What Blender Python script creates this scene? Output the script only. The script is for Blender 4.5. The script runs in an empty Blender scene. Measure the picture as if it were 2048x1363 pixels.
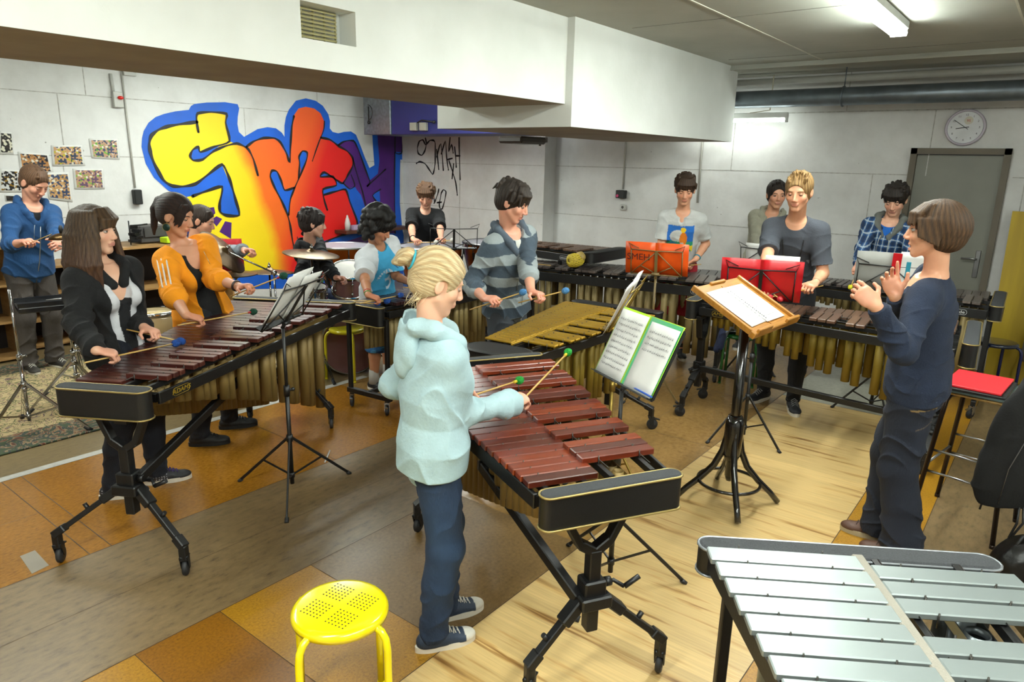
import bpy, bmesh, math, random
import numpy as np
from mathutils import Vector, Matrix
from mathutils.bvhtree import BVHTree
random.seed(7); np.random.seed(7)
S = bpy.context.scene
COL = S.collection
PI = math.pi
def V(*a): return Vector(a[0] if len(a) == 1 else a)
def rad(d): return d*PI/180

# ---------------------------------------------------------------- camera (24.6 mm lens, 1.87 m above the floor)
CAM_H, FPX = 1.87, 1400.4
_th, _ro, _ya = rad(14.34), rad(-1.29), rad(37.765)
FW = V(math.cos(_ya)*math.cos(_th), math.sin(_ya)*math.cos(_th), -math.sin(_th))
R0 = V(math.sin(_ya), -math.cos(_ya), 0); D0 = FW.cross(R0)
RT = R0*math.cos(_ro)+D0*math.sin(_ro); DN = -R0*math.sin(_ro)+D0*math.cos(_ro)
cam = bpy.data.objects.new('camera', bpy.data.cameras.new('camera')); COL.objects.link(cam)
cam.data.sensor_width = 36; cam.data.lens = FPX*36/2048; cam.data.clip_start = .05
m3 = Matrix((RT, -DN, -FW)).transposed()
cam.matrix_world = Matrix.Translation((0, 0, CAM_H)) @ m3.to_4x4()
S.camera = cam
def ray(x, y): return FW + RT*((x-1024)/FPX) + DN*((y-681.5)/FPX)
def at(x, y, z=0.0):
    "point of the place at height z seen at photo position x, y"
    r = ray(x, y); return V(0, 0, CAM_H) + r*((z-CAM_H)/r.z)
def deep(x, y, d): return V(0, 0, CAM_H) + ray(x, y)*d
def onY(x, y, Y): r = ray(x, y); return V(0, 0, CAM_H)+r*(Y/r.y)
def onX(x, y, X): r = ray(x, y); return V(0, 0, CAM_H)+r*(X/r.x)

# ---------------------------------------------------------------- materials
MATS = {}
def _nodes(name):
    m = bpy.data.materials.new(name); m.use_nodes = True
    nt = m.node_tree; b = nt.nodes['Principled BSDF']; return m, nt, b
def lin(c):
    if isinstance(c, str):
        c = [int(c[i:i+2], 16)/255 for i in (0, 2, 4)]
        c = [x/12.92 if x <= .04045 else ((x+.055)/1.055)**2.4 for x in c]
    return tuple(c[:3])
def ramp(nt, stops):
    r = nt.nodes.new('ShaderNodeValToRGB'); e = r.color_ramp.elements
    while len(e) < len(stops): e.new(.5)
    for k, (p, c) in enumerate(stops): e[k].position = p; e[k].color = (*lin(c), 1)
    return r
def mat(name, c, rough=.5, metal=0., c2=None, scale=8., stretch=(1, 1, 1), lo=.35, hi=.65, bump=0., bscale=None, coat=0., detail=4, emit=None, trans=0., alpha=1., spec=.5, sheen=0., rvar=0.):
    "procedural material: a noise-mixed base colour, noise bump"
    if name in MATS: return MATS[name]
    m, nt, b = _nodes(name)
    tc = nt.nodes.new('ShaderNodeTexCoord'); mp = nt.nodes.new('ShaderNodeMapping'); mp.inputs['Scale'].default_value = stretch
    nt.links.new(tc.outputs['Object'], mp.inputs[0])
    n = nt.nodes.new('ShaderNodeTexNoise'); n.inputs['Scale'].default_value = scale; n.inputs['Detail'].default_value = detail
    nt.links.new(mp.outputs[0], n.inputs['Vector'])
    c1 = lin(c)
    if c2 is None: c2 = tuple(x*.9 for x in c1)
    r = ramp(nt, [(lo, c1), (hi, c2)]); nt.links.new(n.outputs['Fac'], r.inputs[0]); nt.links.new(r.outputs[0], b.inputs['Base Color'])
    b.inputs['Roughness'].default_value = rough; b.inputs['Metallic'].default_value = metal
    b.inputs['Coat Weight'].default_value = coat; b.inputs['Specular IOR Level'].default_value = spec
    b.inputs['Transmission Weight'].default_value = trans; b.inputs['Alpha'].default_value = alpha
    if sheen: b.inputs['Sheen Weight'].default_value = sheen
    if rvar:
        rr = nt.nodes.new('ShaderNodeMapRange'); rr.inputs['To Min'].default_value = rough-rvar; rr.inputs['To Max'].default_value = rough+rvar
        nt.links.new(n.outputs['Fac'], rr.inputs[0]); nt.links.new(rr.outputs[0], b.inputs['Roughness'])
    if emit:
        b.inputs['Emission Color'].default_value = (*lin(emit[0]), 1); b.inputs['Emission Strength'].default_value = emit[1]
    if bump:
        n2 = nt.nodes.new('ShaderNodeTexNoise'); n2.inputs['Scale'].default_value = bscale or scale*4; n2.inputs['Detail'].default_value = 5
        nt.links.new(mp.outputs[0], n2.inputs['Vector'])
        bp = nt.nodes.new('ShaderNodeBump'); bp.inputs['Strength'].default_value = bump; bp.inputs['Distance'].default_value = .01
        nt.links.new(n2.outputs['Fac'], bp.inputs['Height']); nt.links.new(bp.outputs[0], b.inputs['Normal'])
    MATS[name] = m; return m
def colmat(name, rough=.8, bump=.25, bscale=60, sheen=.0, sss=0., stretch=(1, 1, 1), var=.12, vscale=9, coat=0., metal=0.):
    "material whose own colours lie in the mesh's Col attribute (dyes, prints, skin, hair)"
    if name in MATS: return MATS[name]
    m, nt, b = _nodes(name)
    a = nt.nodes.new('ShaderNodeAttribute'); a.attribute_name = 'Col'
    tc = nt.nodes.new('ShaderNodeTexCoord'); mp = nt.nodes.new('ShaderNodeMapping'); mp.inputs['Scale'].default_value = stretch
    nt.links.new(tc.outputs['Object'], mp.inputs[0])
    n = nt.nodes.new('ShaderNodeTexNoise'); n.inputs['Scale'].default_value = vscale; n.inputs['Detail'].default_value = 6; nt.links.new(mp.outputs[0], n.inputs['Vector'])
    mr = nt.nodes.new('ShaderNodeMapRange'); mr.inputs['From Min'].default_value = .3; mr.inputs['From Max'].default_value = .7
    mr.inputs['To Min'].default_value = 1-var; mr.inputs['To Max'].default_value = 1+var; nt.links.new(n.outputs['Fac'], mr.inputs[0])
    mx = nt.nodes.new('ShaderNodeVectorMath'); mx.operation = 'SCALE'
    nt.links.new(a.outputs['Color'], mx.inputs[0]); nt.links.new(mr.outputs[0], mx.inputs['Scale']); nt.links.new(mx.outputs[0], b.inputs['Base Color'])
    n2 = nt.nodes.new('ShaderNodeTexNoise'); n2.inputs['Scale'].default_value = bscale; n2.inputs['Detail'].default_value = 4; nt.links.new(mp.outputs[0], n2.inputs['Vector'])
    bp = nt.nodes.new('ShaderNodeBump'); bp.inputs['Strength'].default_value = bump; bp.inputs['Distance'].default_value = .004
    nt.links.new(n2.outputs['Fac'], bp.inputs['Height']); nt.links.new(bp.outputs[0], b.inputs['Normal'])
    b.inputs['Roughness'].default_value = rough; b.inputs['Sheen Weight'].default_value = sheen; b.inputs['Coat Weight'].default_value = coat; b.inputs['Metallic'].default_value = metal
    if sss:
        b.inputs['Subsurface Weight'].default_value = sss; b.inputs['Subsurface Radius'].default_value = (.9, .35, .2); b.inputs['Subsurface Scale'].default_value = .006
    MATS[name] = m; return m

# ---------------------------------------------------------------- objects, names, tags
def tag(o, label=None, cat=None, group=None, kind=None):
    if label: o['label'] = label
    if cat: o['category'] = cat
    if group: o['group'] = group
    if kind: o['kind'] = kind
    return o
def empty(name, loc=(0, 0, 0), rz=0., label=None, cat=None, group=None):
    o = bpy.data.objects.new(name, None); COL.objects.link(o); o.location = loc; o.rotation_euler = (0, 0, rz)
    o.empty_display_size = .05
    return tag(o, label, cat, group)
def frame_of(o): return Matrix.Translation(o.location) @ o.rotation_euler.to_matrix().to_4x4()
def copy_tree(o, parent=None):
    kids = [c for c in COL.objects if c.parent == o] if not hasattr(copy_tree, 'kids') else copy_tree.kids.get(o.name, [])
    c = o.copy(); COL.objects.link(c); c.parent = parent
    for k in list(o.children): copy_tree(k, c)
    return c

class MB:
    "collects shapes into one mesh; mi = material slot of the faces added"
    def __init__(s): s.v = []; s.f = []; s.m = []; s.sm = []; s.mi = 0
    def add(s, vs, fs, smooth=False):
        n = len(s.v); s.v.extend([tuple(v) for v in vs]); s.f.extend([tuple(n+i for i in f) for f in fs])
        s.m.extend([s.mi]*len(fs)); s.sm.extend([smooth]*len(fs)); return s
    def box(s, c, d, R=None, bev=0.):
        "box of size d centred at c, optional 3x3 rotation, chamfered edges"
        hx, hy, hz = d[0]/2, d[1]/2, d[2]/2; c = V(c)
        if bev <= 0:
            vs = [V(x, y, z) for x in (-hx, hx) for y in (-hy, hy) for z in (-hz, hz)]
            fs = [(0, 1, 3, 2), (4, 6, 7, 5), (0, 4, 5, 1), (2, 3, 7, 6), (0, 2, 6, 4), (1, 5, 7, 3)]
        else:
            b = min(bev, hx*.9, hy*.9, hz*.9); vs = []; idx = {}
            for x in (-1, 1):
                for y in (-1, 1):
                    for z in (-1, 1):
                        for a in range(3):
                            p = [x*(hx-b), y*(hy-b), z*(hz-b)]; p[a] = (x*hx, y*hy, z*hz)[a]
                            idx[(x, y, z, a)] = len(vs); vs.append(V(p))
            I = idx; fs = []
            for q in (-1, 1):
                o = q
                f1 = [I[(q, -1, -1, 0)], I[(q, 1, -1, 0)], I[(q, 1, 1, 0)], I[(q, -1, 1, 0)]]; fs.append(f1 if q > 0 else f1[::-1])
                f1 = [I[(-1, q, -1, 1)], I[(-1, q, 1, 1)], I[(1, q, 1, 1)], I[(1, q, -1, 1)]]; fs.append(f1 if q > 0 else f1[::-1])
                f1 = [I[(-1, -1, q, 2)], I[(1, -1, q, 2)], I[(1, 1, q, 2)], I[(-1, 1, q, 2)]]; fs.append(f1 if q > 0 else f1[::-1])
            for a, b2, c2 in ((0, 1, 2), (1, 2, 0), (0, 2, 1)):
                for sa in (-1, 1):
                    for sb in (-1, 1):
                        def K(t, ax):
                            k = [0, 0, 0]; k[a] = sa; k[b2] = sb; k[c2] = t; return I[(*k, ax)]
                        f1 = [K(-1, a), K(-1, b2), K(1, b2), K(1, a)]
                        fs.append(f1)
            for x in (-1, 1):
                for y in (-1, 1):
                    for z in (-1, 1): fs.append((I[(x, y, z, 0)], I[(x, y, z, 1)], I[(x, y, z, 2)]))
            # outward orientation
            out = []
            for f in fs:
                p = [vs[i] for i in f]; nn = (p[1]-p[0]).cross(p[2]-p[0]); cc = sum(p, V(0, 0, 0))
                out.append(f if nn.dot(cc) > 0 else tuple(reversed(f)))
            fs = out
        if R is not None: vs = [R @ v for v in vs]
        return s.add([v+c for v in vs], fs)
    def beam(s, a, b, w, h, up=(0, 0, 1), bev=0.):
        "rectangular bar from a to b, w across, h along up"
        a, b = V(a), V(b); x = (b-a); L = x.length; x.normalize(); u = V(up)
        y = u.cross(x)
        if y.length < 1e-4: y = V(0, 1, 0).cross(x)
        if y.length < 1e-4: y = V(1, 0, 0)
        y.normalize(); z = x.cross(y)
        return s.box((a+b)/2, (L, w, h), Matrix((x, y, z)).transposed(), bev)
    def tube(s, pts, r, n=10, cap=True, closed=False):
        "round tube along points, r one radius or one per point"
        pts = [V(p) for p in pts]; k = len(pts); rs = r if isinstance(r, (list, tuple)) else [r]*k
        T = []
        for i in range(k):
            if closed: t = pts[(i+1) % k]-pts[i-1]
            else: t = pts[min(i+1, k-1)]-pts[max(i-1, 0)]
            T.append(t.normalized() if t.length > 1e-9 else V(0, 0, 1))
        up = V(0, 0, 1) if abs(T[0].z) < .9 else V(1, 0, 0); x = (up-T[0]*up.dot(T[0])).normalized(); vs = []
        for i in range(k):
            x = (x-T[i]*x.dot(T[i])); x = x.normalized() if x.length > 1e-6 else T[i].orthogonal().normalized(); y = T[i].cross(x)
            for j in range(n):
                a = 2*PI*j/n; vs.append(pts[i]+(x*math.cos(a)+y*math.sin(a))*rs[i])
        fs = []
        for i in range(k if closed else k-1):
            for j in range(n):
                q = (i+1) % k; fs.append((i*n+j, i*n+(j+1) % n, q*n+(j+1) % n, q*n+j))
        s.add(vs, fs, True)
        if cap and not closed:
            m = len(s.v)-k*n; s.f.append(tuple(m+j for j in reversed(range(n)))); s.f.append(tuple(m+(k-1)*n+j for j in range(n)))
            s.m += [s.mi]*2; s.sm += [False]*2
        return s
    def cyl(s, a, b, r, n=16): return s.tube([a, b], r, n)
    def lathe(s, prof, c=(0, 0, 0), n=24, axis=None):
        "profile of (radius, height) turned about the z axis (or axis) at c"
        c = V(c); k = len(prof); vs = []
        Q = V(0, 0, 1).rotation_difference(V(axis)).to_matrix() if axis is not None else Matrix.Identity(3)
        for r, z in prof:
            for j in range(n): a = 2*PI*j/n; vs.append(c+Q @ V(r*math.cos(a), r*math.sin(a), z))
        fs = [(i*n+j, i*n+(j+1) % n, (i+1)*n+(j+1) % n, (i+1)*n+j) for i in range(k-1) for j in range(n)]
        return s.add(vs, fs, True)
    def ball(s, c, r, n=14, sc=(1, 1, 1), R=None):
        c = V(c); vs = []; m = max(6, n//2)
        for i in range(m+1):
            t = PI*i/m
            for j in range(n):
                a = 2*PI*j/n; p = V(math.sin(t)*math.cos(a)*sc[0], math.sin(t)*math.sin(a)*sc[1], math.cos(t)*sc[2])*r
                vs.append(c+(R @ p if R is not None else p))
        fs = [(i*n+j, (i+1)*n+j, (i+1)*n+(j+1) % n, i*n+(j+1) % n) for i in range(m) for j in range(n)]
        return s.add(vs, fs, True)
    def prism(s, poly, a, b):
        "extrude 2D/3D polygon (list of Vectors) from offset a to b (vectors)"
        n = len(poly); a, b = V(a), V(b); vs = [V(p)+a for p in poly]+[V(p)+b for p in poly]
        fs = [tuple(reversed(range(n))), tuple(range(n, 2*n))]+[(i, (i+1) % n, n+(i+1) % n, n+i) for i in range(n)]
        return s.add(vs, fs)
    def sheet(s, rows, th=.0, smooth=True):
        "grid surface rows[i][j] (Vectors), optional thickness along its normals"
        m, n = len(rows), len(rows[0]); vs = [V(p) for r in rows for p in r]
        q = [(i*n+j, i*n+j+1, (i+1)*n+j+1, (i+1)*n+j) for i in range(m-1) for j in range(n-1)]
        if th <= 0: return s.add(vs, q, smooth)
        nr = []
        for i in range(m):
            for j in range(n):
                a = V(rows[min(i+1, m-1)][j])-V(rows[max(i-1, 0)][j]); b = V(rows[i][min(j+1, n-1)])-V(rows[i][max(j-1, 0)])
                nr.append(a.cross(b).normalized())
        N = m*n; vs += [v+nn*th for v, nn in zip(vs, nr)]
        fs = q+[tuple(N+i for i in reversed(f)) for f in q]
        bd = [i*n for i in range(m)]+[(m-1)*n+j for j in range(1, n)]+[i*n+n-1 for i in range(m-2, -1, -1)]+[j for j in range(n-2, 0, -1)]
        fs += [(bd[i], bd[(i+1) % len(bd)], N+bd[(i+1) % len(bd)], N+bd[i]) for i in range(len(bd))]
        return s.add(vs, fs, smooth)
    def xf(s, M, start=0):
        for i in range(start, len(s.v)): s.v[i] = tuple(M @ V(s.v[i]))
        return s
    def build(s, name, mats, parent=None, fix=True, local=None):
        "links the shapes as one object; coordinates are in the parent's frame"
        me = bpy.data.meshes.new(name); me.from_pydata(s.v, [], s.f)
        if not isinstance(mats, (list, tuple)): mats = [mats]
        for m in mats: me.materials.append(m)
        me.polygons.foreach_set('material_index', s.m); me.polygons.foreach_set('use_smooth', s.sm)
        if fix:
            bm = bmesh.new(); bm.from_mesh(me); bmesh.ops.recalc_face_normals(bm, faces=bm.faces); bm.to_mesh(me); bm.free()
        me.update()
        o = bpy.data.objects.new(name, me); COL.objects.link(o)
        if parent is not None: o.parent = parent
        return o
def world_thing(mb, name, mats, label, cat, group=None, fix=True):
    "a top-level one-mesh thing; its origin is moved to the middle of its underside"
    a = np.array(mb.v); c = V((a[:, 0].min()+a[:, 0].max())/2, (a[:, 1].min()+a[:, 1].max())/2, a[:, 2].min())
    mb.xf(Matrix.Translation(-c)); o = mb.build(name, mats, None, fix); o.location = c
    return tag(o, label, cat, group)
def struct(mb, name, mats, fix=True):
    o = mb.build(name, mats, None, fix); o['kind'] = 'structure'; return o
def text_mesh(body, size, name, m, parent, M, extrude=.0006, align='CENTER', shear=0., xs=1.):
    cu = bpy.data.curves.new(name, 'FONT'); cu.body = body; cu.size = size; cu.extrude = extrude; cu.align_x = align; cu.align_y = 'CENTER'; cu.shear = shear; cu.resolution_u = 3
    t = bpy.data.objects.new(name, cu); COL.objects.link(t); dg = bpy.context.evaluated_depsgraph_get(); dg.update()
    me = bpy.data.meshes.new_from_object(t.evaluated_get(dg)); bpy.data.objects.remove(t); bpy.data.curves.remove(cu)
    me.name = name
    o = bpy.data.objects.new(name, me); COL.objects.link(o); me.materials.clear(); me.materials.append(m)
    me.transform(M @ Matrix.Diagonal((xs, 1, 1, 1))); o.parent = parent; return o
def basis(o, x, y):
    "4x4 frame with origin o and axes x, y, x×y"
    x = V(x).normalized(); y = V(y); y = (y-x*x.dot(y)).normalized(); z = x.cross(y)
    M = Matrix((x, y, z)).transposed().to_4x4(); return Matrix.Translation(V(o)) @ M

# ---------------------------------------------------------------- smooth solids (signed distances -> surface nets)
def _P(p): return np.array(tuple(p), dtype=np.float32)
class Solid:
    "smoothly blended union / cuts of round cones, ellipsoids, lofts -> ONE continuous skin"
    def __init__(s, k=.015): s.p = []; s.k = k
    def _a(s, fn, lo, hi, k, op): s.p.append((fn, np.array(lo), np.array(hi), s.k if k is None else k, op)); return s
    def cone(s, a, b, ra, rb=None, k=None, op='+', disp=None, cap=None):
        rb = ra if rb is None else rb; a, b = _P(a), _P(b); d = b-a; L2 = float(d@d)+1e-12; R = max(ra, rb)
        def fn(X, Y, Z):
            t = np.clip(((X-a[0])*d[0]+(Y-a[1])*d[1]+(Z-a[2])*d[2])/L2, 0, 1)
            dd = np.sqrt((X-a[0]-t*d[0])**2+(Y-a[1]-t*d[1])**2+(Z-a[2]-t*d[2])**2)-(ra+t*(rb-ra))
            if disp: dd = dd+disp(X, Y, Z)
            if cap is not None: dd = np.maximum(dd, (X-cap[0][0])*cap[1][0]+(Y-cap[0][1])*cap[1][1]+(Z-cap[0][2])*cap[1][2])
            return dd
        return s._a(fn, np.minimum(a, b)-R, np.maximum(a, b)+R, k, op)
    def ell(s, c, r, R=None, k=None, op='+', disp=None):
        c = _P(c); r = _P(r); Q = np.array(R, dtype=np.float32) if R is not None else None; m = float(r.max())
        def fn(X, Y, Z):
            x, y, z = X-c[0], Y-c[1], Z-c[2]
            if Q is not None: x, y, z = (Q[0, 0]*x+Q[1, 0]*y+Q[2, 0]*z, Q[0, 1]*x+Q[1, 1]*y+Q[2, 1]*z, Q[0, 2]*x+Q[1, 2]*y+Q[2, 2]*z)
            k0 = np.sqrt((x/r[0])**2+(y/r[1])**2+(z/r[2])**2); k1 = np.sqrt((x/r[0]**2)**2+(y/r[1]**2)**2+(z/r[2]**2)**2)+1e-9
            dd = k0*(k0-1)/k1
            return dd+disp(X, Y, Z) if disp else dd
        return s._a(fn, c-m, c+m, k, op)
    def loft(s, M, zs, rx, ry, cx=None, k=None, op='+', disp=None, sq=2.):
        "stack of ellipses along the z axis of frame M (4x4); sq>2 makes them squarish"
        Mi = np.array(M.inverted(), dtype=np.float32); zs = np.array(zs); cx = [0]*len(zs) if cx is None else cx
        m = max(max(rx), max(ry))+.02; corners = [M @ V(a, b, z) for a in (-m, m) for b in (-m, m) for z in (zs[0], zs[-1])]
        c = np.array([tuple(p) for p in corners])
        def fn(X, Y, Z):
            x = Mi[0, 0]*X+Mi[0, 1]*Y+Mi[0, 2]*Z+Mi[0, 3]; y = Mi[1, 0]*X+Mi[1, 1]*Y+Mi[1, 2]*Z+Mi[1, 3]; z = Mi[2, 0]*X+Mi[2, 1]*Y+Mi[2, 2]*Z+Mi[2, 3]
            a = np.interp(z, zs, rx).astype(np.float32); b = np.interp(z, zs, ry).astype(np.float32); x = x-np.interp(z, zs, cx).astype(np.float32)
            q = (np.abs(x/a)**sq+np.abs(y/b)**sq)**(1/sq); dd = (q-1)*np.minimum(a, b)*.9
            if disp: dd = dd+disp(X, Y, Z)
            return np.maximum(dd, np.maximum(zs[0]-z, z-zs[-1]))
        return s._a(fn, c.min(0), c.max(0), k, op)
    def cut(s, p, n, k=.004):
        "remove everything on the n side of the plane through p"
        p = _P(p); n = _P(V(n).normalized())
        return s._a(lambda X, Y, Z: (p[0]-X)*n[0]+(p[1]-Y)*n[1]+(p[2]-Z)*n[2], [-9]*3, [9]*3, k, '-')
    def mesh(s, name, res, m, parent, color=(.5, .5, .5), paint=None, flow=None):
        add = [q for q in s.p if q[4] == '+']; lo = np.min([q[1] for q in add], 0)-.03; hi = np.max([q[2] for q in add], 0)+.03
        n = np.ceil((hi-lo)/res).astype(int)+1; ax = [(lo[i]+res*np.arange(n[i])).astype(np.float32) for i in range(3)]
        F = np.full(n, .05, np.float32)
        for fn, l, h, k, op in s.p:
            pad = k+.035+2*res; i0 = np.maximum(np.floor((l-pad-lo)/res).astype(int), 0); i1 = np.minimum(np.ceil((h+pad-lo)/res).astype(int)+1, n)
            if (i1 <= i0).any(): continue
            sl = tuple(slice(a, b) for a, b in zip(i0, i1))
            g = fn(ax[0][sl[0]][:, None, None], ax[1][sl[1]][None, :, None], ax[2][sl[2]][None, None, :]); f = F[sl]
            g = np.broadcast_to(g, f.shape)
            if op == '+':
                w = np.clip(.5+.5*(f-g)/k, 0, 1); F[sl] = f*(1-w)+g*w-k*w*(1-w)
            else:
                w = np.clip(.5-.5*(f+g)/k, 0, 1); F[sl] = f*(1-w)-g*w+k*w*(1-w)
        v, q = nets(F, lo, res)
        me = bpy.data.meshes.new(name); me.vertices.add(len(v)); me.vertices.foreach_set('co', v.astype(np.float32).ravel())
        me.loops.add(len(q)*4); me.polygons.add(len(q)); me.loops.foreach_set('vertex_index', q.astype(np.int32).ravel())
        me.polygons.foreach_set('loop_start', np.arange(0, len(q)*4, 4, dtype=np.int32)); me.polygons.foreach_set('use_smooth', np.ones(len(q), bool))
        me.update(calc_edges=True)
        c = np.ones((len(v), 4), np.float32); c[:, :3] = lin(color)
        if paint is not None: paint(v, c)
        at_ = me.color_attributes.new('Col', 'FLOAT_COLOR', 'POINT'); at_.data.foreach_set('color', c.ravel())
        if flow is not None: at2 = me.color_attributes.new('Flow', 'FLOAT_COLOR', 'POINT'); at2.data.foreach_set('color', flow(v).astype(np.float32).ravel())
        me.materials.append(m); o = bpy.data.objects.new(name, me); COL.objects.link(o); o.parent = parent; return o
def nets(F, lo, res):
    I = F < 0; nx, ny, nz = F.shape
    c = np.zeros((nx-1, ny-1, nz-1), np.uint8)
    for a in (0, 1):
        for b in (0, 1):
            for d in (0, 1): c += I[a:nx-1+a, b:ny-1+b, d:nz-1+d]
    act = np.argwhere((c > 0) & (c < 8)); N = len(act)
    ids = np.full(c.shape, -1, np.int32); ids[act[:, 0], act[:, 1], act[:, 2]] = np.arange(N)
    acc = np.zeros((N, 3)); cnt = np.zeros(N); x, y, z = act.T
    for ax in range(3):
        o1, o2 = [k for k in range(3) if k != ax]
        for a in (0, 1):
            for b in (0, 1):
                p = [x.copy(), y.copy(), z.copy()]; p[o1] = p[o1]+a; p[o2] = p[o2]+b; q = [t.copy() for t in p]; q[ax] = q[ax]+1
                f0 = F[p[0], p[1], p[2]]; f1 = F[q[0], q[1], q[2]]; mk = (f0 < 0) != (f1 < 0)
                t = np.where(mk, f0/(f0-f1+1e-12), 0); off = np.zeros((N, 3)); off[:, o1] = a; off[:, o2] = b; off[:, ax] = t
                acc[mk] += off[mk]; cnt[mk] += 1
    v = (act+acc/cnt[:, None])*res+np.asarray(lo)
    Q = []
    for ax in range(3):
        o1, o2 = [(1, 2), (2, 0), (0, 1)][ax]
        s0 = [slice(0, None)]*3; s1 = [slice(0, None)]*3; s0[ax] = slice(0, -1); s1[ax] = slice(1, None)
        A = I[tuple(s0)]; B = I[tuple(s1)]
        for flip, mk in ((False, A & ~B), (True, ~A & B)):
            e = np.argwhere(mk); e = e[(e[:, o1] > 0) & (e[:, o2] > 0) & (e[:, o1] < F.shape[o1]-1) & (e[:, o2] < F.shape[o2]-1)]
            if not len(e): continue
            k = []
            for a, b in ((0, 0), (1, 0), (1, 1), (0, 1)):
                p = e.copy(); p[:, o1] -= a; p[:, o2] -= b; k.append(ids[p[:, 0], p[:, 1], p[:, 2]])
            k = np.stack(k, 1); Q.append(k[:, ::-1] if flip else k)
    q = np.concatenate(Q); q = q[(q >= 0).all(1)]
    return v, q
def wob(freq, amp, seed=0., dirn=(0, 0, 1), warp=1.2):
    "cloth-fold displacement: patches of slanting creases, uneven in width and depth"
    d = V(dirn).normalized(); e1 = d.orthogonal().normalized(); e2 = d.cross(e1); e1 = (e1*math.cos(seed)+e2*math.sin(seed)); e2 = d.cross(e1); d, e1, e2 = _P(d), _P(e1), _P(e2)
    def f(X, Y, Z):
        u = X*d[0]+Y*d[1]+Z*d[2]; p = X*e1[0]+Y*e1[1]+Z*e1[2]; q = X*e2[0]+Y*e2[1]+Z*e2[2]
        w = np.sin(p*13+seed*3)+.8*np.sin(q*17+seed*5+2*np.sin(u*9))+.6*np.sin((p+q)*24+u*14+seed)
        a = np.clip(np.sin(u*freq*.31+p*7+seed*2.3)+.6*np.sin(q*11-u*freq*.17+seed)+.15, 0, 1.4)
        r = 1-np.abs(np.sin(u*freq*.42+w*warp+p*12+seed)); b = 1-np.abs(np.sin(u*freq*.27-w*.9-q*14+seed*1.9))
        return -amp*(1.5*r*r*a+1.1*b*b*(1.3-a)-.45)
    return f
# ---------------------------------------------------------------- people
SKIN = colmat('skin', rough=.5, bump=.12, bscale=220, sss=.12, var=.05, vscale=14)
CLOTH = colmat('cloth', rough=.92, bump=.5, bscale=90, sheen=.0, var=.1, vscale=10)
KNIT = colmat('knit', rough=.96, bump=.6, bscale=160, sheen=.0, var=.12, vscale=20)
DENIM = colmat('denim', rough=.9, bump=.5, bscale=160, var=.28, vscale=7, stretch=(1, 1, .45))
def hair_mat():
    "fine strands run along the mesh's Flow attribute (r, g across the strand, b along it)"
    m, nt, b = _nodes('hair'); N = nt.nodes.new; Lk = nt.links.new
    a = N('ShaderNodeAttribute'); a.attribute_name = 'Col'; f = N('ShaderNodeAttribute'); f.attribute_name = 'Flow'
    mp = N('ShaderNodeMapping'); mp.inputs['Scale'].default_value = (1, 1, .035); Lk(f.outputs['Vector'], mp.inputs[0])
    n = N('ShaderNodeTexNoise'); n.inputs['Scale'].default_value = 42; n.inputs['Detail'].default_value = 5; n.inputs['Roughness'].default_value = .7; Lk(mp.outputs[0], n.inputs['Vector'])
    mr = N('ShaderNodeMapRange'); mr.inputs['From Min'].default_value = .32; mr.inputs['From Max'].default_value = .70; mr.inputs['To Min'].default_value = .45; mr.inputs['To Max'].default_value = 1.55; Lk(n.outputs['Fac'], mr.inputs[0])
    sc = N('ShaderNodeVectorMath'); sc.operation = 'SCALE'; Lk(a.outputs['Color'], sc.inputs[0]); Lk(mr.outputs[0], sc.inputs['Scale']); Lk(sc.outputs[0], b.inputs['Base Color'])
    n2 = N('ShaderNodeTexNoise'); n2.inputs['Scale'].default_value = 75; n2.inputs['Detail'].default_value = 3; Lk(mp.outputs[0], n2.inputs['Vector'])
    bp = N('ShaderNodeBump'); bp.inputs['Strength'].default_value = .8; bp.inputs['Distance'].default_value = .004; Lk(n2.outputs['Fac'], bp.inputs['Height']); Lk(bp.outputs[0], b.inputs['Normal'])
    b.inputs['Roughness'].default_value = .52; b.inputs['Specular IOR Level'].default_value = .35; return m
HAIRM = hair_mat()
SHOE = colmat('shoe_upper', rough=.6, bump=.3, bscale=120, var=.08)
EYEM = [mat('eye_white', 'b4aaa2', .25, coat=.6), mat('iris_brown', '2a1a10', .2, coat=.8), mat('lash', '1a1210', .8)]
HAIRCARD = {}
def ik(a, c, l1, l2, pole):
    a, c = V(a), V(c); d = c-a; L = d.length
    if L > (l1+l2)*.995:
        s = L/(l1+l2)/.995; l1 *= s; l2 *= s
    L = max(L, abs(l1-l2)+.02); u = d.normalized(); x = (l1*l1-l2*l2+L*L)/(2*L); hgt = math.sqrt(max(l1*l1-x*x, 1e-6))
    p = V(pole); p = (p-u*p.dot(u)).normalized(); return a+u*x+p*hgt
def rot(yaw=0, pitch=0, roll=0): return Matrix.Rotation(rad(yaw), 3, 'Z') @ Matrix.Rotation(rad(pitch), 3, 'Y') @ Matrix.Rotation(rad(roll), 3, 'X')
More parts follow.
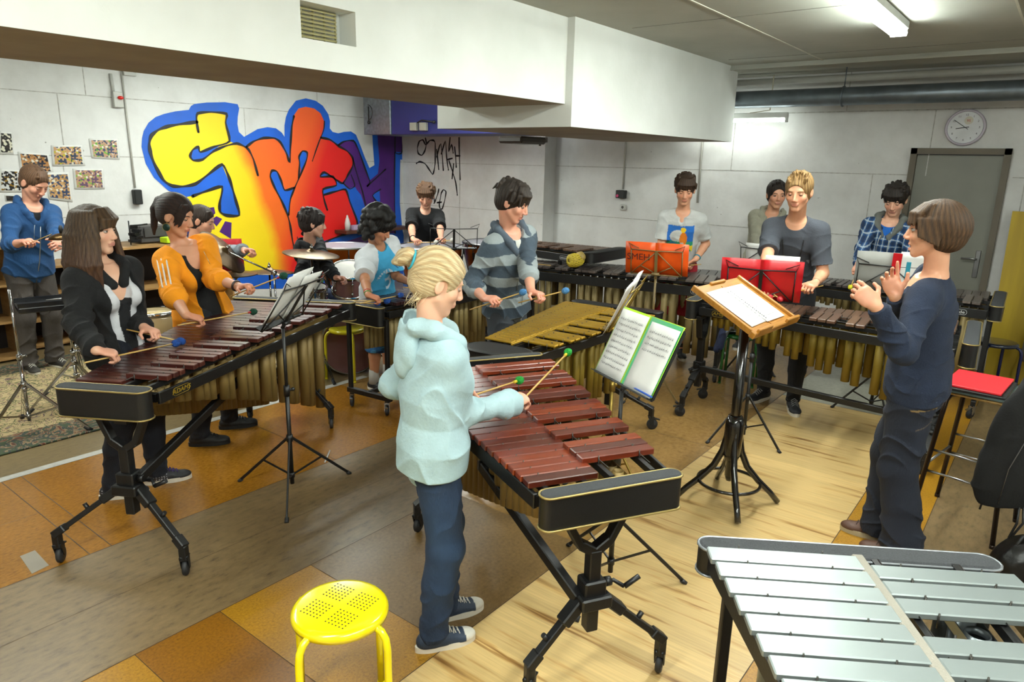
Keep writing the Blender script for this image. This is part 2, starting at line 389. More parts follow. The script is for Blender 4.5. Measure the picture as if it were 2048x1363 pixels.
def hand(s, w, x, n, side, hs=1., curl=(50, 75, 40), spread=0., thumb=None, curls=None):
    "palm, five bent fingers; w wrist, x towards the knuckles, n out of the palm, side +1 right / -1 left"
    x = V(x).normalized(); n = V(n); n = (n-x*x.dot(n)).normalized(); t = x.cross(n)*side; R = Matrix((x, t, n)).transposed()
    s.ell(w+x*.050*hs-n*.002, (.050*hs, .040*hs, .0165*hs), R, k=.018)
    s.ell(w+x*.076*hs-n*.003, (.018*hs, .038*hs, .013*hs), R, k=.012)
    s.ell(w+x*.032*hs+t*.024*hs+n*.008*hs, (.030*hs, .016*hs, .014*hs), R, k=.012)
    Ls = (.074, .082, .077, .060)
    for i in range(4):
        c = (curls[i] if curls else curl); sp = spread*(1.5-i)
        d = (x*math.cos(rad(sp))+t*math.sin(rad(sp))); p = w+x*(.086-.004*abs(i-1))*hs+t*(.030-.0205*i)*hs; a = 0; r = .0088*hs*(1 if i < 3 else .88)
        for j, f in enumerate((.46, .30, .24)):
            a += c[j]; q = p+(d*math.cos(rad(a))+n*math.sin(rad(a)))*Ls[i]*f*hs
            s.cone(p, q, r, r*.9, k=.004); p = q; r *= .93
    th = thumb or ((.55, .75, .35), (.85, .1, .5))
    p = w+x*.022*hs+t*.026*hs+n*.004; r = .0115*hs
    for j, (d, L) in enumerate(zip((th[0], th[0], th[1]), (.030, .026, .028))):
        v = (x*d[0]+t*d[1]+n*d[2]).normalized(); q = p+v*L*hs; s.cone(p, q, r, r*.9, k=.006); p = q; r *= .88
    return R
def mallet(root_label, cat, a, b, shaft_m, head_m, hr=.022, sr=.0042, group=None, oval=1.25, name='mallet', wrap=None):
    "stick from a to b (world) with a wound head at b"
    a, b = V(a), V(b); e = empty(name, a, 0, root_label, cat, group); d = b-a; u = d.normalized()
    m = MB(); m.tube([(0, 0, 0), d*.5, d], [sr*.9, sr, sr*.85], 8); m.build('shaft', shaft_m, e)
    m = MB(); Q = V(0, 0, 1).rotation_difference(u).to_matrix()
    prof = [(0, -hr*oval)]+[(hr*math.sin(PI*i/10)*(1+.04*math.sin(i*5)), -hr*oval*math.cos(PI*i/10)) for i in range(1, 10)]+[(0, hr*oval)]
    m.lathe(prof, d, 14, u); m.build('mallet_head', head_m, e)
    if wrap: m = MB(); m.cyl(d-u*(hr*oval+.018), d-u*hr*oval*.8, sr*1.6, 8); m.build('binding', wrap, e)
    return e
def mixc(v, c, w, col):
    w = np.clip(w, 0, 1)[:, None]; c[:, :3] = c[:, :3]*(1-w)+np.array(lin(col))*w

def person(label, base, heading, h, hd, cfg):
    """base: world point between the feet, hd: world head centre; cfg: the rest. Joints are laid out first, then one skin, then clothing and hair"""
    G = cfg.get; root = empty('person', base, rad(heading), label, 'person', G('group'))
    Mi = frame_of(root).inverted(); L = lambda p: Mi @ V(p)
    Ld = lambda d: Mi.to_3x3() @ V(d)
    hs = G('hscale', 1.03); fem = G('female', False); g = G('girth', 1.)
    res = G('res', .006); skin = G('skin', 'd9a287')
    Hc = L(hd)
    # pelvis
    if G('sit'): P = V(G('px', 0), 0, G('sit')+.10)
    else: P = V(G('px', 0), G('py', 0), .515*h)
    up = Hc-P; nom = (.485*h-.12*hs); ts = up.length/nom; uz = up.normalized()
    tw = rad(G('twist', 0)); fx = V(math.cos(tw), math.sin(tw), 0); ux = (fx-uz*fx.dot(uz)).normalized(); uy = uz.cross(ux)
    Tr = Matrix.Translation(P) @ Matrix((ux, uy, uz)).transposed().to_4x4(); T = lambda x, y, z: Tr @ V(x, y, z*ts)
    sw = (.084 if fem else .088)*h*(.5+.5*g)
    NB = T(-.012*h, 0, .300*h); SH = {q: T(-.005*h, q*sw, .272*h+G('shrug', 0)) for q in (1, -1)}      # +1 left, -1 right
    for q in (1, -1):
        w_ = L(cfg['arms'][q]['w']); SH[q] = SH[q]+(w_-SH[q]).normalized()*.014*h*V(1, 1, .3).length*.6
    if G('shoulders'):
        for q, o in G('shoulders').items(): SH[q] = SH[q]+V(o)
    HR = rot(*G('look', (0, 10, 0))); hp = lambda x, y, z: Hc+HR @ (V(x, y, z)*hs)
    HM = Matrix.Translation(Hc) @ HR.to_4x4() @ Matrix.Scale(hs, 4)
    # legs
    hipj, knee, ank = {}, {}, {}; feet = G('feet', {1: (.02, .10, 8), -1: (-.02, -.10, -8)})
    for q in (1, -1):
        fx_, fy_, fyaw = feet[q][:3]; fz = feet[q][3] if len(feet[q]) > 3 else 0
        hipj[q] = P+V(0, q*.050*h, -.005*h)
        ank[q] = V(fx_, fy_, .05*h+fz); pole = V(math.cos(rad(fyaw)), math.sin(rad(fyaw))+q*G('knee_out', .12), .02)
        LL = (hipj[q]-ank[q]).length if not G('sit') else 9; knee[q] = ik(hipj[q], ank[q], min(.245*h, LL*.508), min(.240*h, LL*.498), pole)
    # arms
    elb, wri, hinfo = {}, {}, {}
    for q in (1, -1):
        a = cfg['arms'][q]; wri[q] = L(a['w']); elb[q] = ik(SH[q], wri[q], .165*h, .150*h, a.get('pole', (-.6, q*.55, -.8)))
        fd = (wri[q]-elb[q]).normalized()
        if 'to' in a:
            tgt = L(a['to']); n = V(a.get('n', (.15, -q*.25, -1))); d0 = (tgt-wri[q]).normalized()
            x = (fd*a.get('wf', .45)+d0*.7).normalized(); n = (n-x*x.dot(n)).normalized()
        else: x = V(a.get('x', fd)).normalized() if 'x' in a else fd; n = V(a.get('n', (0, -q, 0))); n = (n-x*x.dot(n)).normalized()
        hinfo[q] = (x, n)
    # ---- skin
    b = Solid(.02); al = G('fat', 1.)
    zs = [-.07, -.03, .03, .09, .15, .22, .265, .30]; zs = [z*h*ts for z in zs]
    rx = [x*h*g for x in (.045, .060, .058, .050, .056, .060, .050, .030)]; ry = [x*h*g for x in ((.06, .092, .092, .072, .078, .086, .078, .032) if fem else (.06, .086, .084, .076, .086, .094, .075, .034))]
    b.loft(Tr, zs, rx, ry)
    for q in (1, -1):
        b.cone(NB+V(0, q*.02, -.014), SH[q], .026*h, .023*h*g, k=.025)
        b.cone(SH[q], elb[q], .0255*h*g, .0225*h*g); b.cone(elb[q], elb[q].lerp(wri[q], .3), .0220*h*g, .0218*h*g); b.cone(elb[q].lerp(wri[q], .3), wri[q], .0218*h*g, .0148*h, k=.012)
        b.cone(hipj[q], knee[q], .050*h*g, .031*h*g, k=.03); b.cone(knee[q], knee[q].lerp(ank[q], .35)+V(-.012, 0, 0), .030*h*g, .032*h*g); b.cone(knee[q].lerp(ank[q], .35)+V(-.012, 0, 0), ank[q], .032*h*g, .021*h)
        fy = rad(feet[q][2]); fd = V(math.cos(fy), math.sin(fy), 0); b.cone(ank[q]+V(0, 0, -.015*h), ank[q]+fd*.07*h+V(0, 0, -.030*h), .016*h, .009*h)
    # neck and head
    b.cone(NB+V(-.005, 0, -.01), hp(-.02, 0, -.05), .033*h*(.9 if fem else 1.), (.046 if fem else .051)*hs, k=.025)
    b.ell(hp(-.014, 0, .032), (.096*hs, .075*hs, .088*hs), HR, k=.02); b.ell(hp(.028, 0, -.028), (.060*hs, .056*hs, .074*hs), HR, k=.02)
    b.cone(hp(.01, .046, -.05), hp(.060, .012, -.094), .017*hs, .017*hs, k=.02); b.cone(hp(.01, -.046, -.05), hp(.060, -.012, -.094), .017*hs, .017*hs, k=.02)
    b.cone(hp(.070, -.03, .026), hp(.070, .03, .026), .014*hs, k=.012)
    for q in (1, -1):
        b.ell(hp(.050, q*.038, -.022), (.028*hs, .024*hs, .026*hs), HR, k=.014)
        b.ell(hp(.094, q*.031, .006), (.012*hs, .017*hs, .012*hs), HR, k=.010, op='-')
        er = HR @ rot(q*-18, 0, 0); b.ell(hp(-.008, q*.077, -.004), (.019*hs, .007*hs, .031*hs), er, k=.005); b.ell(hp(-.002, q*.084, .002), (.010*hs, .005*hs, .017*hs), er, k=.004, op='-')
    b.cone(hp(.083, 0, .012), hp(.1015, 0, -.026), .0080*hs, .0102*hs, k=.009)
    for q in (1, -1): b.ell(hp(.094, q*.011, -.032), (.010*hs, .0075*hs, .007*hs), HR, k=.006)
    mo = G('mouth', 0)
    b.cone(hp(.0835, -.018, -.055), hp(.0835, .018, -.055), .0050*hs, k=.009); b.cone(hp(.0825, -.014, -.0655-mo), hp(.0825, .014, -.0655-mo), .0056*hs, k=.009)
    if mo: b.ell(hp(.092, 0, -.060-mo*.5), (.012*hs, .014*hs, .003+mo*.55), HR, k=.003, op='-')
    for q in (1, -1):
        a = cfg['arms'][q]; x, n = hinfo[q]
        hand(b, wri[q], x, n, 1 if q < 0 else -1, G('handscale', h/1.75*.97+.03), a.get('curl', (48, 78, 45)), a.get('spread', 0), a.get('thumb'), a.get('curls'))
    lipc = G('lips', 'b06a5c')
    HMi = np.array(HM.inverted(), dtype=np.float32)
    def loc(v, M=HMi): return v @ M[:3, :3].T+M[:3, 3]
    def paint(v, c):
        p = loc(v); near = (np.abs(p) < .16).all(1)
        red = near*(np.exp(-((p[:, 0]-.09)**2/.0009+(np.abs(p[:, 1])-.036)**2/.0005+(p[:, 2]+.022)**2/.0006))*.35+np.exp(-((p[:, 0]-.115)**2+p[:, 1]**2+(p[:, 2]+.03)**2)/.0002)*.3); mixc(v, c, red, 'c06a58')
        lip = near*(p[:, 0] > .078)*np.clip(1.6-((p[:, 1]/.023)**2+((p[:, 2]+.060+mo*.5)/(.0088+mo*.6))**2)*1.1, 0, .75); mixc(v, c, lip, lipc)
        if mo: mixc(v, c, near*(p[:, 0] > .07)*(np.hypot(p[:, 1]/.012, (p[:, 2]+.060+mo*.5)/(.002+mo*.5)) < 1), '3a1614')
        for q in (1, -1):
            w = wri[q]; dd = np.linalg.norm(v-np.array(w+hinfo[q][0]*.1), axis=1); mixc(v, c, np.clip(1.4-dd/.075, 0, .28), 'c8705c')
        if G('paint_skin'): G('paint_skin')(v, c)
    body = b.mesh('body', res, SKIN, root, skin, paint)
    # ---- eyes, lids, brows
    lid = G('lid', 25); gaze = rot(G('gaze', (0, 10))[0], G('gaze', (0, 10))[1], 0)
    lidm = mat('lid_'+skin, tuple(x*.78 for x in lin(skin)), .5); hc = G('hair', {}).get('c', '3a2a1e'); browm = mat('brow_'+hc, hc, .8)
    for q in (1, -1):
        me, ml, mb = MB(), MB(), MB()
        c = hp(.0705, q*.031, .006); r = .0122*hs; RR = HR @ gaze; ax = RR @ V(1, 0, 0)
        Q = V(0, 0, 1).rotation_difference(ax).to_matrix()
        for m_, t0, t1 in ((0, 33, 180), (1, 0, 33)):
            me.mi = m_; me.lathe([(r*math.sin(rad(t0+(t1-t0)*i/8)), r*math.cos(rad(t0+(t1-t0)*i/8))) for i in range(9)], c, 14, ax)
        for lo, hi in ((lid*-1+32, 88), (-88, -24)):
            rows = [[c+HR @ (V(math.cos(rad(e))*math.cos(rad(z)), math.cos(rad(e))*math.sin(rad(z)), math.sin(rad(e)))*r*1.12) for z in range(-80, 81, 20)] for e in [lo+(hi-lo)*i/5 for i in range(6)]]
            ml.mi = 0; ml.sheet(rows)
        e = 32-lid; ml.mi = 1; ml.tube([c+HR @ (V(math.cos(rad(e))*math.cos(rad(z)), math.cos(rad(e))*math.sin(rad(z)), math.sin(rad(e)))*r*1.16) for z in range(-65, 66, 13)], .0011*hs, 5)
        bt = G('brow', .0026)*hs
        mb.tube([hp(.0890, q*.014, .0235), hp(.0880, q*.026, .0270), hp(.0815, q*.038, .0270), hp(.0715, q*.048, .0225)], [bt*.6, bt, bt*.9, bt*.3], 6)
        me.build('eye', EYEM[:2], root); ml.build('eyelid', [lidm, EYEM[2]], root, fix=False); mb.build('eyebrow', browm, root)
    info = dict(root=root, T=T, Tr=Tr, NB=NB, SH=SH, elb=elb, wri=wri, hp=hp, HR=HR, hs=hs, h=h, P=P, hipj=hipj, knee=knee, ank=ank, feet=feet, g=g, ts=ts, hinfo=hinfo, Mi=Mi, HMi=HMi, loc=loc, zs=zs, rx=rx, ry=ry, res=res, fem=fem, L=L, HM=HM)
    if G('under'): top(info, G('under'), 'undershirt')
    if G('top'): top(info, G('top'), G('top').get('name', 'shirt'))
    if G('legs'): trousers(info, G('legs'))
    if G('shoes'): shoes(info, G('shoes'))
    if G('hair'): hair(info, G('hair'))
    for q in (1, -1):
        a = cfg['arms'][q]; x, n = hinfo[q]; hsc = G('handscale', h/1.75*.97+.03)
        if 'to' in a:
            ctr = wri[q]+x*.070*hsc+n*.022*hsc; W = frame_of(root); c = W @ ctr; to = V(a['to']); d = (to-c).normalized()
            mm = a.get('mal', {}); mallet(mm['label'], mm.get('cat', 'mallet'), c-d*a.get('butt', .13), to, mm['sm'], mm['hm'], mm.get('r', .022), mm.get('sr', .0042), mm.get('group'), mm.get('oval', 1.2), mm.get('name', 'mallet'), mm.get('wrap'))
    return info
def tpaint(I, fn):
    M = np.array(I['Tr'].inverted(), dtype=np.float32)
    def p(v, c):
        q = v @ M[:3, :3].T+M[:3, 3]; q[:, 2] /= I['ts']; fn(v, c, q)
    return p
def top(I, o, name):
    h, g, T, Tr, res, hp = I['h'], I['g'], I['T'], I['Tr'], I['res'], I['hp']; t = o.get('t', .012); G = o.get
    s = Solid(.022); amp = G('amp', .0035); fold = wob(G('freq', 70), amp, G('seed', 1.), (.2, .1, 1)) if amp else None
    hem = G('hem', -.045)*h; zs0 = I['zs']; e = G('loose', 0.)
    zz = [hem*I['ts']]+[z for z in zs0 if z > hem*I['ts']+.01]; rx = np.interp(zz, zs0, I['rx'])+t; ry = np.interp(zz, zs0, I['ry'])+t
    for i, z in enumerate(zz):
        if z < .16*h: rx[i] += e; ry[i] += e
    if G('band'):  # ribbed waistband pulled in
        zz = [zz[0], zz[0]+.045, zz[0]+.065]+[z for z in zz[1:] if z > zz[0]+.085]; rx = np.interp(zz, zs0, I['rx'])+t; ry = np.interp(zz, zs0, I['ry'])+t
        for i, z in enumerate(zz):
            if i > 1 and z < .16*h: rx[i] += e+.012; ry[i] += e+.012
    s.loft(Tr, list(zz), list(rx), list(ry), k=.02, disp=fold)
    if I['fem']:
        for q in (1, -1): s.ell(T(.052*h*g+t*.3, q*.042*h, .185*h), (.036*h*G('bust', 1.), .040*h*G('bust', 1.), .040*h*G('bust', 1.)), k=.03)
    for q in (1, -1): s.cone(I['NB']+V(0, q*.02, -.014), I['SH'][q], .027*h+t*.6, .0235*h*g+t*.8, k=.03)
    NB, HR = I['NB'], I['HR']; dx = NB
    for c_ in G('extra', []): c_(s, I)
    nk = G('neck', (.034, .037, .034)); R3 = Tr.to_3x3()
    s.ell(T((nk[3] if len(nk) > 3 else .004)+.008*h, 0, .300*h+(nk[4] if len(nk) > 4 else .012)), (nk[0]*h+.006*h, nk[1]*h, nk[2]*h), R3, k=.006, op='-')
    if G('vneck'): s.ell(T(.075*h, 0, .292*h), (.04*h, G('vneck')[0]*h, G('vneck')[1]*h), R3, k=.004, op='-')
    if G('open'):
        zo, wo = zip(*G('open')); s.loft(Matrix.Translation(Tr @ V(.17, G('openy', 0), 0)) @ Tr.to_3x3().to_4x4(), [z*h for z in zo], [.17-G('keep', .0)]*len(zo), [w*h for w in wo], k=.006, op='-', sq=3)
    if G('cuts'): G('cuts')(s, I)
    for q in (1, -1):
        SHq, el, wr = I['SH'][q], I['elb'][q], I['wri'][q]
        sl = G('sleeve', 2.0); f1 = wob(85, amp*1.2, q*2+G('seed', 1.), (el-SHq)); f2 = wob(100, amp*1.3, q+G('seed', 1.), (wr-el))
        st = G('st', t)
        if sl <= 0: continue
        s.cone(SHq, SHq.lerp(el, .3), .0220*h*g+st, .0245*h*g+st, k=.07)
        if sl <= 1:
            end = SHq.lerp(el, sl); s.cone(SHq, SHq.lerp(el, sl+.12), .0265*h*g+st, (.0240*h*g+st*1.6), disp=f1 if amp else None, cap=(end, (el-SHq).normalized()))
        else:
            s.cone(SHq.lerp(el, .15), el, .0245*h*g+st, .0235*h*g+st, disp=f1 if amp else None); f = sl-1; end = el.lerp(wr, f)
            s.cone(el, el.lerp(wr, min(f*1.12, 1.12)), .0235*h*g+st, (.0235+(.0150-.0235)*f)*h*g+st*G('cuff', .8), disp=f2 if amp else None, cap=(end, (wr-el).normalized()))
            s_c = 0
            if G('bunch'): s.cone(el.lerp(wr, f-.16), el.lerp(wr, f-.03), .0245*h*g+st*1.2, k=.01, disp=wob(160, .004, q, (wr-el)))
    pf = tpaint(I, G('paint')) if G('paint') else None
    ob = s.mesh(name, res, G('m', CLOTH), I['root'], G('c', '808080'), pf); I['skin_of'] = ob
    if G('hood'):
        hd = Solid(.012)
        A = [T(.050*h, q_*.030*h, .262*h+.0) for q_ in (1, -1)]
        pts = [T(.056*h, .018*h, .235*h), T(.040*h, .050*h, .285*h), T(-.012*h, .060*h, .318*h), T(-.050*h, .040*h, .320*h), T(-.064*h, 0, .318*h), T(-.050*h, -.040*h, .320*h), T(-.012*h, -.060*h, .318*h), T(.040*h, -.050*h, .285*h), T(.056*h, -.018*h, .235*h)]
        for a_, b_ in zip(pts[:-1], pts[1:]): hd.cone(a_, b_, G('hoodr', .0165)*h, k=.012, disp=wob(60, .003, 3))
        hd.ell(T(-.062*h, 0, .262*h), (.034*h, .058*h, .056*h), Tr.to_3x3(), k=.02, disp=wob(55, .004, 5, (0, 1, .4)))
        hd.ell(T(-.074*h, 0, .222*h), (.022*h, .038*h, .036*h), Tr.to_3x3(), k=.02, disp=wob(55, .003, 2, (0, 1, .4)))
        hd.ell(T(-.052*h, 0, .325*h), (.026*h, .040*h, .048*h), Tr.to_3x3(), k=.008, op='-')
        hd.ell(T(-.012*h, 0, .335*h), (.034*h, .038*h, .05*h), Tr.to_3x3(), k=.006, op='-'); hd.mesh('hood', res, G('m', CLOTH), ob, G('hoodc', G('c', '808080')))
    return ob
def trousers(I, o):
    h, g, T, Tr, res = I['h'], I['g'], I['T'], I['Tr'], I['res']; t = o.get('t', .012); G = o.get; s = Solid(.02); amp = G('amp', .004)
    z1 = G('waist', .06)*h; zz = [-.085*h, -.03*h, .03*h, max(z1, .035*h)]; rx = np.interp(zz, I['zs'], I['rx'])+t*.3; ry = np.interp(zz, I['zs'], I['ry'])+t*.3; rx[0] = .035*h; ry[0] = .05*h
    s.loft(Tr, zz, list(rx), list(ry), k=.02, disp=wob(60, amp*.5, 2))
    hemz = G('hemz', .03)
    for q in (1, -1):
        a, b, c = I['hipj'][q], I['knee'][q], I['ank'][q]; kf = G('flare', 0.)
        s.cone(a, b, .0475*h*g+t, .036*h*g+t, k=.03, disp=wob(55, amp, q+1, (b-a)))
        end = c+V(0, 0, -.035) if not G('short') else b.lerp(c, G('short'))
        cr, ar = .033*h*g+t+kf*.3, (.023*h*g+t*G('ankle', 1.1)+kf)
        if G('short'): cr = .036*h*g+t; ar = .036*h*g+t*1.6
        s.ell(b, (.036*h*g+t, .036*h*g+t, .04*h*g+t)); s.cone(b, b.lerp(end, .4)+V(-.008, 0, 0), .035*h*g+t, cr); s.cone(b.lerp(end, .4)+V(-.008, 0, 0), end, cr, ar, k=.015, disp=wob(75, amp*1.2, q*3, (0, 0, 1)))
        if not G('short'):
            s.cone(end+V(0, 0, .07), end+V(0, 0, .03), ar*1.04, ar*1.08, k=.01, disp=wob(110, .005, q*5, (.2, 0, 1)))
            p = end+V(0, 0, .012); s.ell(p+V(0, 0, -.06), (.16, .12, .06), k=.003, op='-')
        else:
            d = (end-b).normalized(); R = V(1, 0, 0).rotation_difference(d).to_matrix(); s.ell(end+d*.06, (.065, .12, .12), R, k=.003, op='-')
    for c_ in G('extra', []): c_(s, I)
    s.mesh(G('name', 'trousers'), res, G('m', DENIM), I['root'], G('c', '22283a'), tpaint(I, G('paint')) if G('paint') else None)
def shoes(I, o):
    h = I['h']; G = o.get; k = h/1.75*G('k', 1.)
    for q in (1, -1):
        an = I['ank'][q]; fy = rad(I['feet'][q][2]); zb = I['feet'][q][3] if len(I['feet'][q]) > 3 else 0
        F = Matrix.Translation((an.x, an.y, zb)) @ Matrix.Rotation(fy, 4, 'Z') @ Matrix.Scale(k, 4); f = lambda x, y, z: F @ V(x, y, z)
        R = Matrix.Rotation(fy, 3, 'Z'); s = Solid(.014)
        s.ell(f(-.025, 0, .045), (.052*k, .038*k, .045*k), R); s.ell(f(.045, 0, .040), (.085*k, .042*k, .040*k), R); s.ell(f(.125, 0, .030), (.066*k, .044*k, .030*k), R)
        s.cone(f(0, 0, .05), f(-.005, 0, .085+G('high', 0)), .040*k, .038*k)
        s.cone(f(.02, 0, .078), f(.10, 0, .052), .018*k, .012*k)
        s.cut(f(0, 0, .022), (0, 0, -1))
        if G('high', 0) >= 0: s.ell(f(-.004, 0, .125+G('high', 0)), (.034*k, .030*k, .03*k), R, op='-')
        Fi = np.array(F.inverted(), dtype=np.float32)
        def paint(v, c):
            p = v @ Fi[:3, :3].T+Fi[:3, 3]
            if G('toe'): mixc(v, c, (p[:, 0] > .135)*1., G('toe'))
            if G('spots'): mixc(v, c, ((np.sin(p[:, 0]*420) > .3) & (np.sin(p[:, 2]*420) > .2) & (p[:, 0] < .05) & (p[:, 2] < .07))*1., G('spots'))
        sh = s.mesh('shoe', max(.0035, I['res']*.8), G('m', SHOE), I['root'], G('c', '222222'), paint)
        # sole: outline of the foot, extruded
        w = MB(); n = 40
        out = []
        for i in range(n):
            a = 2*PI*i/n; x = .055+.137*math.cos(a); y = (.043+.006*math.cos(a))*math.sin(a)*(1.05 if math.sin(a)*q < 0 else .97)
            y *= 1-.14*math.exp(-((x-.03)/.04)**2); out.append((x, y))
        for z0, z1, gr in ((0, .012, 1.), (.012, .028, 1.03)):
            vs = [f(x*1. if 1 else x, y*gr, z0) for x, y in out]+[f(x, y*gr, z1) for x, y in out]
            w.add(vs, [tuple(range(n)), tuple(range(n, 2*n))], False); w.add(vs, [(i, (i+1) % n, n+(i+1) % n, n+i) for i in range(n)], True)
        w.build('sole', G('sole_m', mat('sole_white', 'd8d2c4', .6)), sh)
        lm = G('lace')
        if lm:
            w = MB()
            for i in range(5):
                x = .030+i*.018; z = .104-.0085*i
                w.tube([f(x, -.024, z-.012), f(x+.004, 0, z+.005), f(x+.010, .024, z-.012)], .0022*k, 6); w.tube([f(x, .024, z-.012), f(x+.004, 0, z+.006), f(x+.010, -.024, z-.012)], .0022*k, 6)
            for sg in (1, -1): w.tube([f(.028, 0, .102), f(.035, sg*.03, .110), f(.015, sg*.05, .085), f(.03, sg*.035, .075)], .002*k, 6)
            w.build('laces', lm, sh)
        if G('star'):
            w = MB(); w.lathe([(0, .003), (.017*k, .003), (.019*k, 0)], f(-.002, -.047*1 if q > 0 else -.044, .088), 20, R @ V(0, -1, .1)); w.build('ankle_patch', mat('patch_white', 'd5cfc4', .6), sh)
def hair(I, o):
    hp, HR, hs, res = I['hp'], I['HR'], I['hs'], I['res']; G = o.get; st = o['st']; s = Solid(.012)
    HMi = np.array(I['HM'].inverted(), dtype=np.float32); t = G('t', .010)
    sd = G('seed', 1.); fr = G('fr', 34); ra = G('ra', .0022)
    def strand(X, Y, Z):
        x = HMi[0, 0]*X+HMi[0, 1]*Y+HMi[0, 2]*Z+HMi[0, 3]; y = HMi[1, 0]*X+HMi[1, 1]*Y+HMi[1, 2]*Z+HMi[1, 3]; z = HMi[2, 0]*X+HMi[2, 1]*Y+HMi[2, 2]*Z+HMi[2, 3]
        if st in ('bun', 'pony'): a = np.arctan2(y, z+.02)  # combed back
        else: a = np.arctan2(y, x+.02)
        return ra*.55*(np.sin(a*fr+5*np.sin(z*19+sd)+4*np.sin(x*23+sd*2)+3*np.sin(y*31))+.7*np.sin(a*fr*1.9+z*47+4*np.sin(z*33+x*20)+sd)+.5*np.sin(z*60+8*np.sin(a*5+sd)))
    E = lambda c, r, k=None, op='+', d=strand, R=None: s.ell(hp(*c), tuple(x*hs for x in r), HR if R is None else HR @ R, k=k, op=op, disp=d)
    Cn = lambda a, b, ra_, rb, k=.008, op='+': s.cone(hp(*a), hp(*b), ra_*hs, rb*hs, k=k, op=op, disp=strand if ra_ > .012 else None)
    E((-.018, 0, .040), (.097+t, .077+t, .086+t))
    face = lambda fz=-.045, w=.072, x=.115, zr=.095, xr=.075: E((x, 0, fz), (xr, w, zr), k=.006, op='-', d=None)
    rr = random.Random(int(sd*10))
    if st == 'short':
        E((-.03, 0, -.01), (.075+t, .072+t*.7, .075)); face(-.030, .085, .12, .106, .085); E((.10, 0, -.05), (.105, .12, .055), op='-', d=None, k=.008); s.cut(hp(0, 0, -.065), HR @ V(.25, 0, -1))
        for i in range(G('n', 16)*2):
            a = rr.uniform(-1.2, 1.2); x0 = rr.uniform(-.08, .065); zt_ = .112*math.sqrt(max(.1, 1-(x0/.12)**2)); Cn((x0, .06*math.sin(a), (zt_-.02+t)*(.55+.45*math.cos(a))+.01), (x0+rr.uniform(.0, .03), .070*math.sin(a), (zt_+.004+t+rr.uniform(0, G('spike', .012)))*(.55+.45*math.cos(a))+.01), .010, .003, k=.005)
    elif st == 'fringe':   # longer boys' hair over the forehead and ears
        E((-.035, 0, -.005), (.070+t, .070+t*.6, .078)); face(-.050, .074, .128, .092, .078); s.cut(hp(-.02, 0, G('bottom', -.08)), HR @ V(.45, 0, -1))
        E((.060, 0, -.075), (.075, .12, .055), op='-', d=None, k=.006); N_ = G('n', 26)
        for i in range(N_):
            y0 = -.066+.132*i/(N_-1)+rr.uniform(-.004, .004); ln = G('bang', .035)*(1+.7*rr.uniform(-1, 1))+.014*abs(y0/.07); sw_ = G('sweep', .01)*(1+rr.uniform(-.6, .6))
            x0 = .080*math.sqrt(max(0, 1-(y0/.095)**2)); Cn((x0-.035, y0*.7-sw_, .108), (x0+.004, y0, .072), .010, .009); Cn((x0+.004, y0, .072), (x0+.008, y0+sw_, .066-ln), .0075, .0022, k=.004)
        for i in range(40):   # locks over crown, sides and nape
            a = rr.uniform(.7, 2*PI-.7); e = rr.uniform(.1, 1.3); ca, sa = math.cos(a), math.sin(a); R1 = (.100+t)*math.cos(e*.8); p = (-.018+R1*ca, (.080+t)*math.cos(e*.8)*sa, .045+.085*math.sin(e)); dn = rr.uniform(.03, .06); Cn(p, (p[0]+.006*ca+rr.uniform(-.012, .012), p[1]+.006*sa+rr.uniform(-.012, .012), p[2]-dn), .012, .004, k=.008)
    elif st == 'curly':
        for i in range(G('n', 90)):
            a = rr.uniform(-PI, PI); e = rr.uniform(-.55, 1.5); ce = math.cos(e)
            if ce*math.cos(a) > .55 and e < .45: continue
            p = (-.018+(.112)*ce*math.cos(a), .098*ce*math.sin(a), .032+.105*math.sin(e)); r = rr.uniform(.020, .029); E(p, (r, r, r), k=.012, d=None)
        for i in range(26):
            a = rr.uniform(1.0, 5.3); p = (-.02+.09*math.cos(a), .088*math.sin(a), rr.uniform(-.11, -.03)); r = rr.uniform(.018, .026); E(p, (r, r, r*1.2), k=.006, d=None)
        for i in range(9): y = -.05+.0125*i; E((.084, y, .055+rr.uniform(-.012, .008)), (.017, .015, .022), k=.005, d=None)
        face(-.06, .055, .13, .085, .07)
    elif st == 'bob':     # short woman's cut, fringe, full back
        E((-.045, 0, .02), (.085+t, .080+t, .085+t)); E((-.045, 0, -.03), (.068+t, .066+t, .060)); face(-.062, .068, .13, .098, .085); E((.045, .08, -.07), (.035, .05, .065), op='-', d=None, k=.006); E((.045, -.08, -.07), (.035, .05, .065), op='-', d=None, k=.006)
        s.cut(hp(-.02, 0, -.078), HR @ V(.35, 0, -1))
        for i in range(26):
            y0 = -.070+.14*i/25; x0 = .086*math.sqrt(max(0, 1-(y0/.1)**2)); Cn((x0-.045, y0*.75, .104), (x0-.002, y0, .072), .013, .011); Cn((x0-.002, y0, .072), (x0+.013, y0+.003, .028+rr.uniform(-.006, .010)), .010, .003)
        for q in (1, -1):
            for i in range(7): Cn((.052-.012*i, q*.078, .05), (.050-.012*i, q*.086, -.018-.006*i), .011, .005)
    elif st == 'long':
        pass
    elif st == 'bun':
        E((-.03, 0, -.012), (.072+t, .068+t*.6, .066)); face(-.03, .088, .135, .115, .105); E((.045, 0, -.085), (.10, .12, .06), op='-', d=None, k=.006)
        for q in (1, -1): E((.006, q*.083, -.012), (.026, .03, .034), k=.006, op='-', d=None)
        for i in range(9):
            a = i*2*PI/9+.2; c = (-.150, 0, .052); Cn((c[0]+.018*math.cos(a), .030*math.sin(a), c[2]+.026*math.cos(a)), (c[0]-.012+.018*math.cos(a+1.3), .034*math.sin(a+1.3), c[2]+.030*math.cos(a+1.3)), .015, .011, k=.004)
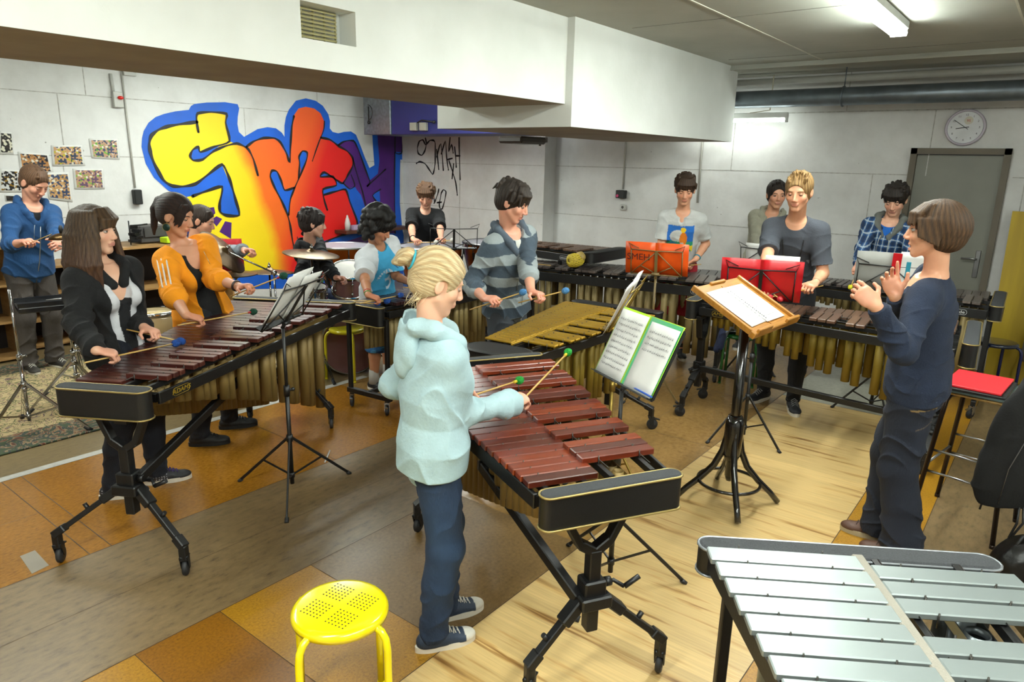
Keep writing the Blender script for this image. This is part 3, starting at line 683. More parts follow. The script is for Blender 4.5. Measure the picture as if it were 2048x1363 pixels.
        E((-.152, 0, .052), (.032, .032, .032), d=None); Cn((-.09, 0, .05), (-.14, 0, .052), .03, .022)
    elif st == 'pony':
        E((-.03, 0, -.015), (.072+t, .068+t*.5, .060)); face(-.03, .080, .130, .105, .090); E((.045, 0, -.08), (.10, .12, .06), op='-', d=None, k=.006)
        for q in (1, -1): E((.006, q*.083, -.012), (.026, .03, .034), k=.006, op='-', d=None)
    if st == 'long':
        Tr = I['Tr']; face(-.06, .058, .135, .10, .082); h = I['h']
        for i in range(34):
            a = rad(50+260*i/33); x0, y0 = -.018+.100*math.cos(a), .090*math.sin(a); top_ = (x0*.75, y0*.8, .085); mid = (x0*1.06, y0*1.12, -.02)
            p1 = hp(*top_); p2 = hp(*mid); d = V(x0*.35+.01, y0*.55, 0); down = G('len', .27)*(1+.08*rr.uniform(-1, 1)); p4 = p2+HR @ V(d.x*.6, d.y*.5, 0)+V(0, 0, -down*.98); p3 = p2.lerp(p4, .5)+HR @ V(d.x*.35, d.y*.45, 0)
            s.cone(p1, p2, .018, .019, k=.014, disp=strand); s.cone(p2, p3, .019, .017, k=.012, disp=strand); s.cone(p3, p4, .016, .004+.006*rr.random(), k=.010, disp=strand)
        for i in range(18):
            y0 = -.060+.12*i/17; x0 = .084*math.sqrt(max(0, 1-(y0/.095)**2)); Cn((x0-.025, y0*.7, .108), (x0+.012, y0, .066), .013, .010); Cn((x0+.012, y0, .066), (x0+.008, y0-.012, .030-.012*abs(i-9)/9), .009, .003)
    for f in G('extra', []): f(s, I, Cn, E)
    c1, c2 = G('c', '3a2a1e'), G('c2')
    def paint(v, c):
        p = v @ HMi[:3, :3].T+HMi[:3, 3]
        if c2:
            a = np.arctan2(p[:, 1], p[:, 2]+.02) if st in ('bun', 'pony') else np.arctan2(p[:, 1], p[:, 0]+.02)
            w = .5+.5*np.sin(a*31+4*np.sin(p[:, 2]*20)+3*np.sin(p[:, 0]*27)); mixc(v, c, w*.8, c2)
        if G('tips'): mixc(v, c, np.clip(-p[:, 2]/.3, 0, 1), G('tips'))
    def flow(v):
        p = v @ HMi[:3, :3].T+HMi[:3, 3]; r = np.ones((len(v), 4))
        if st in ('bun', 'pony'): cr = np.hypot(p[:, 1], p[:, 2]-.03)+1e-6; r[:, 0] = p[:, 1]/cr; r[:, 1] = (p[:, 2]-.03)/cr; r[:, 2] = p[:, 0]*12
        else: cr = np.hypot(p[:, 1], p[:, 0]+.02)+1e-6; r[:, 0] = (p[:, 0]+.02)/cr*1.; r[:, 1] = p[:, 1]/cr; r[:, 2] = p[:, 2]*12+cr*8
        return r
    s.mesh('hair', max(.0035, res*.8), HAIRM, I['root'], c1, paint, flow)
    if G('wisps'):
        m = MB()
        for i in range(G('wisps')):
            a, b_ = G('wf')(rr); pts = [hp(*a), hp(*[(x+y)/2+rr.uniform(-.012, .012) for x, y in zip(a, b_)]), hp(*b_)]; m.tube(pts, [.0008, .0007, .0003], 4)
        m.build('loose_strands', mat('wisp_'+c1, G('c2') or c1, .5), I['root'])
# ---------------------------------------------------------------- mallet instruments
BLK = mat('black_metal', '070708', .45, .0, '0a0a0b', 30, bump=.05)
BLKP = mat('black_plastic', '0a0a0a', .55)
CHAR = mat('charcoal_pad', '2c2e31', .8, c2='383a3d', scale=300, bump=.5, bscale=500)
GOLDTRIM = mat('gold_piping', 'a08c55', .35, .6)
CHROME = mat('chrome', 'b8b8b8', .12, 1.)
STEEL = mat('steel', '9a9a9a', .3, 1.)
RUBBER = mat('grey_rubber', '1c1c1e', .6)
CORD = mat('bar_cord', '20201c', .8)
GTUBE = mat('gold_tube', '8a7240', .50, .25, '7a6436', 3, (1, 1, .3), rvar=.06)
GTUBE2 = mat('gold_tube_yellow', '8a7424', .50, .28, '7a661e', 3, (1, 1, .3), rvar=.05)
GTUBE3 = mat('gold_tube_pale', '968456', .50, .22, '88764a', 3, (1, 1, .3))
LOGO = mat('logo_gold', 'b89a30', .4, .6); LOGOW = mat('logo_white', 'c8c8c8', .5)
def wood(name, c, c2, c3, rough=.32, coat=.25):
    "bar wood: each bar its own shade (random per object), fine grain along the bar"
    if name in MATS: return MATS[name]
    m, nt, b = _nodes(name); tc = nt.nodes.new('ShaderNodeTexCoord'); mp = nt.nodes.new('ShaderNodeMapping'); mp.inputs['Scale'].default_value = (60, 3, 60)
    oi = nt.nodes.new('ShaderNodeObjectInfo'); ad = nt.nodes.new('ShaderNodeVectorMath'); ad.operation = 'ADD'
    nt.links.new(tc.outputs['Object'], mp.inputs[0]); nt.links.new(mp.outputs[0], ad.inputs[0]); nt.links.new(oi.outputs['Random'], ad.inputs[1])
    n = nt.nodes.new('ShaderNodeTexNoise'); n.inputs['Scale'].default_value = 1.; n.inputs['Detail'].default_value = 6; nt.links.new(ad.outputs[0], n.inputs['Vector'])
    r = ramp(nt, [(0, c), (.5, c2), (1, c3)]); nt.links.new(oi.outputs['Random'], r.inputs[0])
    mx = nt.nodes.new('ShaderNodeMapRange'); mx.inputs['From Min'].default_value = .3; mx.inputs['From Max'].default_value = .7; mx.inputs['To Min'].default_value = .72; mx.inputs['To Max'].default_value = 1.2
    nt.links.new(n.outputs['Fac'], mx.inputs[0]); sc = nt.nodes.new('ShaderNodeVectorMath'); sc.operation = 'SCALE'; nt.links.new(r.outputs[0], sc.inputs[0]); nt.links.new(mx.outputs[0], sc.inputs['Scale'])
    nt.links.new(sc.outputs[0], b.inputs['Base Color']); b.inputs['Roughness'].default_value = rough; b.inputs['Coat Weight'].default_value = coat; b.inputs['Coat Roughness'].default_value = .25
    MATS[name] = m; return m
PADAUK = wood('red_rosewood_bar', '7c3210', '68240e', '42180c', .30, .2)
ROSE = wood('dark_rosewood_bar', '4c2018', '401a16', '301413')
PURP = wood('purple_rosewood_bar', '2e1418', '261014', '33181a')
BROWN = wood('brown_rosewood_bar', '5c4030', '4e3628', '664a36', .4, .1)
GREYB = wood('grey_rosewood_bar', '4c4340', '3c3432', '5a504a', .38, .2)
GOLDBAR = mat('gold_bar', 'b8922c', .36, .6, 'b08824', 5, rvar=.04)
SILVER = mat('silver_bar', '8a9291', .42, .55, '848c8b', 4, (1, 1, 1), rvar=.04)
KEYPAT = {'C': (0, 1, 1, 1, 0, 1, 1), 'F': (0, 1, 1, 0, 1, 1, 1)}
def stadium(x0, w, y0, y1, n=8, ang=0.):
    "outline of an end panel: long rounded slab from y0 to y1, w thick"
    r = w/2; pts = []
    for i in range(n+1): a = PI*i/n; pts.append(V(x0+r*math.cos(a), y1-r+r*math.sin(a), 0))
    for i in range(n+1): a = PI+PI*i/n; pts.append(V(x0+r*math.cos(a), y0+r+r*math.sin(a), 0))
    return pts
def end_panel(root, x0, y0, y1, ztop, hgt, w=.055, kink=0., trim=GOLDTRIM, pad=CHAR):
    """rounded end panel; kink lowers/raises the playing edge a little"""
    o = stadium(x0, w, y0, y1); f = lambda p: kink*max(0, (p.y-(y0+y1)/2))/((y1-y0)/2)
    def ring(off, z, kk=1): return [V(p.x+(p.x-x0)*off*8/w*.05, p.y, z+f(p)*kk) for p in o]
    n = len(o); zb = ztop-hgt
    m = MB(); a, b = ring(0, zb+.006, .3), ring(0, ztop-.006); m.add(a+b, [(i, (i+1) % n, n+(i+1) % n, n+i) for i in range(n)], True); m.add(a, [tuple(range(n))]); m.add(b, [tuple(range(n))])
    p = m.build('end_panel', BLK, root)
    m = MB(); b1 = [V(x0+(q.x-x0)*.84, (q.y-(y0+y1)/2)*.975+(y0+y1)/2, q.z+.008) for q in b]; b0 = [q+V(0, 0, .002) for q in b]; m.add(b0+b1, [(i, (i+1) % n, n+(i+1) % n, n+i) for i in range(n)], True); m.add(b1, [tuple(range(n))]); m.build('top_pad', pad, p)
    for z, k in ((ztop-.004, 1), (zb+.004, .3)):
        m = MB(); m.tube(ring(.02, z, k), .0042, 6, closed=True); m.build('piping', trim, p)
    return p
def caster(root, p, hgt=.12, yaw=0., chrome=False, r=.040):
    "fork and wheel; p = floor point under it; reaches up to hgt"
    p = V(p); m = MB(); d = V(math.cos(yaw), math.sin(yaw), 0); s = V(-d.y, d.x, 0); c = p+V(0, 0, r)-d*.012
    m.box(p+V(0, 0, r*2+.012), (.036, .036, .024), Matrix.Rotation(yaw, 3, 'Z'), .004); m.cyl(p+V(0, 0, r*2+.02), p+V(0, 0, hgt), .011, 10)
    for q in (1, -1): m.prism([c+V(0, 0, -.006)-d*.008, c+V(0, 0, -.006)+d*.008, p+V(0, 0, r*2+.022)+d*.022, p+V(0, 0, r*2+.022)-d*.022], s*(q*.016), s*(q*.019))
    m.beam(p+V(0, 0, r*2+.005)-d*.02, p+V(0, 0, r*2-.006)-d*.065, .022, .007)
    o = m.build('caster', CHROME if chrome else BLKP, root)
    w = MB(); w.lathe([(0, -.013), (r*.45, -.013), (r*.5, -.010), (r*.85, -.012), (r, -.007), (r, .007), (r*.85, .012), (r*.5, .010), (r*.45, .013), (0, .013)], c, 20, s); w.build('wheel', RUBBER, o)
def mallet_instrument(label, cat, group, O, ang, Lg, n, zb, ln, la, wood_m, tube_m, start='C', gap=.004, raise_=.018, th=(.020, .024), name='marimba', bw=(.040, .052),
                      tubes=(.10, .55), tubes_n=None, style='A', legs=None, panels=((.16, .05), (.16, .05)), panel_ext=None, railh=.055, trim=GOLDTRIM, logo=None, arch=0., tr=.021, pad=CHAR, low_panel=True, hi_panel=True, rot_tubes=True, logo_s=(.10, .0), cordposts=True, panelz=.012, frame_end=.06, damper=None, kinks=(.0, .0)):
    """x runs from the high end to the low end, naturals on the +y side; ln / la = (high, low) bar lengths"""
    root = empty(name, (O[0], O[1], 0), rad(ang), label, cat, group); pat = KEYPAT[start]
    pit = [bw[0]+(bw[1]-bw[0])*i/(n-1) for i in range(n)]; sc = Lg/sum(pit); xs, x = [], 0
    for p_ in pit: xs.append(x+p_*sc/2); x += p_*sc
    fr = lambda x: max(0, min(1, x/Lg)); lerp = lambda a, t: a[0]+(a[1]-a[0])*t
    g0 = .008; posts = MB(); accx = []
    zt = zb
    for i in range(n):
        t = fr(xs[i]); w = pit[i]*sc-gap; L_ = lerp(ln, t); h_ = lerp(th, 1-t)
        m = MB(); m.box((0, 0, 0), (w, L_, h_), None, .003); o = m.build('bar', wood_m, root); o.location = (xs[i], g0+L_/2, zt-h_/2)
        if cordposts:
            for f in (.22, .78): posts.cyl((xs[i]+w/2+gap/2, g0+L_*f, zt-.04), (xs[i]+w/2+gap/2, g0+L_*f, zt+.004), .0022, 6)
        if i < n-1 and pat[i % 7]:
            xa = (xs[i]+xs[i+1])/2; wa = (pit[i]+pit[i+1])/2*sc-gap-.003; La = lerp(la, t); m = MB(); m.box((0, 0, 0), (wa, La, h_), None, .003)
            o = m.build('bar', wood_m, root); y1 = (.030 if raise_ > .005 else -.012); o.location = (xa, y1-La/2, zt+raise_-h_/2); accx.append((xa, La, t, wa, y1))
            if cordposts:
                for f in (.22, .78):
                    for q in (-1, 1): posts.cyl((xa+q*(wa/2+.003), y1-La*f, zt-.035), (xa+q*(wa/2+.003), y1-La*f, zt+raise_+.004), .0022, 6)
    # suspension cords
    for f, sgn in ((.22, 1), (.78, 1)):
        posts.tube([(0, g0+ln[0]*f, zt-.010), (Lg, g0+ln[1]*f, zt-.010)], .0018, 5)
        posts.tube([(0, .03-la[0]*f, zt+raise_-.010), (Lg, .03-la[1]*f, zt+raise_-.010)], .0018, 5)
    posts.build('cords_and_posts', mat('post_metal', '3c3a36', .4, .7), root)
    zr = zt-.032; hw = lambda t: (g0+lerp(ln, t)*.94, .03-lerp(la, t)*1.0)
    x0, x1 = -.02, Lg+.02; m = MB()
    yN = (hw(0)[0], hw(1)[0]); yA = (hw(0)[1]-.012, hw(1)[1]-.012)
    for (a, b) in ((yN[0], yN[1]), (yA[0], yA[1])): m.beam((x0, a, zr-railh/2), (x1, b, zr-railh/2), .016, railh, bev=.003)
    for f in (.22, .78):
        m.beam((x0, g0+ln[0]*f, zr), (x1, g0+ln[1]*f, zr), .018, .024); m.beam((x0, .03-la[0]*f, zr+raise_*.6), (x1, .03-la[1]*f, zr+raise_*.6), .018, .024)
    for xx, t in ((x0+.012, 0), (x1-.012, 1)): m.beam((xx, hw(t)[1], zr-railh/2), (xx, hw(t)[0], zr-railh/2), .03, railh*.7)
    m.build('frame', BLK, root)
    pe = panel_ext or (.04, .04)
    ztp = zt+panelz
    if hi_panel: end_panel(root, -frame_end, hw(0)[1]-pe[0], hw(0)[0]+pe[1], ztp, panels[0][0], panels[0][1], kinks[0], trim, pad)
    if low_panel: end_panel(root, Lg+frame_end, hw(1)[1]-pe[0], hw(1)[0]+pe[1], ztp, panels[1][0], panels[1][1], kinks[1], trim, pad)
    # resonators
    tn = tubes_n or tubes; ztop = zr-.03
    def tube_len(pair, t): return pair[0]+(pair[1]-pair[0])*t**(pair[2] if len(pair) > 2 else 1.3)
    def tube(x, y, r, L_):
        q = MB(); q.lathe([(r*.9, -.02), (r*.9, 0), (r, 0), (r, -L_), (r*.9, -L_), (0, -L_+.0)], (0, 0, 0), 14); o = q.build('resonator_tube', tube_m, root, fix=False); o.location = (x, y, ztop)
    for i in range(n):
        t = fr(xs[i]); r = min(tr*(1+.35*t), pit[i]*sc*.47); tube(xs[i], g0+lerp(ln, t)*.50, r, tube_len(tn, t))
    for (xa, La, t, wa, y1) in accx:
        r = min(tr*(1+.35*t), wa*.52); LL = tube_len(tubes, t)+arch*abs(2*t-1)**2; tube(xa, y1-La*.55, r, LL)
    # tube rails
    m = MB()
    for y0_, y1_ in ((g0+ln[0]*.5, g0+ln[1]*.5), (y1-la[0]*.55, y1-la[1]*.55)):
        for q in (-1, 1): m.beam((0, y0_+q*(tr+.004), ztop-.02), (Lg, y1_+q*(tr*1.35+.004), ztop-.02), .003, .03)
    m.build('resonator_rail', tube_m, root)
    if damper:
        m = MB(); m.beam((-.01, .0, zt-.010), (Lg+.01, .0, zt-.010), damper[1], .014, bev=.003); m.build('damper_bar', damper[0], root)
    if logo:
        txt, size, xl, lm, shear = logo; t = fr(xl); slope = (yA[1]-yA[0])/(x1-x0); y = yA[0]+slope*(xl-x0)-.0085
        d = V(1, slope, 0).normalized(); M = basis((xl, y-.0006, zr-railh/2), d, (0, 0, 1))
        text_mesh(txt, size, 'logo', lm, root, M, shear=shear, xs=1.25)
        w_ = len(txt)*size*.42+size*.5; q = MB(); pts = []
        for i in range(24):
            a = 2*PI*i/24; px = (w_*.72-size*.55)*(1 if math.cos(a) > 0 else -1)+size*.6*math.cos(a); pts.append(V((xl, y-.0006, zr-railh/2))+d*px+V(0, 0, size*.62*math.sin(a)))
        q.tube(pts, size*.035, 5, closed=True); q.build('logo_border', lm, root)
    L = lambda w: frame_of(root).inverted() @ V(w)
    if style == 'A':     # centre column, Y bracket, two splayed legs with casters at each end, a long beam
        cols = legs['cols']; zc = legs.get('zc', .30); tops = []
        for (cx_, cy_, hw_, feet) in cols:
            m = MB(); zY = zt-.30; m.beam((cx_, cy_, zc-.16), (cx_, cy_, zY), .045, .05, up=(1, 0, 0), bev=.004)
            for q in (1, -1):
                m.beam((cx_, cy_, zY-.01), (cx_, cy_+q*.06, zY+.03), .035, .045, up=(1, 0, 0), bev=.004); m.beam((cx_, cy_+q*.055, zY+.02), (cx_, cy_+q*hw_*.8, zt-.13), .028, .045, up=(1, 0, 0), bev=.004)
            m.beam((cx_, cy_-hw_, zt-.125), (cx_, cy_+hw_, zt-.125), .04, .03, bev=.004); m.beam((cx_, cy_-.03, zt-.16), (cx_, cy_+.03, zt-.16), .03, .05)
            m.build('column', BLK, root)
            m = MB(); m.box((cx_, cy_, zc), (.075, .085, .10), None, .006); m.box((cx_-.03, cy_, zc-.03), (.05, .12, .05), None, .006); m.cyl((cx_, cy_-.05, zc+.02), (cx_, cy_-.075, zc+.02), .018, 12)
            m.tube([(cx_+.02, cy_-.06, zc), (cx_+.02, cy_-.10, zc+.005), (cx_-.01, cy_-.13, zc-.01)], .008, 8); m.tube([(cx_-.01, cy_-.13, zc-.01), (cx_-.01, cy_-.19, zc+.02)], .010, 8); m.build('clamp', BLK, root)
            for q, fp in zip((1, -1), feet):
                fp = V(fp); m = MB(); k = fp+V(0, 0, .155); hipp = V(cx_, cy_+q*.03, zc-.02); d = (k-hipp).normalized()
                m.beam(hipp, hipp+d*.12, .04, .055, up=(1, 0, 0), bev=.005); m.beam(hipp+d*.05, k+d*-.01, .024, .034, up=(1, 0, 0), bev=.003); m.beam(k-d*.05, k+d*.012, .036, .044, up=(1, 0, 0), bev=.004); m.beam(k, fp+V(0, 0, .085), .034, .036, up=(1, 0, 0), bev=.004)
                a_ = hipp+d*.2; m.cyl(a_, a_+V(0, q*.02, .03), .010, 8); m.build('leg', BLK, root); caster(root, fp, .11, legs.get('yaw', 2.6))
            tops.append((cx_, cy_))
        m = MB()
        for a, b in legs.get('beams', []): m.beam(a, b, .035, .045, bev=.004)
        if m.v: m.build('long_beam', BLK, root)
    elif style == 'H':   # square frame: two posts and a foot bar with casters at each end
        for (cx_, ya_, yb_) in legs['ends']:
            m = MB()
            for y in (ya_, yb_): m.beam((cx_, y, .115), (cx_, y, zt-.08), .030, .030, up=(1, 0, 0), bev=.003)
            m.beam((cx_, ya_-.03, .13), (cx_, yb_+.03, .13), .035, .04, bev=.003); m.build('end_frame', BLK, root)
            for y in (ya_+.01, yb_-.01): caster(root, (cx_, y, 0), .115, legs.get('yaw', 1.), legs.get('chrome', True))
        m = MB()
        for a, b in legs.get('beams', []): m.beam(a, b, .03, .035, bev=.003)
        if m.v: m.build('long_beam', BLK, root)
    return root
# ---------------------------------------------------------------- room
CEIL, XW, YW, XL, YL = 2.86, 8.0, 8.22, -2.2, -2.4
def concrete(name, c, c2, seams=True, rough=.85, axis='X'):
    "painted board-marked concrete: pores, blotches, formwork seams"
    m, nt, b = _nodes(name); N = nt.nodes.new; Lk = nt.links.new
    tc = N('ShaderNodeTexCoord'); n = N('ShaderNodeTexNoise'); n.inputs['Scale'].default_value = 1.6; n.inputs['Detail'].default_value = 8; n.inputs['Roughness'].default_value = .62; Lk(tc.outputs['Object'], n.inputs['Vector'])
    r = ramp(nt, [(.3, c2), (.62, c)]); Lk(n.outputs['Fac'], r.inputs[0])
    v = N('ShaderNodeTexVoronoi'); v.inputs['Scale'].default_value = 7.5; v.inputs['Randomness'].default_value = 1; Lk(tc.outputs['Object'], v.inputs['Vector'])
    n3 = N('ShaderNodeTexNoise'); n3.inputs['Scale'].default_value = 2.3; Lk(tc.outputs['Object'], n3.inputs['Vector'])
    th = N('ShaderNodeMapRange'); th.inputs['From Min'].default_value = .40; th.inputs['From Max'].default_value = .75; th.inputs['To Min'].default_value = 0; th.inputs['To Max'].default_value = .09; Lk(n3.outputs['Fac'], th.inputs[0])
    lt = N('ShaderNodeMath'); lt.operation = 'LESS_THAN'; Lk(v.outputs['Distance'], lt.inputs[0]); Lk(th.outputs[0], lt.inputs[1])
    mx = N('ShaderNodeMixRGB'); mx.inputs[2].default_value = (*lin('7d7b76'), 1); Lk(r.outputs[0], mx.inputs[1]); mf = N('ShaderNodeMath'); mf.operation = 'MULTIPLY'; mf.inputs[1].default_value = .75; Lk(lt.outputs[0], mf.inputs[0]); Lk(mf.outputs[0], mx.inputs[0])
    Lk(mx.outputs[0], b.inputs['Base Color']); b.inputs['Roughness'].default_value = rough
    n2 = N('ShaderNodeTexNoise'); n2.inputs['Scale'].default_value = 26; n2.inputs['Detail'].default_value = 6; Lk(tc.outputs['Object'], n2.inputs['Vector'])
    ad = N('ShaderNodeMath'); ad.operation = 'SUBTRACT'; Lk(n2.outputs['Fac'], ad.inputs[0]); Lk(lt.outputs[0], ad.inputs[1])
    bp = N('ShaderNodeBump'); bp.inputs['Strength'].default_value = .22; bp.inputs['Distance'].default_value = .008; Lk(ad.outputs[0], bp.inputs['Height']); Lk(bp.outputs[0], b.inputs['Normal'])
    return m
WALLM = concrete('painted_concrete', 'd6d6d4', 'c0bfbc'); WALLS = mat('formwork_seam', '9a9892', .9, c2='b5b3ae', scale=30)
CEILM = mat('ceiling_board', 'b9bab0', .85, c2='a9aaa0', scale=1.2, bump=.25, bscale=18)
DUCTM = mat('white_plaster', 'eef0ec', .75, c2='e4e6e1', scale=2, bump=.12, bscale=30)
def floor_mat(name, c1, c2, c3, scale, stretch, rough, bump=.05, rvar=.05, coat=.0, grain=False):
    m, nt, b = _nodes(name); N = nt.nodes.new; Lk = nt.links.new; tc = N('ShaderNodeTexCoord'); mp = N('ShaderNodeMapping'); mp.inputs['Scale'].default_value = stretch; Lk(tc.outputs['Object'], mp.inputs[0])
    n = N('ShaderNodeTexNoise'); n.inputs['Scale'].default_value = scale; n.inputs['Detail'].default_value = 9; n.inputs['Roughness'].default_value = .7; Lk(mp.outputs[0], n.inputs['Vector'])
    r = ramp(nt, [(.28, c3), (.45, c2), (.62, c1)]); Lk(n.outputs['Fac'], r.inputs[0])
    nb = N('ShaderNodeTexNoise'); nb.inputs['Scale'].default_value = 1.3; nb.inputs['Detail'].default_value = 5; Lk(tc.outputs['Object'], nb.inputs['Vector'])
    mr = N('ShaderNodeMapRange'); mr.inputs['From Min'].default_value = .3; mr.inputs['From Max'].default_value = .7; mr.inputs['To Min'].default_value = .84; mr.inputs['To Max'].default_value = 1.12; Lk(nb.outputs['Fac'], mr.inputs[0])
    sc = N('ShaderNodeVectorMath'); sc.operation = 'SCALE'; Lk(r.outputs[0], sc.inputs[0]); Lk(mr.outputs[0], sc.inputs['Scale']); Lk(sc.outputs[0], b.inputs['Base Color'])
    rr = N('ShaderNodeMapRange'); rr.inputs['To Min'].default_value = rough-rvar; rr.inputs['To Max'].default_value = rough+rvar; Lk(nb.outputs['Fac'], rr.inputs[0]); Lk(rr.outputs[0], b.inputs['Roughness'])
    bp = N('ShaderNodeBump'); bp.inputs['Strength'].default_value = bump; bp.inputs['Distance'].default_value = .003; Lk(n.outputs['Fac'], bp.inputs['Height']); Lk(bp.outputs[0], b.inputs['Normal']); b.inputs['Coat Weight'].default_value = coat
    return m
def wood_floor():
    "pale ash-look vinyl: long grain along y, wandering brown veins"
    m, nt, b = _nodes('ash_vinyl'); N = nt.nodes.new; Lk = nt.links.new; tc = N('ShaderNodeTexCoord')
    mp = N('ShaderNodeMapping'); mp.inputs['Scale'].default_value = (7.5, .6, 1); Lk(tc.outputs['Object'], mp.inputs[0])
    n = N('ShaderNodeTexNoise'); n.inputs['Scale'].default_value = 1.7; n.inputs['Detail'].default_value = 4; n.inputs['Distortion'].default_value = .5; Lk(mp.outputs[0], n.inputs['Vector'])
    w = N('ShaderNodeMath'); w.operation = 'MULTIPLY'; w.inputs[1].default_value = 22; Lk(n.outputs['Fac'], w.inputs[0]); sn = N('ShaderNodeMath'); sn.operation = 'SINE'; Lk(w.outputs[0], sn.inputs[0])
    n2 = N('ShaderNodeTexNoise'); n2.inputs['Scale'].default_value = 2.2; n2.inputs['Detail'].default_value = 3; Lk(mp.outputs[0], n2.inputs['Vector'])
    pw = N('ShaderNodeMapRange'); pw.inputs['From Min'].default_value = -.2; pw.inputs['From Max'].default_value = 1; Lk(sn.outputs[0], pw.inputs[0])
    g = N('ShaderNodeMapRange'); g.inputs['From Min'].default_value = .45; g.inputs['From Max'].default_value = .68; Lk(n2.outputs['Fac'], g.inputs[0])
    ml = N('ShaderNodeMath'); ml.operation = 'MULTIPLY'; Lk(pw.outputs[0], ml.inputs[0]); Lk(g.outputs[0], ml.inputs[1])
    mp3 = N('ShaderNodeMapping'); mp3.inputs['Scale'].default_value = (90, 3, 1); Lk(tc.outputs['Object'], mp3.inputs[0]); n3 = N('ShaderNodeTexNoise'); n3.inputs['Scale'].default_value = 1; n3.inputs['Detail'].default_value = 6; Lk(mp3.outputs[0], n3.inputs['Vector'])
    r = ramp(nt, [(0, 'c6a870'), (.30, 'b8945a'), (.9, '7c5628')]); Lk(ml.outputs[0], r.inputs[0])
    mr = N('ShaderNodeMapRange'); mr.inputs['From Min'].default_value = .3; mr.inputs['From Max'].default_value = .7; mr.inputs['To Min'].default_value = .88; mr.inputs['To Max'].default_value = 1.1; Lk(n3.outputs['Fac'], mr.inputs[0])
    # plank rows, each a touch different
    sp = N('ShaderNodeSeparateXYZ'); Lk(tc.outputs['Object'], sp.inputs[0]); dv = N('ShaderNodeMath'); dv.operation = 'MULTIPLY'; dv.inputs[1].default_value = 8.5; Lk(sp.outputs[0], dv.inputs[0]); fl = N('ShaderNodeMath'); fl.operation = 'FLOOR'; Lk(dv.outputs[0], fl.inputs[0])
    wn = N('ShaderNodeTexWhiteNoise'); wn.noise_dimensions = '1D'; Lk(fl.outputs[0], wn.inputs['W']); m2 = N('ShaderNodeMapRange'); m2.inputs['To Min'].default_value = .86; m2.inputs['To Max'].default_value = 1.06; Lk(wn.outputs['Value'], m2.inputs[0])
    mm = N('ShaderNodeMath'); mm.operation = 'MULTIPLY'; Lk(mr.outputs[0], mm.inputs[0]); Lk(m2.outputs[0], mm.inputs[1])
    sc = N('ShaderNodeVectorMath'); sc.operation = 'SCALE'; Lk(r.outputs[0], sc.inputs[0]); Lk(mm.outputs[0], sc.inputs['Scale']); Lk(sc.outputs[0], b.inputs['Base Color']); b.inputs['Roughness'].default_value = .36
    return m
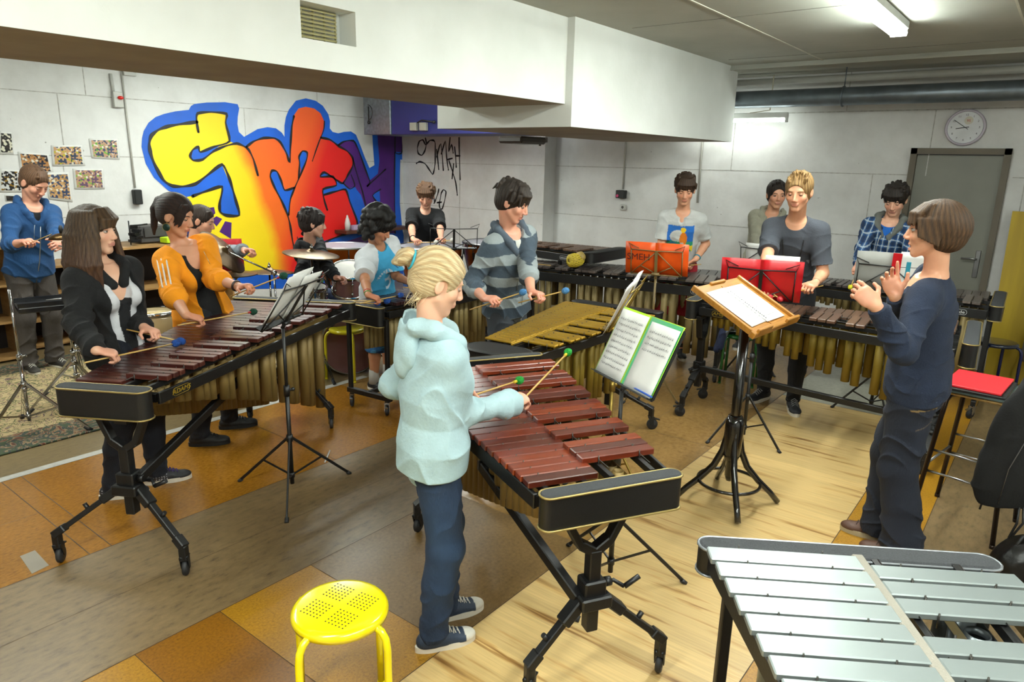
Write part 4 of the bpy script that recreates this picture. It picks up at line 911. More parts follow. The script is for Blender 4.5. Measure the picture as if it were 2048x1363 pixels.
def build_room():
    CORK = floor_mat('orange_cork', '99691f', '8a5a16', '5f3c10', 38, (1, 2.2, 1), .24)
    YCORK = floor_mat('yellow_cork', 'a57816', '92660e', '6c460c', 95, (1, 1, 1), .42)
    YCORK2 = floor_mat('dark_yellow_cork', '87590a', '764a08', '553406', 95, (1, 1, 1), .42)
    PLANK = floor_mat('grey_wood_vinyl', '7a6545', '6e5a3d', '463826', 17, (.8, 1.9, 1), .40)
    SPECK = floor_mat('speckled_brown_vinyl', '775c35', '6a512c', '4c391d', 60, (1, 1, 1), .42)
    TAN = floor_mat('tan_linoleum', '907040', '846538', '70542e', 30, (1, 1, 1), .26)
    LINO = floor_mat('beige_vinyl', '7c6a4a', '716042', '5c4d34', 20, (1, 2, 1), .35)
    GREY = floor_mat('pale_grey_vinyl', '9a998c', '8e8d80', '7c7b6f', 26, (1, 1, 1), .32)
    WHITE = floor_mat('white_floor_tape', 'b8b6ae', 'aeaca4', '94928b', 20, (1, 1, 1), .5)
    WOODV = wood_floor(); SEAM = mat('floor_seam', '40301c', .7)
    mats = [CORK, YCORK, YCORK2, PLANK, SPECK, TAN, LINO, GREY, WHITE, WOODV, SEAM]
    m = MB()
    def R(x0, x1, y0, y1, k, z=0.):
        m.mi = k; m.add([(x0, y0, z), (x1, y0, z), (x1, y1, z), (x0, y1, z)], [(0, 1, 2, 3)])
    R(XL, XW, 4.69, YW, 6); R(XL, 3.9, 4.62, 4.69, 8); R(3.9, XW, 4.62, 4.69, 6)
    R(XL, 3.6, 3.42, 4.62, 0); R(3.6, XW, 3.42, 4.62, 5); R(XL, 3.2, 2.54, 3.42, 3); R(3.2, XW, 2.54, 3.42, 5)
    R(XL, .95, 1.65, 2.54, 1); R(.95, 1.30, 1.65, 2.54, 2); R(1.30, 1.76, 1.65, 2.54, 1); R(1.76, 2.75, 1.65, 2.54, 4); R(2.75, XW, 1.65, 2.54, 5)
    R(XL, 5.9, .67, 1.65, 9); R(5.9, XW, .67, 1.65, 7); R(XL, XW, .32, .67, 1); R(XL, XW, YL, .32, 3)
    zs = .0008
    for y in (4.62, 3.42, 2.54, 1.65, .67, .32): R(XL, XW, y-.002, y+.002, 10, zs)
    for x in (.38, 1.14, 1.24, 2.6): R(x-.002, x+.002, 3.42, 4.62, 10, zs)
    for x, a, b in ((1.76, 1.65, 2.54), (.95, 1.65, 2.54), (1.30, 1.65, 2.54), (5.9, .67, 1.65), (4.4, 1.65, 4.6), (5.6, 1.65, 4.6), (4.95, 2.54, 3.42)): R(x-.0015, x+.0015, a, b, 10, zs)
    for y, a, b in ((2.98, XL, 3.0), (4.05, XL, 1.14), (2.2, 3.5, XW), (-.3, XL, XW), (-.9, XL, XW)): R(a, b, y-.001, y+.001, 10, zs)
    struct(m, 'floor', mats, fix=False)
    # walls
    def wall(name, quads, seams=(), mats=None):
        w = MB()
        for q in quads: w.add(q, [(0, 1, 2, 3)])
        w.mi = 1
        for s in seams: w.box(*s)
        return struct(w, name, mats or [WALLM, WALLS], fix=False)
    g = .005; XP = 7.74
    zs_ = (.60, 1.205, 1.83, 2.44)
    wall('wall_back_left', [[(XL, YW, 0), (XP+.3, YW, 0), (XP+.3, YW, CEIL), (XL, YW, CEIL)]],
         [((2.8, YW, z), (10, g, .009)) for z in zs_]+[((x, YW, z0+.3), (.009, g, .61)) for x, z0 in ((2.2, 1.83), (3.03, 1.83), (3.3, 2.44), (3.0, 1.22), (4.4, .6), (5.1, 1.83), (5.7, 1.22), (6.2, 2.44), (2.5, .6))])
    # the alcove wall with the black tag and the pier that juts out before the right-hand wall
    wall('wall_back_alcove', [[(XP, YW, 0), (XP, 5.52, 0), (XP, 5.52, CEIL), (XP, YW, CEIL)], [(XP, 5.52, 0), (XW, 5.52, 0), (XW, 5.52, CEIL), (XP, 5.52, CEIL)]],
         [((XP, 6.85, z), (g, 2.7, .007)) for z in (1.205, 1.83)]+[((XP, 7.02, 1.4), (g, .012, 2.8))])
    dy0, dy1, dz = .487, 1.30, 2.085
    wall('wall_back_right', [[(XW, 5.52, 0), (XW, dy1, 0), (XW, dy1, CEIL), (XW, 5.52, CEIL)], [(XW, dy0, 0), (XW, YL, 0), (XW, YL, CEIL), (XW, dy0, CEIL)], [(XW, dy1, dz), (XW, dy0, dz), (XW, dy0, CEIL), (XW, dy1, CEIL)]],
         [((XW, 3.41, z), (g, 4.2, .009)) for z in zs_[1:3]]+[((XW, 1.56, 2.44), (g, 7.9, .012)), ((XW, 3.41, .6), (g, 4.2, .009)), ((XW, -.95, 1.83), (g, 2.8, .009))]+[((XW, y, z0+.3), (g, .009, .61)) for y, z0 in ((3.1, 1.83), (1.15, 1.83), (1.62, 1.22), (4.2, 2.44), (2.6, .6), (3.75, .6), (1.95, 2.44), (2.35, 1.22), (.35, 1.22))])
    wall('wall_left', [[(XL, YL, 0), (XL, YW, 0), (XL, YW, CEIL), (XL, YL, CEIL)]])
    wall('wall_front', [[(XL, YL, 0), (XW, YL, 0), (XW, YL, CEIL), (XL, YL, CEIL)]])
    # ceiling boards with joint strips
    m = MB(); m.add([(XL, YL, CEIL), (XW, YL, CEIL), (XW, YW, CEIL), (XL, YW, CEIL)], [(0, 1, 2, 3)])
    m.mi = 1
    for y in (2.05, .45, -1.0): m.box(((XL+7.3)/2, y, CEIL), (7.3-XL, .014, .010))
    m.mi = 2
    for x in (1.2, 3.1, 5.0, 6.9): m.box((x, .2, CEIL), (.006, 5.2, .004))
    m.mi = 0; m.box((7.65, 1.56, CEIL-.02), (.7, 7.9, .04)); m.box((7.3, 1.6, CEIL-.035), (.03, 7.8, .02))
    struct(m, 'ceiling', [CEILM, mat('ceiling_batten', 'c8c6b6', .7), mat('ceiling_joint', '77756a', .9)], fix=False)
    # boxed duct under the ceiling: long left run, deeper right run
    yd, zl, zr_ = 2.99, 2.283, 2.125; B = mat('duct_underside_shade', 'a09787', .85, c2='948b7c', scale=3, bump=.1)  # shade under the boxing is put into this browner colour
    m = MB(); xe = 4.42; y2 = 4.0; ydr = 2.93
    # front face of the left run with the opening of the grille
    gx = [onY(601, 30, yd).x, onY(711, 40, yd).x]; gz0, gz1 = onY(655, 84, yd).z, onY(655, 12, yd).z
    for (x0, x1, z0, z1) in ((XL, gx[0], zl, CEIL), (gx[1], xe, zl, CEIL), (gx[0], gx[1], zl, gz0), (gx[0], gx[1], gz1, CEIL)): m.add([(x0, yd, z0), (x1, yd, z0), (x1, yd, z1), (x0, yd, z1)], [(0, 1, 2, 3)])
    for q in ([(gx[0], gz0), (gx[1], gz0)], [(gx[1], gz0), (gx[1], gz1)], [(gx[1], gz1), (gx[0], gz1)], [(gx[0], gz1), (gx[0], gz0)]): m.add([(q[0][0], yd, q[0][1]), (q[1][0], yd, q[1][1]), (q[1][0], yd+.13, q[1][1]), (q[0][0], yd+.13, q[0][1])], [(0, 1, 2, 3)])
    m.add([(gx[0], yd+.13, gz0), (gx[1], yd+.13, gz0), (gx[1], yd+.13, gz1), (gx[0], yd+.13, gz1)], [(0, 1, 2, 3)])
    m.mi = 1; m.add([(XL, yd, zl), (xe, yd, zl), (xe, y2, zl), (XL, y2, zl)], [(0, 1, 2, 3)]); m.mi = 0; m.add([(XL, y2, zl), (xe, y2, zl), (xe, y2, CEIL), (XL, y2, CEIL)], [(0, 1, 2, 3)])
    xr, y3 = onY(1463, 282, ydr).x, onX(875, 235, xe).y
    m.add([(xe, ydr, zr_), (xr, ydr, zr_), (xr, ydr, CEIL), (xe, ydr, CEIL)], [(0, 1, 2, 3)]); m.add([(xe, ydr, zr_), (xe, y3, zr_), (xe, y3, CEIL), (xe, ydr, CEIL)], [(0, 1, 2, 3)])
    m.add([(xr, ydr, zr_), (xr, y3, zr_), (xr, y3, CEIL), (xr, ydr, CEIL)], [(0, 1, 2, 3)]); m.add([(xe, y3, zr_), (xr, y3, zr_), (xr, y3, CEIL), (xe, y3, CEIL)], [(0, 1, 2, 3)])
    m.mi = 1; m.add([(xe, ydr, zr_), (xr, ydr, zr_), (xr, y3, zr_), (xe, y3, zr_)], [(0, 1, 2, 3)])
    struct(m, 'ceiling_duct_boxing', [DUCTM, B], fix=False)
    g_ = MB(); w = gx[1]-gx[0]-.05; hgt = gz1-gz0
    n = 9
    for i in range(n): z = gz0+hgt*(i+.5)/n; g_.box(((gx[0]+gx[1])/2-.02, yd+.10, z), (w, .012, hgt/n*.42), Matrix.Rotation(.5, 3, 'X'))
    for i in range(5): g_.box((gx[0]+.02+w*i/4*.97, yd+.115, gz0+hgt/2), (.006, .008, hgt*.96))
    world_thing(g_, 'vent_grille', mat('cream_grille', 'b5ad7c', .5), 'cream slatted vent grille recessed in the white ceiling duct', 'vent grille')
    # door
    m = MB(); fr = .055
    for y in (dy0+fr/2-.0, dy1-fr/2): m.box((XW-.01, y, dz/2), (.09, fr, dz))
    m.box((XW-.01, (dy0+dy1)/2, dz-fr/2), (.09, dy1-dy0, fr)); struct(m, 'trim_1', mat('door_frame', '5c5446', .6, bump=.05))
    m = MB(); m.box((XW+.02, (dy0+dy1)/2, dz/2-.02), (.04, dy1-dy0-.08, dz-.08), None, .002)
    d = struct(m, 'door_1', mat('grey_door', '74746a', .5, c2='6c6c62', scale=3, bump=.08, bscale=120))
    h = MB(); hy, hz = dy0+.115, 1.04; h.box((XW-.005, hy, hz-.02), (.012, .042, .26), None, .004); h.cyl((XW-.01, hy, hz+.03), (XW-.055, hy, hz+.03), .010, 10); h.tube([(XW-.055, hy, hz+.03), (XW-.058, hy+.03, hz+.032), (XW-.055, hy+.13, hz+.03)], .009, 8); h.cyl((XW-.008, hy, hz-.08), (XW-.018, hy, hz-.08), .011, 10); h.build('door_handle', STEEL, d)
    # pipes under the ceiling along the back right wall
    zp = [onX(1900, 170, 7.6).z, onX(1900, 200, 7.6).z]; m = MB(); zc = (zp[0]+zp[1])/2; m.cyl((7.6, YL+.02, zc), (7.6, 5.0, zc), .085, 20)
    for y in (1.9, -.3): m.tube([(7.6+.092*math.cos(a), y, zc+.092*math.sin(a)) for a in [2*PI*i/16 for i in range(16)]], .008, 6, closed=True); m.cyl((7.6, y, zc+.09), (7.6, y, CEIL-.04), .005, 6)
    world_thing(m, 'ventilation_pipe', mat('dark_galvanised', '78828a', .38, .7, '687078', 6), 'long dark galvanised pipe running below the ceiling along the back wall', 'pipe')
    m = MB(); m.cyl((7.78, YL+.02, 2.74), (7.78, 4.9, 2.74), .035, 14); world_thing(m, 'ceiling_pipe', mat('white_pipe', 'b9b9b2', .45), 'thin pale pipe between the ceiling and the dark galvanised pipe', 'pipe')
    # lamps
    HOUS = mat('lamp_housing', 'd4d6d2', .5)
    def lamp(x0, x1, y, z, n, label, along='X', power=120, gap=.0, dz=.05, cast=True):
        e = empty('fluorescent_lamp', ((x0+x1)/2 if along == 'X' else y, y if along == 'X' else (x0+x1)/2, z), 0 if along == 'X' else PI/2, label, 'lamp'); L_ = x1-x0
        m = MB(); m.box((0, 0, 0), (L_, .11 if n > 1 else .06, .055), None, .006)
        for s in (-1, 1): m.box((s*(L_/2-.012), 0, -.045), (.02, .10 if n > 1 else .045, .05))
        if gap: m.box((0, 0, -.045), (.03, .1, .05))
        m.build('housing', HOUS, e)
        for k in range(n):
            oy = (k-(n-1)/2)*.075; t = MB(); t.cyl((-L_/2+.02, oy, -dz), (L_/2-.02, oy, -dz), .0155, 12); t.build('tube', mat('lit_tube_%d' % power, 'ffffff', .5, emit=('f2fdf4', power*1.15/n/(math.pi*2*math.pi*.0155*L_))), e)
        if cast:
            l = bpy.data.lights.new('lamp_light', 'AREA'); l.shape = 'RECTANGLE'; l.size = L_*.95; l.size_y = .12; l.energy = power*.35; l.color = (.98, 1., .95)
            o = bpy.data.objects.new('lamp_light', l); COL.objects.link(o); o.parent = e; o.location = (0, 0, -dz-.03); o['kind'] = 'helper'
        return e
    P1 = 1.0
    lamp(3.0, 5.72, 1.12, CEIL-.03, 2, 'double fluorescent tube lamp glowing on the ceiling', power=125, gap=1)
    a = onX(1463, 240, 7.7); b = onX(1574, 240, 7.7)
    lamp(b.y, a.y+.55, 7.72, 2.40, 1, 'single lit tube lamp hanging before the wall, chain beside it', along='Y', power=7)
    lamp(-.4, 2.3, -.55, CEIL-.03, 2, 'double tube lamp above and behind the viewpoint', power=150, gap=1)
    lamp(-1.4, .6, 1.25, CEIL-.03, 2, 'double tube lamp over the near left corner', power=105, gap=1)
    lamp(3.0, 5.5, -1.6, CEIL-.03, 2, 'double tube lamp over the right side of the room', power=45, gap=1)
    lamp(.2, 2.6, 5.6, CEIL-.03, 2, 'double tube lamp hidden behind the duct, over the rug', power=95, gap=1)
    lamp(3.4, 5.6, 6.3, CEIL-.03, 2, 'double tube lamp hidden behind the duct, before the mural', power=150, gap=1)
    lamp(6.0, 7.6, 5.6, CEIL-.03, 1, 'tube lamp hidden above the timpani', power=60)
    m = MB(); p = onX(1548, 150, 7.6); q = onX(1540, 220, 7.7); m.tube([p, q, onX(1500, 226, 7.7)], .006, 6); world_thing(m, 'lamp_cable', mat('cable_white', 'b8b09a', .6), 'pale cable hanging from the ceiling to the small tube lamp', 'cable')
    S.world = bpy.data.worlds.new('world'); S.world.use_nodes = True; S.world.node_tree.nodes['Background'].inputs[0].default_value = (.5, .5, .48, 1); S.world.node_tree.nodes['Background'].inputs[1].default_value = .05
S.view_settings.view_transform = 'Standard'; S.view_settings.look = 'None'; S.view_settings.gamma = 1; S.view_settings.use_curve_mapping = False; S.view_settings.exposure = 0.06
S.cycles.max_bounces = 7; S.cycles.use_adaptive_sampling = True; S.cycles.adaptive_threshold = .02; S.cycles.diffuse_bounces = 3; S.cycles.glossy_bounces = 3; S.cycles.transmission_bounces = 4; S.cycles.caustics_reflective = False; S.cycles.caustics_refractive = False; S.cycles.sample_clamp_indirect = 6
build_room()
# ---------------------------------------------------------------- the eight mallet instruments
def vat(O, ang, x, y):
    c, s = math.cos(rad(ang)), math.sin(rad(ang)); return V(O[0]+x*c-y*s, O[1]+x*s+y*c, 0)
# marimba in front (red bars)
mallet_instrument('marimba with glossy red bars, played by the girl in the pale hoodie', 'marimba', None, (1.93, 1.10), 59, 1.33, 22, .855, (.255, .40), (.285, .43), PADAUK, GTUBE, bw=(.050, .062),
    tubes=(.12, .42, 1.2), tubes_n=(.10, .52, .9), legs=dict(cols=[(.02, 0, .17, [(.0, .24, 0), (-.03, -.28, 0)]), (1.30, 0, .30, [(1.28, .34, 0), (1.28, -.34, 0)])], zc=.39, yaw=2.4,
    beams=[((.02, .05, .36), (.66, .20, .62)), ((1.30, .03, .36), (.66, .20, .62))]), panels=((.125, .062), (.13, .05)), panel_ext=(-.005, .02), kinks=(-.006, .0), arch=.1, panelz=.012, frame_end=.10)
# big dark marimba on the left
mallet_instrument('long dark rosewood marimba with gold lettering on its rail', 'marimba', None, (1.30, 3.225), 31, 1.86, 31, .87, (.22, .52), (.20, .40), ROSE, GTUBE, bw=(.042, .078),
    tubes=(.06, .72, 1.25), tubes_n=(.10, .70, .9), legs=dict(cols=[(-.03, 0, .15, [(-.124, .33, 0), (-.13, -.30, 0)]), (1.80, .0, .30, [(1.76, .35, 0), (1.72, -.28, 0)])], zc=.40, yaw=3.5,
    beams=[((-.03, -.05, .42), (.95, -.05, .60)), ((1.80, -.03, .42), (.95, -.05, .60))]), panels=((.135, .085), (.135, .08)), panel_ext=(.03, .02), logo=('ADAMS', .030, .12, LOGO, .25), arch=.0, frame_end=.10, tr=.029, panelz=.008)
# purple-black marimba behind the girl
mallet_instrument('dark purple marimba behind the blonde girl, yellow stool at its end', 'marimba', None, (3.43, 3.97), 6, 1.75, 29, .815, (.20, .36), (.18, .34), PURP, GTUBE3, bw=(.042, .064),
    tubes=(.42, .30, 1.), tubes_n=(.30, .62), style='H', legs=dict(ends=[(-.08, -.19, .19), (1.74, -.36, .36)], beams=[((-.08, 0, .14), (1.74, 0, .14))], yaw=.6), panels=((.15, .07), (.15, .06)), panel_ext=(.03, .03), frame_end=.10, tr=.022)
# golden vibraphone
mallet_instrument('vibraphone with gold bars played by the boy in the striped hoodie', 'vibraphone', None, (3.05, 2.36), 4, 1.28, 22, .875, (.185, .38), (.21, .34), GOLDBAR, GTUBE2, start='F', gap=.005, raise_=.0, th=(.012, .012), name='vibraphone', bw=(.050, .062),
    tubes=(.40, .46, 1.), tubes_n=(.2, .5), legs=dict(cols=[(-.02, 0, .22, [(-.02, .26, 0), (-.02, -.26, 0)]), (1.30, 0, .30, [(1.32, .34, 0), (1.36, -.32, 0)])], zc=.30, yaw=2.2, beams=[((-.02, 0, .30), (1.3, 0, .30))]),
    panels=((.11, .22), (.11, .10)), panel_ext=(.02, .03), panelz=-.012, frame_end=.13, trim=BLK, pad=BLKP, damper=(GOLDBAR, .012))
# wide marimba along the back
mallet_instrument('very long marimba at the back with grey-brown bars and pale gold tubes', 'marimba', None, (5.58, 4.62), -73.5, 2.40, 34, .875, (.24, .52), (.22, .46), GREYB, GTUBE3, bw=(.050, .072),
    tubes=(.58, .58, 1.), tubes_n=(.3, .7), style='H', legs=dict(ends=[(.05, -.22, .22), (2.36, -.42, .42)], beams=[((.05, 0, .2), (2.36, 0, .2))], yaw=1.9), panels=((.12, .06), (.12, .06)), railh=.085, logo=('oncorde', .035, 2.18, LOGOW, 0), arch=.10, tr=.026, low_panel=False)
# xylophone on a raised stand behind it
mallet_instrument('small raised xylophone at the back wall ending in a square black block', 'xylophone', None, (6.08, 4.75), -91, 1.14, 20, 1.03, (.20, .34), (.20, .32), BROWN, GTUBE3, bw=(.048, .056), name='xylophone',
    tubes=(.0, .0, 1.), tubes_n=(.0, .0), style='H', legs=dict(ends=[(.15, -.15, .15), (.80, -.2, .2)], beams=[]), panels=((.12, .06), (.10, .12)), railh=.075, logo=('oncorde', .028, .92, LOGOW, 0), tr=.004, trim=BLK, pad=BLKP)
# xylophone of brown bars before the grey T-shirt boy
mallet_instrument('marimba with brown bars behind the wooden lectern, purple mallets on its end', 'marimba', None, (5.10, 2.05), -86, 1.62, 29, .875, (.17, .44), (.16, .40), BROWN, GTUBE2, bw=(.044, .070),
    tubes=(.10, .52, 1.1), tubes_n=(.10, .50, 1.), legs=dict(cols=[(-.03, 0, .12, [(-.05, .26, 0), (-.05, -.26, 0)]), (1.60, 0, .28, [(1.58, .34, 0), (1.58, -.34, 0)])], zc=.34, yaw=.4, beams=[((-.03, -.03, .34), (1.6, -.03, .26))]),
    panels=((.15, .085), (.15, .08)), panel_ext=(.03, .02), railh=.06, logo=('AMS', .034, .13, LOGO, .2), frame_end=.09, tr=.024)
# marimba at the back right
mallet_instrument('dark marimba at the back right before the grey door', 'marimba', None, (6.62, 1.72), -88, 1.34, 25, .895, (.24, .44), (.22, .40), GREYB, GTUBE3, bw=(.046, .066),
    tubes=(.10, .66, 1.4), tubes_n=(.12, .6), style='H', legs=dict(ends=[(.0, -.2, .2), (1.38, -.36, .36)], beams=[((0, 0, .2), (1.38, 0, .2))]), panels=((.12, .06), (.12, .08)), railh=.07, logo=('oncorde', .032, 1.15, LOGOW, 0), frame_end=.07)
# silver vibraphone close to the viewpoint
SVT = mat('silver_tube', '7c8488', .35, .8); SILTRIM = mat('silver_piping', '8a8e92', .35, .7)
SV = ((.69, -.50), 33)
mallet_instrument('silver vibraphone in the front right corner with bare aluminium bars', 'vibraphone', None, SV[0], SV[1], 1.44, 22, .875, (.22, .395), (.22, .37), SILVER, SVT, start='F', gap=.010, raise_=.0, th=(.018, .018), name='vibraphone', bw=(.056, .070),
    tubes=(.12, .46, 1.), tubes_n=(.12, .48), style='H', legs=dict(ends=[(.02, -.2, .2), (1.42, -.33, .33)], beams=[((0, 0, .2), (1.4, 0, .2))]), panels=((.10, .05), (.085, .075)), panel_ext=(.05, .03), panelz=-.022, frame_end=.050, trim=SILTRIM, pad=CHAR, tr=.022, damper=(mat('grey_felt', '8c877c', .95, bump=.4, bscale=300), .030))
GP = [('B',[(3810,1942),(3826,2034),(3851,2110),(3915,2204),(4000,2269),(4099,2308),(4233,2345),(4393,2371),(4423,2417),(4468,2442),(4618,2469),(4854,2491),(5020,2479),(5035,2430),(5008,2329),(4997,2246),(5009,2154),(5075,2098),(5146,2135),(5270,2200),(5413,2230),(5537,2222),(5618,2173),(5657,2121),(5666,2263),(5695,2371),(5744,2462),(5860,2584),(6017,2627),(6174,2608),(6286,2553),(6375,2449),(6399,2357),(6389,2263),(6435,2218),(6532,2203),(6632,2227),(6758,2238),(6846,2198),(6930,2034),(7003,1876),(7079,1736),(7175,1777),(7157,2040),(7151,2240),(7855,2271),(7847,1891),(7793,1858),(7698,1867),(7684,1634),(7673,1204),(7710,852),(7788,467),(7811,-20),(6641,4),(4661,232),(4313,388),(4329,1229),(4273,1375),(4062,1461),(3915,1605),(3837,1760)]),
('L',[(4492,2330),(4573,2354),(4734,2373),(4851,2356),(4837,2254),(4871,2040),(4925,2020),(5001,2014),(5075,1979),(5124,1981),(5198,2043),(5342,2091),(5486,2097),(5567,2056),(5644,1942),(5705,1817),(5735,1999),(5774,2269),(5815,2396),(5897,2490),(6010,2519),(6145,2507),(6246,2450),(6299,2351),(6282,2258),(6228,2134),(6357,2111),(6523,2031),(6670,1968),(6769,1892),(6763,1773),(6681,1654),(6574,1526),(6620,1437),(6688,1235),(6807,964),(6774,821),(6462,780),(6211,727),(5803,631),(5703,330),(4744,414),(4356,506),(4355,1169),(4274,1392),(4392,1537),(4235,1515),(4118,1524),(4024,1573),(3957,1699),(3909,1853),(3897,1960),(3932,2068),(4052,2157),(4219,2205),(4475,2242)]),
('P',[(6511,2037),(6626,2092),(6778,2107),(6852,2031),(6949,1835),(7072,1553),(7240,1655),(7274,1840),(7246,2244),(7757,2267),(7742,1973),(7590,1980),(7557,751),(7043,784),(7000,1100),(6903,1351),(6776,1474),(6697,1445),(6574,1536),(6680,1634),(6763,1773),(6769,1892),(6670,1968)]),
('P',[(6135,617),(6672,705),(6957,760),(7404,730),(7388,187),(5782,300),(5839,559)]),
('P',[(4525,1248),(4603,1257),(4614,1180),(4532,1123)]),
('P',[(4545,1106),(4626,1145),(4697,1107),(4615,1021)]),
('P',[(4733,1079),(4818,1057),(4794,856),(4647,954)]),
('B',[(4467,1961),(4488,1905),(4662,1967),(4866,2030),(4736,1978),(4659,1926),(4525,1833),(4434,1804),(4366,1814),(4357,1862),(4393,1919)]),
('B',[(4750,1757),(4561,1636),(4391,1529),(4234,1507),(4067,1509),(4221,1377),(4344,1398),(4507,1445),(4731,1500),(4669,1212),(4758,1153),(4930,1149),(4888,1343),(4860,1464)]),
('B',[(5411,1635),(5447,1689),(5509,1680),(5576,1562),(5615,1447),(5755,1469),(5696,1340),(5643,1108),(5558,1307),(5463,1473),(5417,1563)]),
('B',[(5882,1709),(5857,1856),(5908,1945),(5986,1938),(5981,1858),(5918,1746),(5853,1616)]),
('B',[(6192,1612),(6262,1677),(6385,1631)]),
('B',[(6222,1375),(6230,1433),(6460,1494),(6452,1580),(6573,1516),(6671,1436),(6633,1432),(6444,1420)]),
('B',[(6640,1436),(6802,1464),(6899,1269),(6992,1018),(6988,787),(6799,778),(6833,963),(6714,1234)]),
('B',[(7113,1336),(7260,1426),(7267,1191)])]
GS = [(10,[(4475,2242),(4303,2212),(4134,2177),(4017,2133),(3932,2068),(3897,1975),(3903,1868),(3944,1730),(4017,1581),(4109,1516),(4234,1507),(4392,1534),(4561,1644),(4750,1762),(4818,1636),(4862,1481),(4896,1325),(4930,1145),(4757,1149),(4677,1194),(4677,1297),(4727,1497),(4507,1445),(4344,1393)]),
(8,[(4482,2131),(4473,2250),(4493,2338),(4662,2365),(4860,2356),(4837,2254),(4870,2037),(4662,1967),(4487,1902),(4467,1961),(4394,1924),(4356,1854),(4391,1805),(4506,1816),(4658,1918),(4810,1980),(4963,2016),(5057,1987),(5122,1946),(5181,1827),(5227,1635)]),
(8,[(5095,1980),(5199,2048),(5342,2095),(5507,2098),(5588,2048),(5665,1925),(5710,1799),(5735,1999),(5773,2251),(5814,2387)]),
(5,[(6299,2351),(6281,2239),(6189,2068),(6071,1823)]),
(7,[(5837,1598),(5864,1783),(5859,1874),(5919,1949),(5993,1932),(5980,1840),(5866,1635),(5766,1469),(5690,1321),(5650,1117)]),
(8,[(5755,1469),(5610,1441),(5565,1563),(5509,1680),(5436,1692),(5406,1617),(5463,1473),(5557,1297),(5632,1118),(5666,966),(5687,774),(5730,500)]),
(8,[(6228,2134),(6381,2112),(6523,2031),(6670,1968),(6768,1872),(6757,1753),(6667,1634),(6573,1520),(6451,1576),(6262,1673),(6187,1612),(6404,1615),(6460,1494),(6226,1443),(6241,1287),(6283,1159)]),
(8,[(6246,1369),(6443,1410),(6620,1433),(6689,1255),(6808,985),(6802,840),(6513,787),(6284,732),(6137,659)]),
(7,[(6524,2045),(6626,2098),(6791,2112),(6876,1993),(6997,1715),(7076,1532),(7015,1471),(7382,1717)]),
(6,[(6768,1872),(6813,1714),(6931,1391),(7000,1100),(7003,807)]),
(5,[(6574,1526),(6697,1439),(6790,1490),(6731,1634)]),
(6,[(7272,1174),(7118,1336),(7280,1426)]),
(6,[(7596,2219),(7590,1970),(7724,1967),(7757,2225)]),
(6,[(7581,1970),(7561,1422),(7557,751)])]
GT = [[(7709,2180),(7689,2106),(7722,2002),(7788,1935),(7864,1964),(7878,2046),(7839,2135),(7763,2158),(7710,2091),(7678,2106),(7614,2150),(7540,2150),(7508,2106),(7510,1842),(7533,1723),(7565,1663),(7639,1736),(7725,1816),(7833,1841),(7904,1817)],
[(7478,2019),(7437,1740)],
[(7478,1916),(7394,2107),(7344,1728)],
[(7384,1961),(7301,2143),(7281,1933),(7244,1737)],
[(7209,2186),(7236,1992),(7179,2093),(7149,1978)],
[(7250,1883),(7169,1899)],
[(7230,1862),(7169,1732),(7097,1559),(7066,1384)],
[(7169,1615),(7138,1820)],
[(7119,2057),(7098,1907),(7088,1777)],
[(7035,2185),(7028,1937),(7011,1605)],
[(7098,1936),(7018,1937)],
[(7546,1393),(7532,1272)],
[(7439,1450),(7461,1381),(7515,1273),(7536,1241)],
[(7387,1400),(7344,1446),(7292,1419),(7313,1313),(7366,1175),(7409,1165),(7430,1232),(7387,1400)],
[(7472,1252),(7387,1264)]]

def spray_mat():
    "sprayed letter colours: yellow running through orange into red along the wall"
    m, nt, b = _nodes('spray_fill'); N = nt.nodes.new; Lk = nt.links.new; tc = N('ShaderNodeTexCoord'); sp = N('ShaderNodeSeparateXYZ'); Lk(tc.outputs['Object'], sp.inputs[0])
    n = N('ShaderNodeTexNoise'); n.inputs['Scale'].default_value = 2.2; n.inputs['Detail'].default_value = 5; Lk(tc.outputs['Object'], n.inputs['Vector'])
    # yellow gives way to orange further right the lower it is
    a = N('ShaderNodeMath'); a.operation = 'MULTIPLY_ADD'; a.inputs[1].default_value = .34; Lk(sp.outputs[2], a.inputs[0]); Lk(sp.outputs[0], a.inputs[2])
    c = N('ShaderNodeMath'); c.operation = 'MULTIPLY_ADD'; c.inputs[1].default_value = .22; Lk(n.outputs['Fac'], c.inputs[0]); Lk(a.outputs[0], c.inputs[2])
    mr = N('ShaderNodeMapRange'); mr.inputs['From Min'].default_value = 5.22; mr.inputs['From Max'].default_value = 7.6; Lk(c.outputs[0], mr.inputs[0])
    r = ramp(nt, [(0, 'e8cf08'), (.20, 'e6c406'), (.285, 'e0620c'), (.6, 'e2581c'), (1, 'e2561e')]); Lk(mr.outputs[0], r.inputs[0])
    d = N('ShaderNodeMath'); d.operation = 'MULTIPLY_ADD'; d.inputs[1].default_value = -.42; Lk(sp.outputs[2], d.inputs[0]); Lk(sp.outputs[0], d.inputs[2]); m2 = N('ShaderNodeMapRange'); m2.inputs['From Min'].default_value = 5.12; m2.inputs['From Max'].default_value = 5.50; Lk(d.outputs[0], m2.inputs[0]); mx = N('ShaderNodeMixRGB'); Lk(m2.outputs[0], mx.inputs[0]); mx.inputs[2].default_value = (*lin('d41410'), 1)
    Lk(r.outputs[0], mx.inputs[1]); Lk(mx.outputs[0], b.inputs['Base Color']); b.inputs['Roughness'].default_value = .6; return m
def flat(m, pts, y, wall):
    m.add([((x/1000, y, z/1000) if wall == 'Y' else (y, x/1000, z/1000)) for x, z in pts], [tuple(range(len(pts)))])
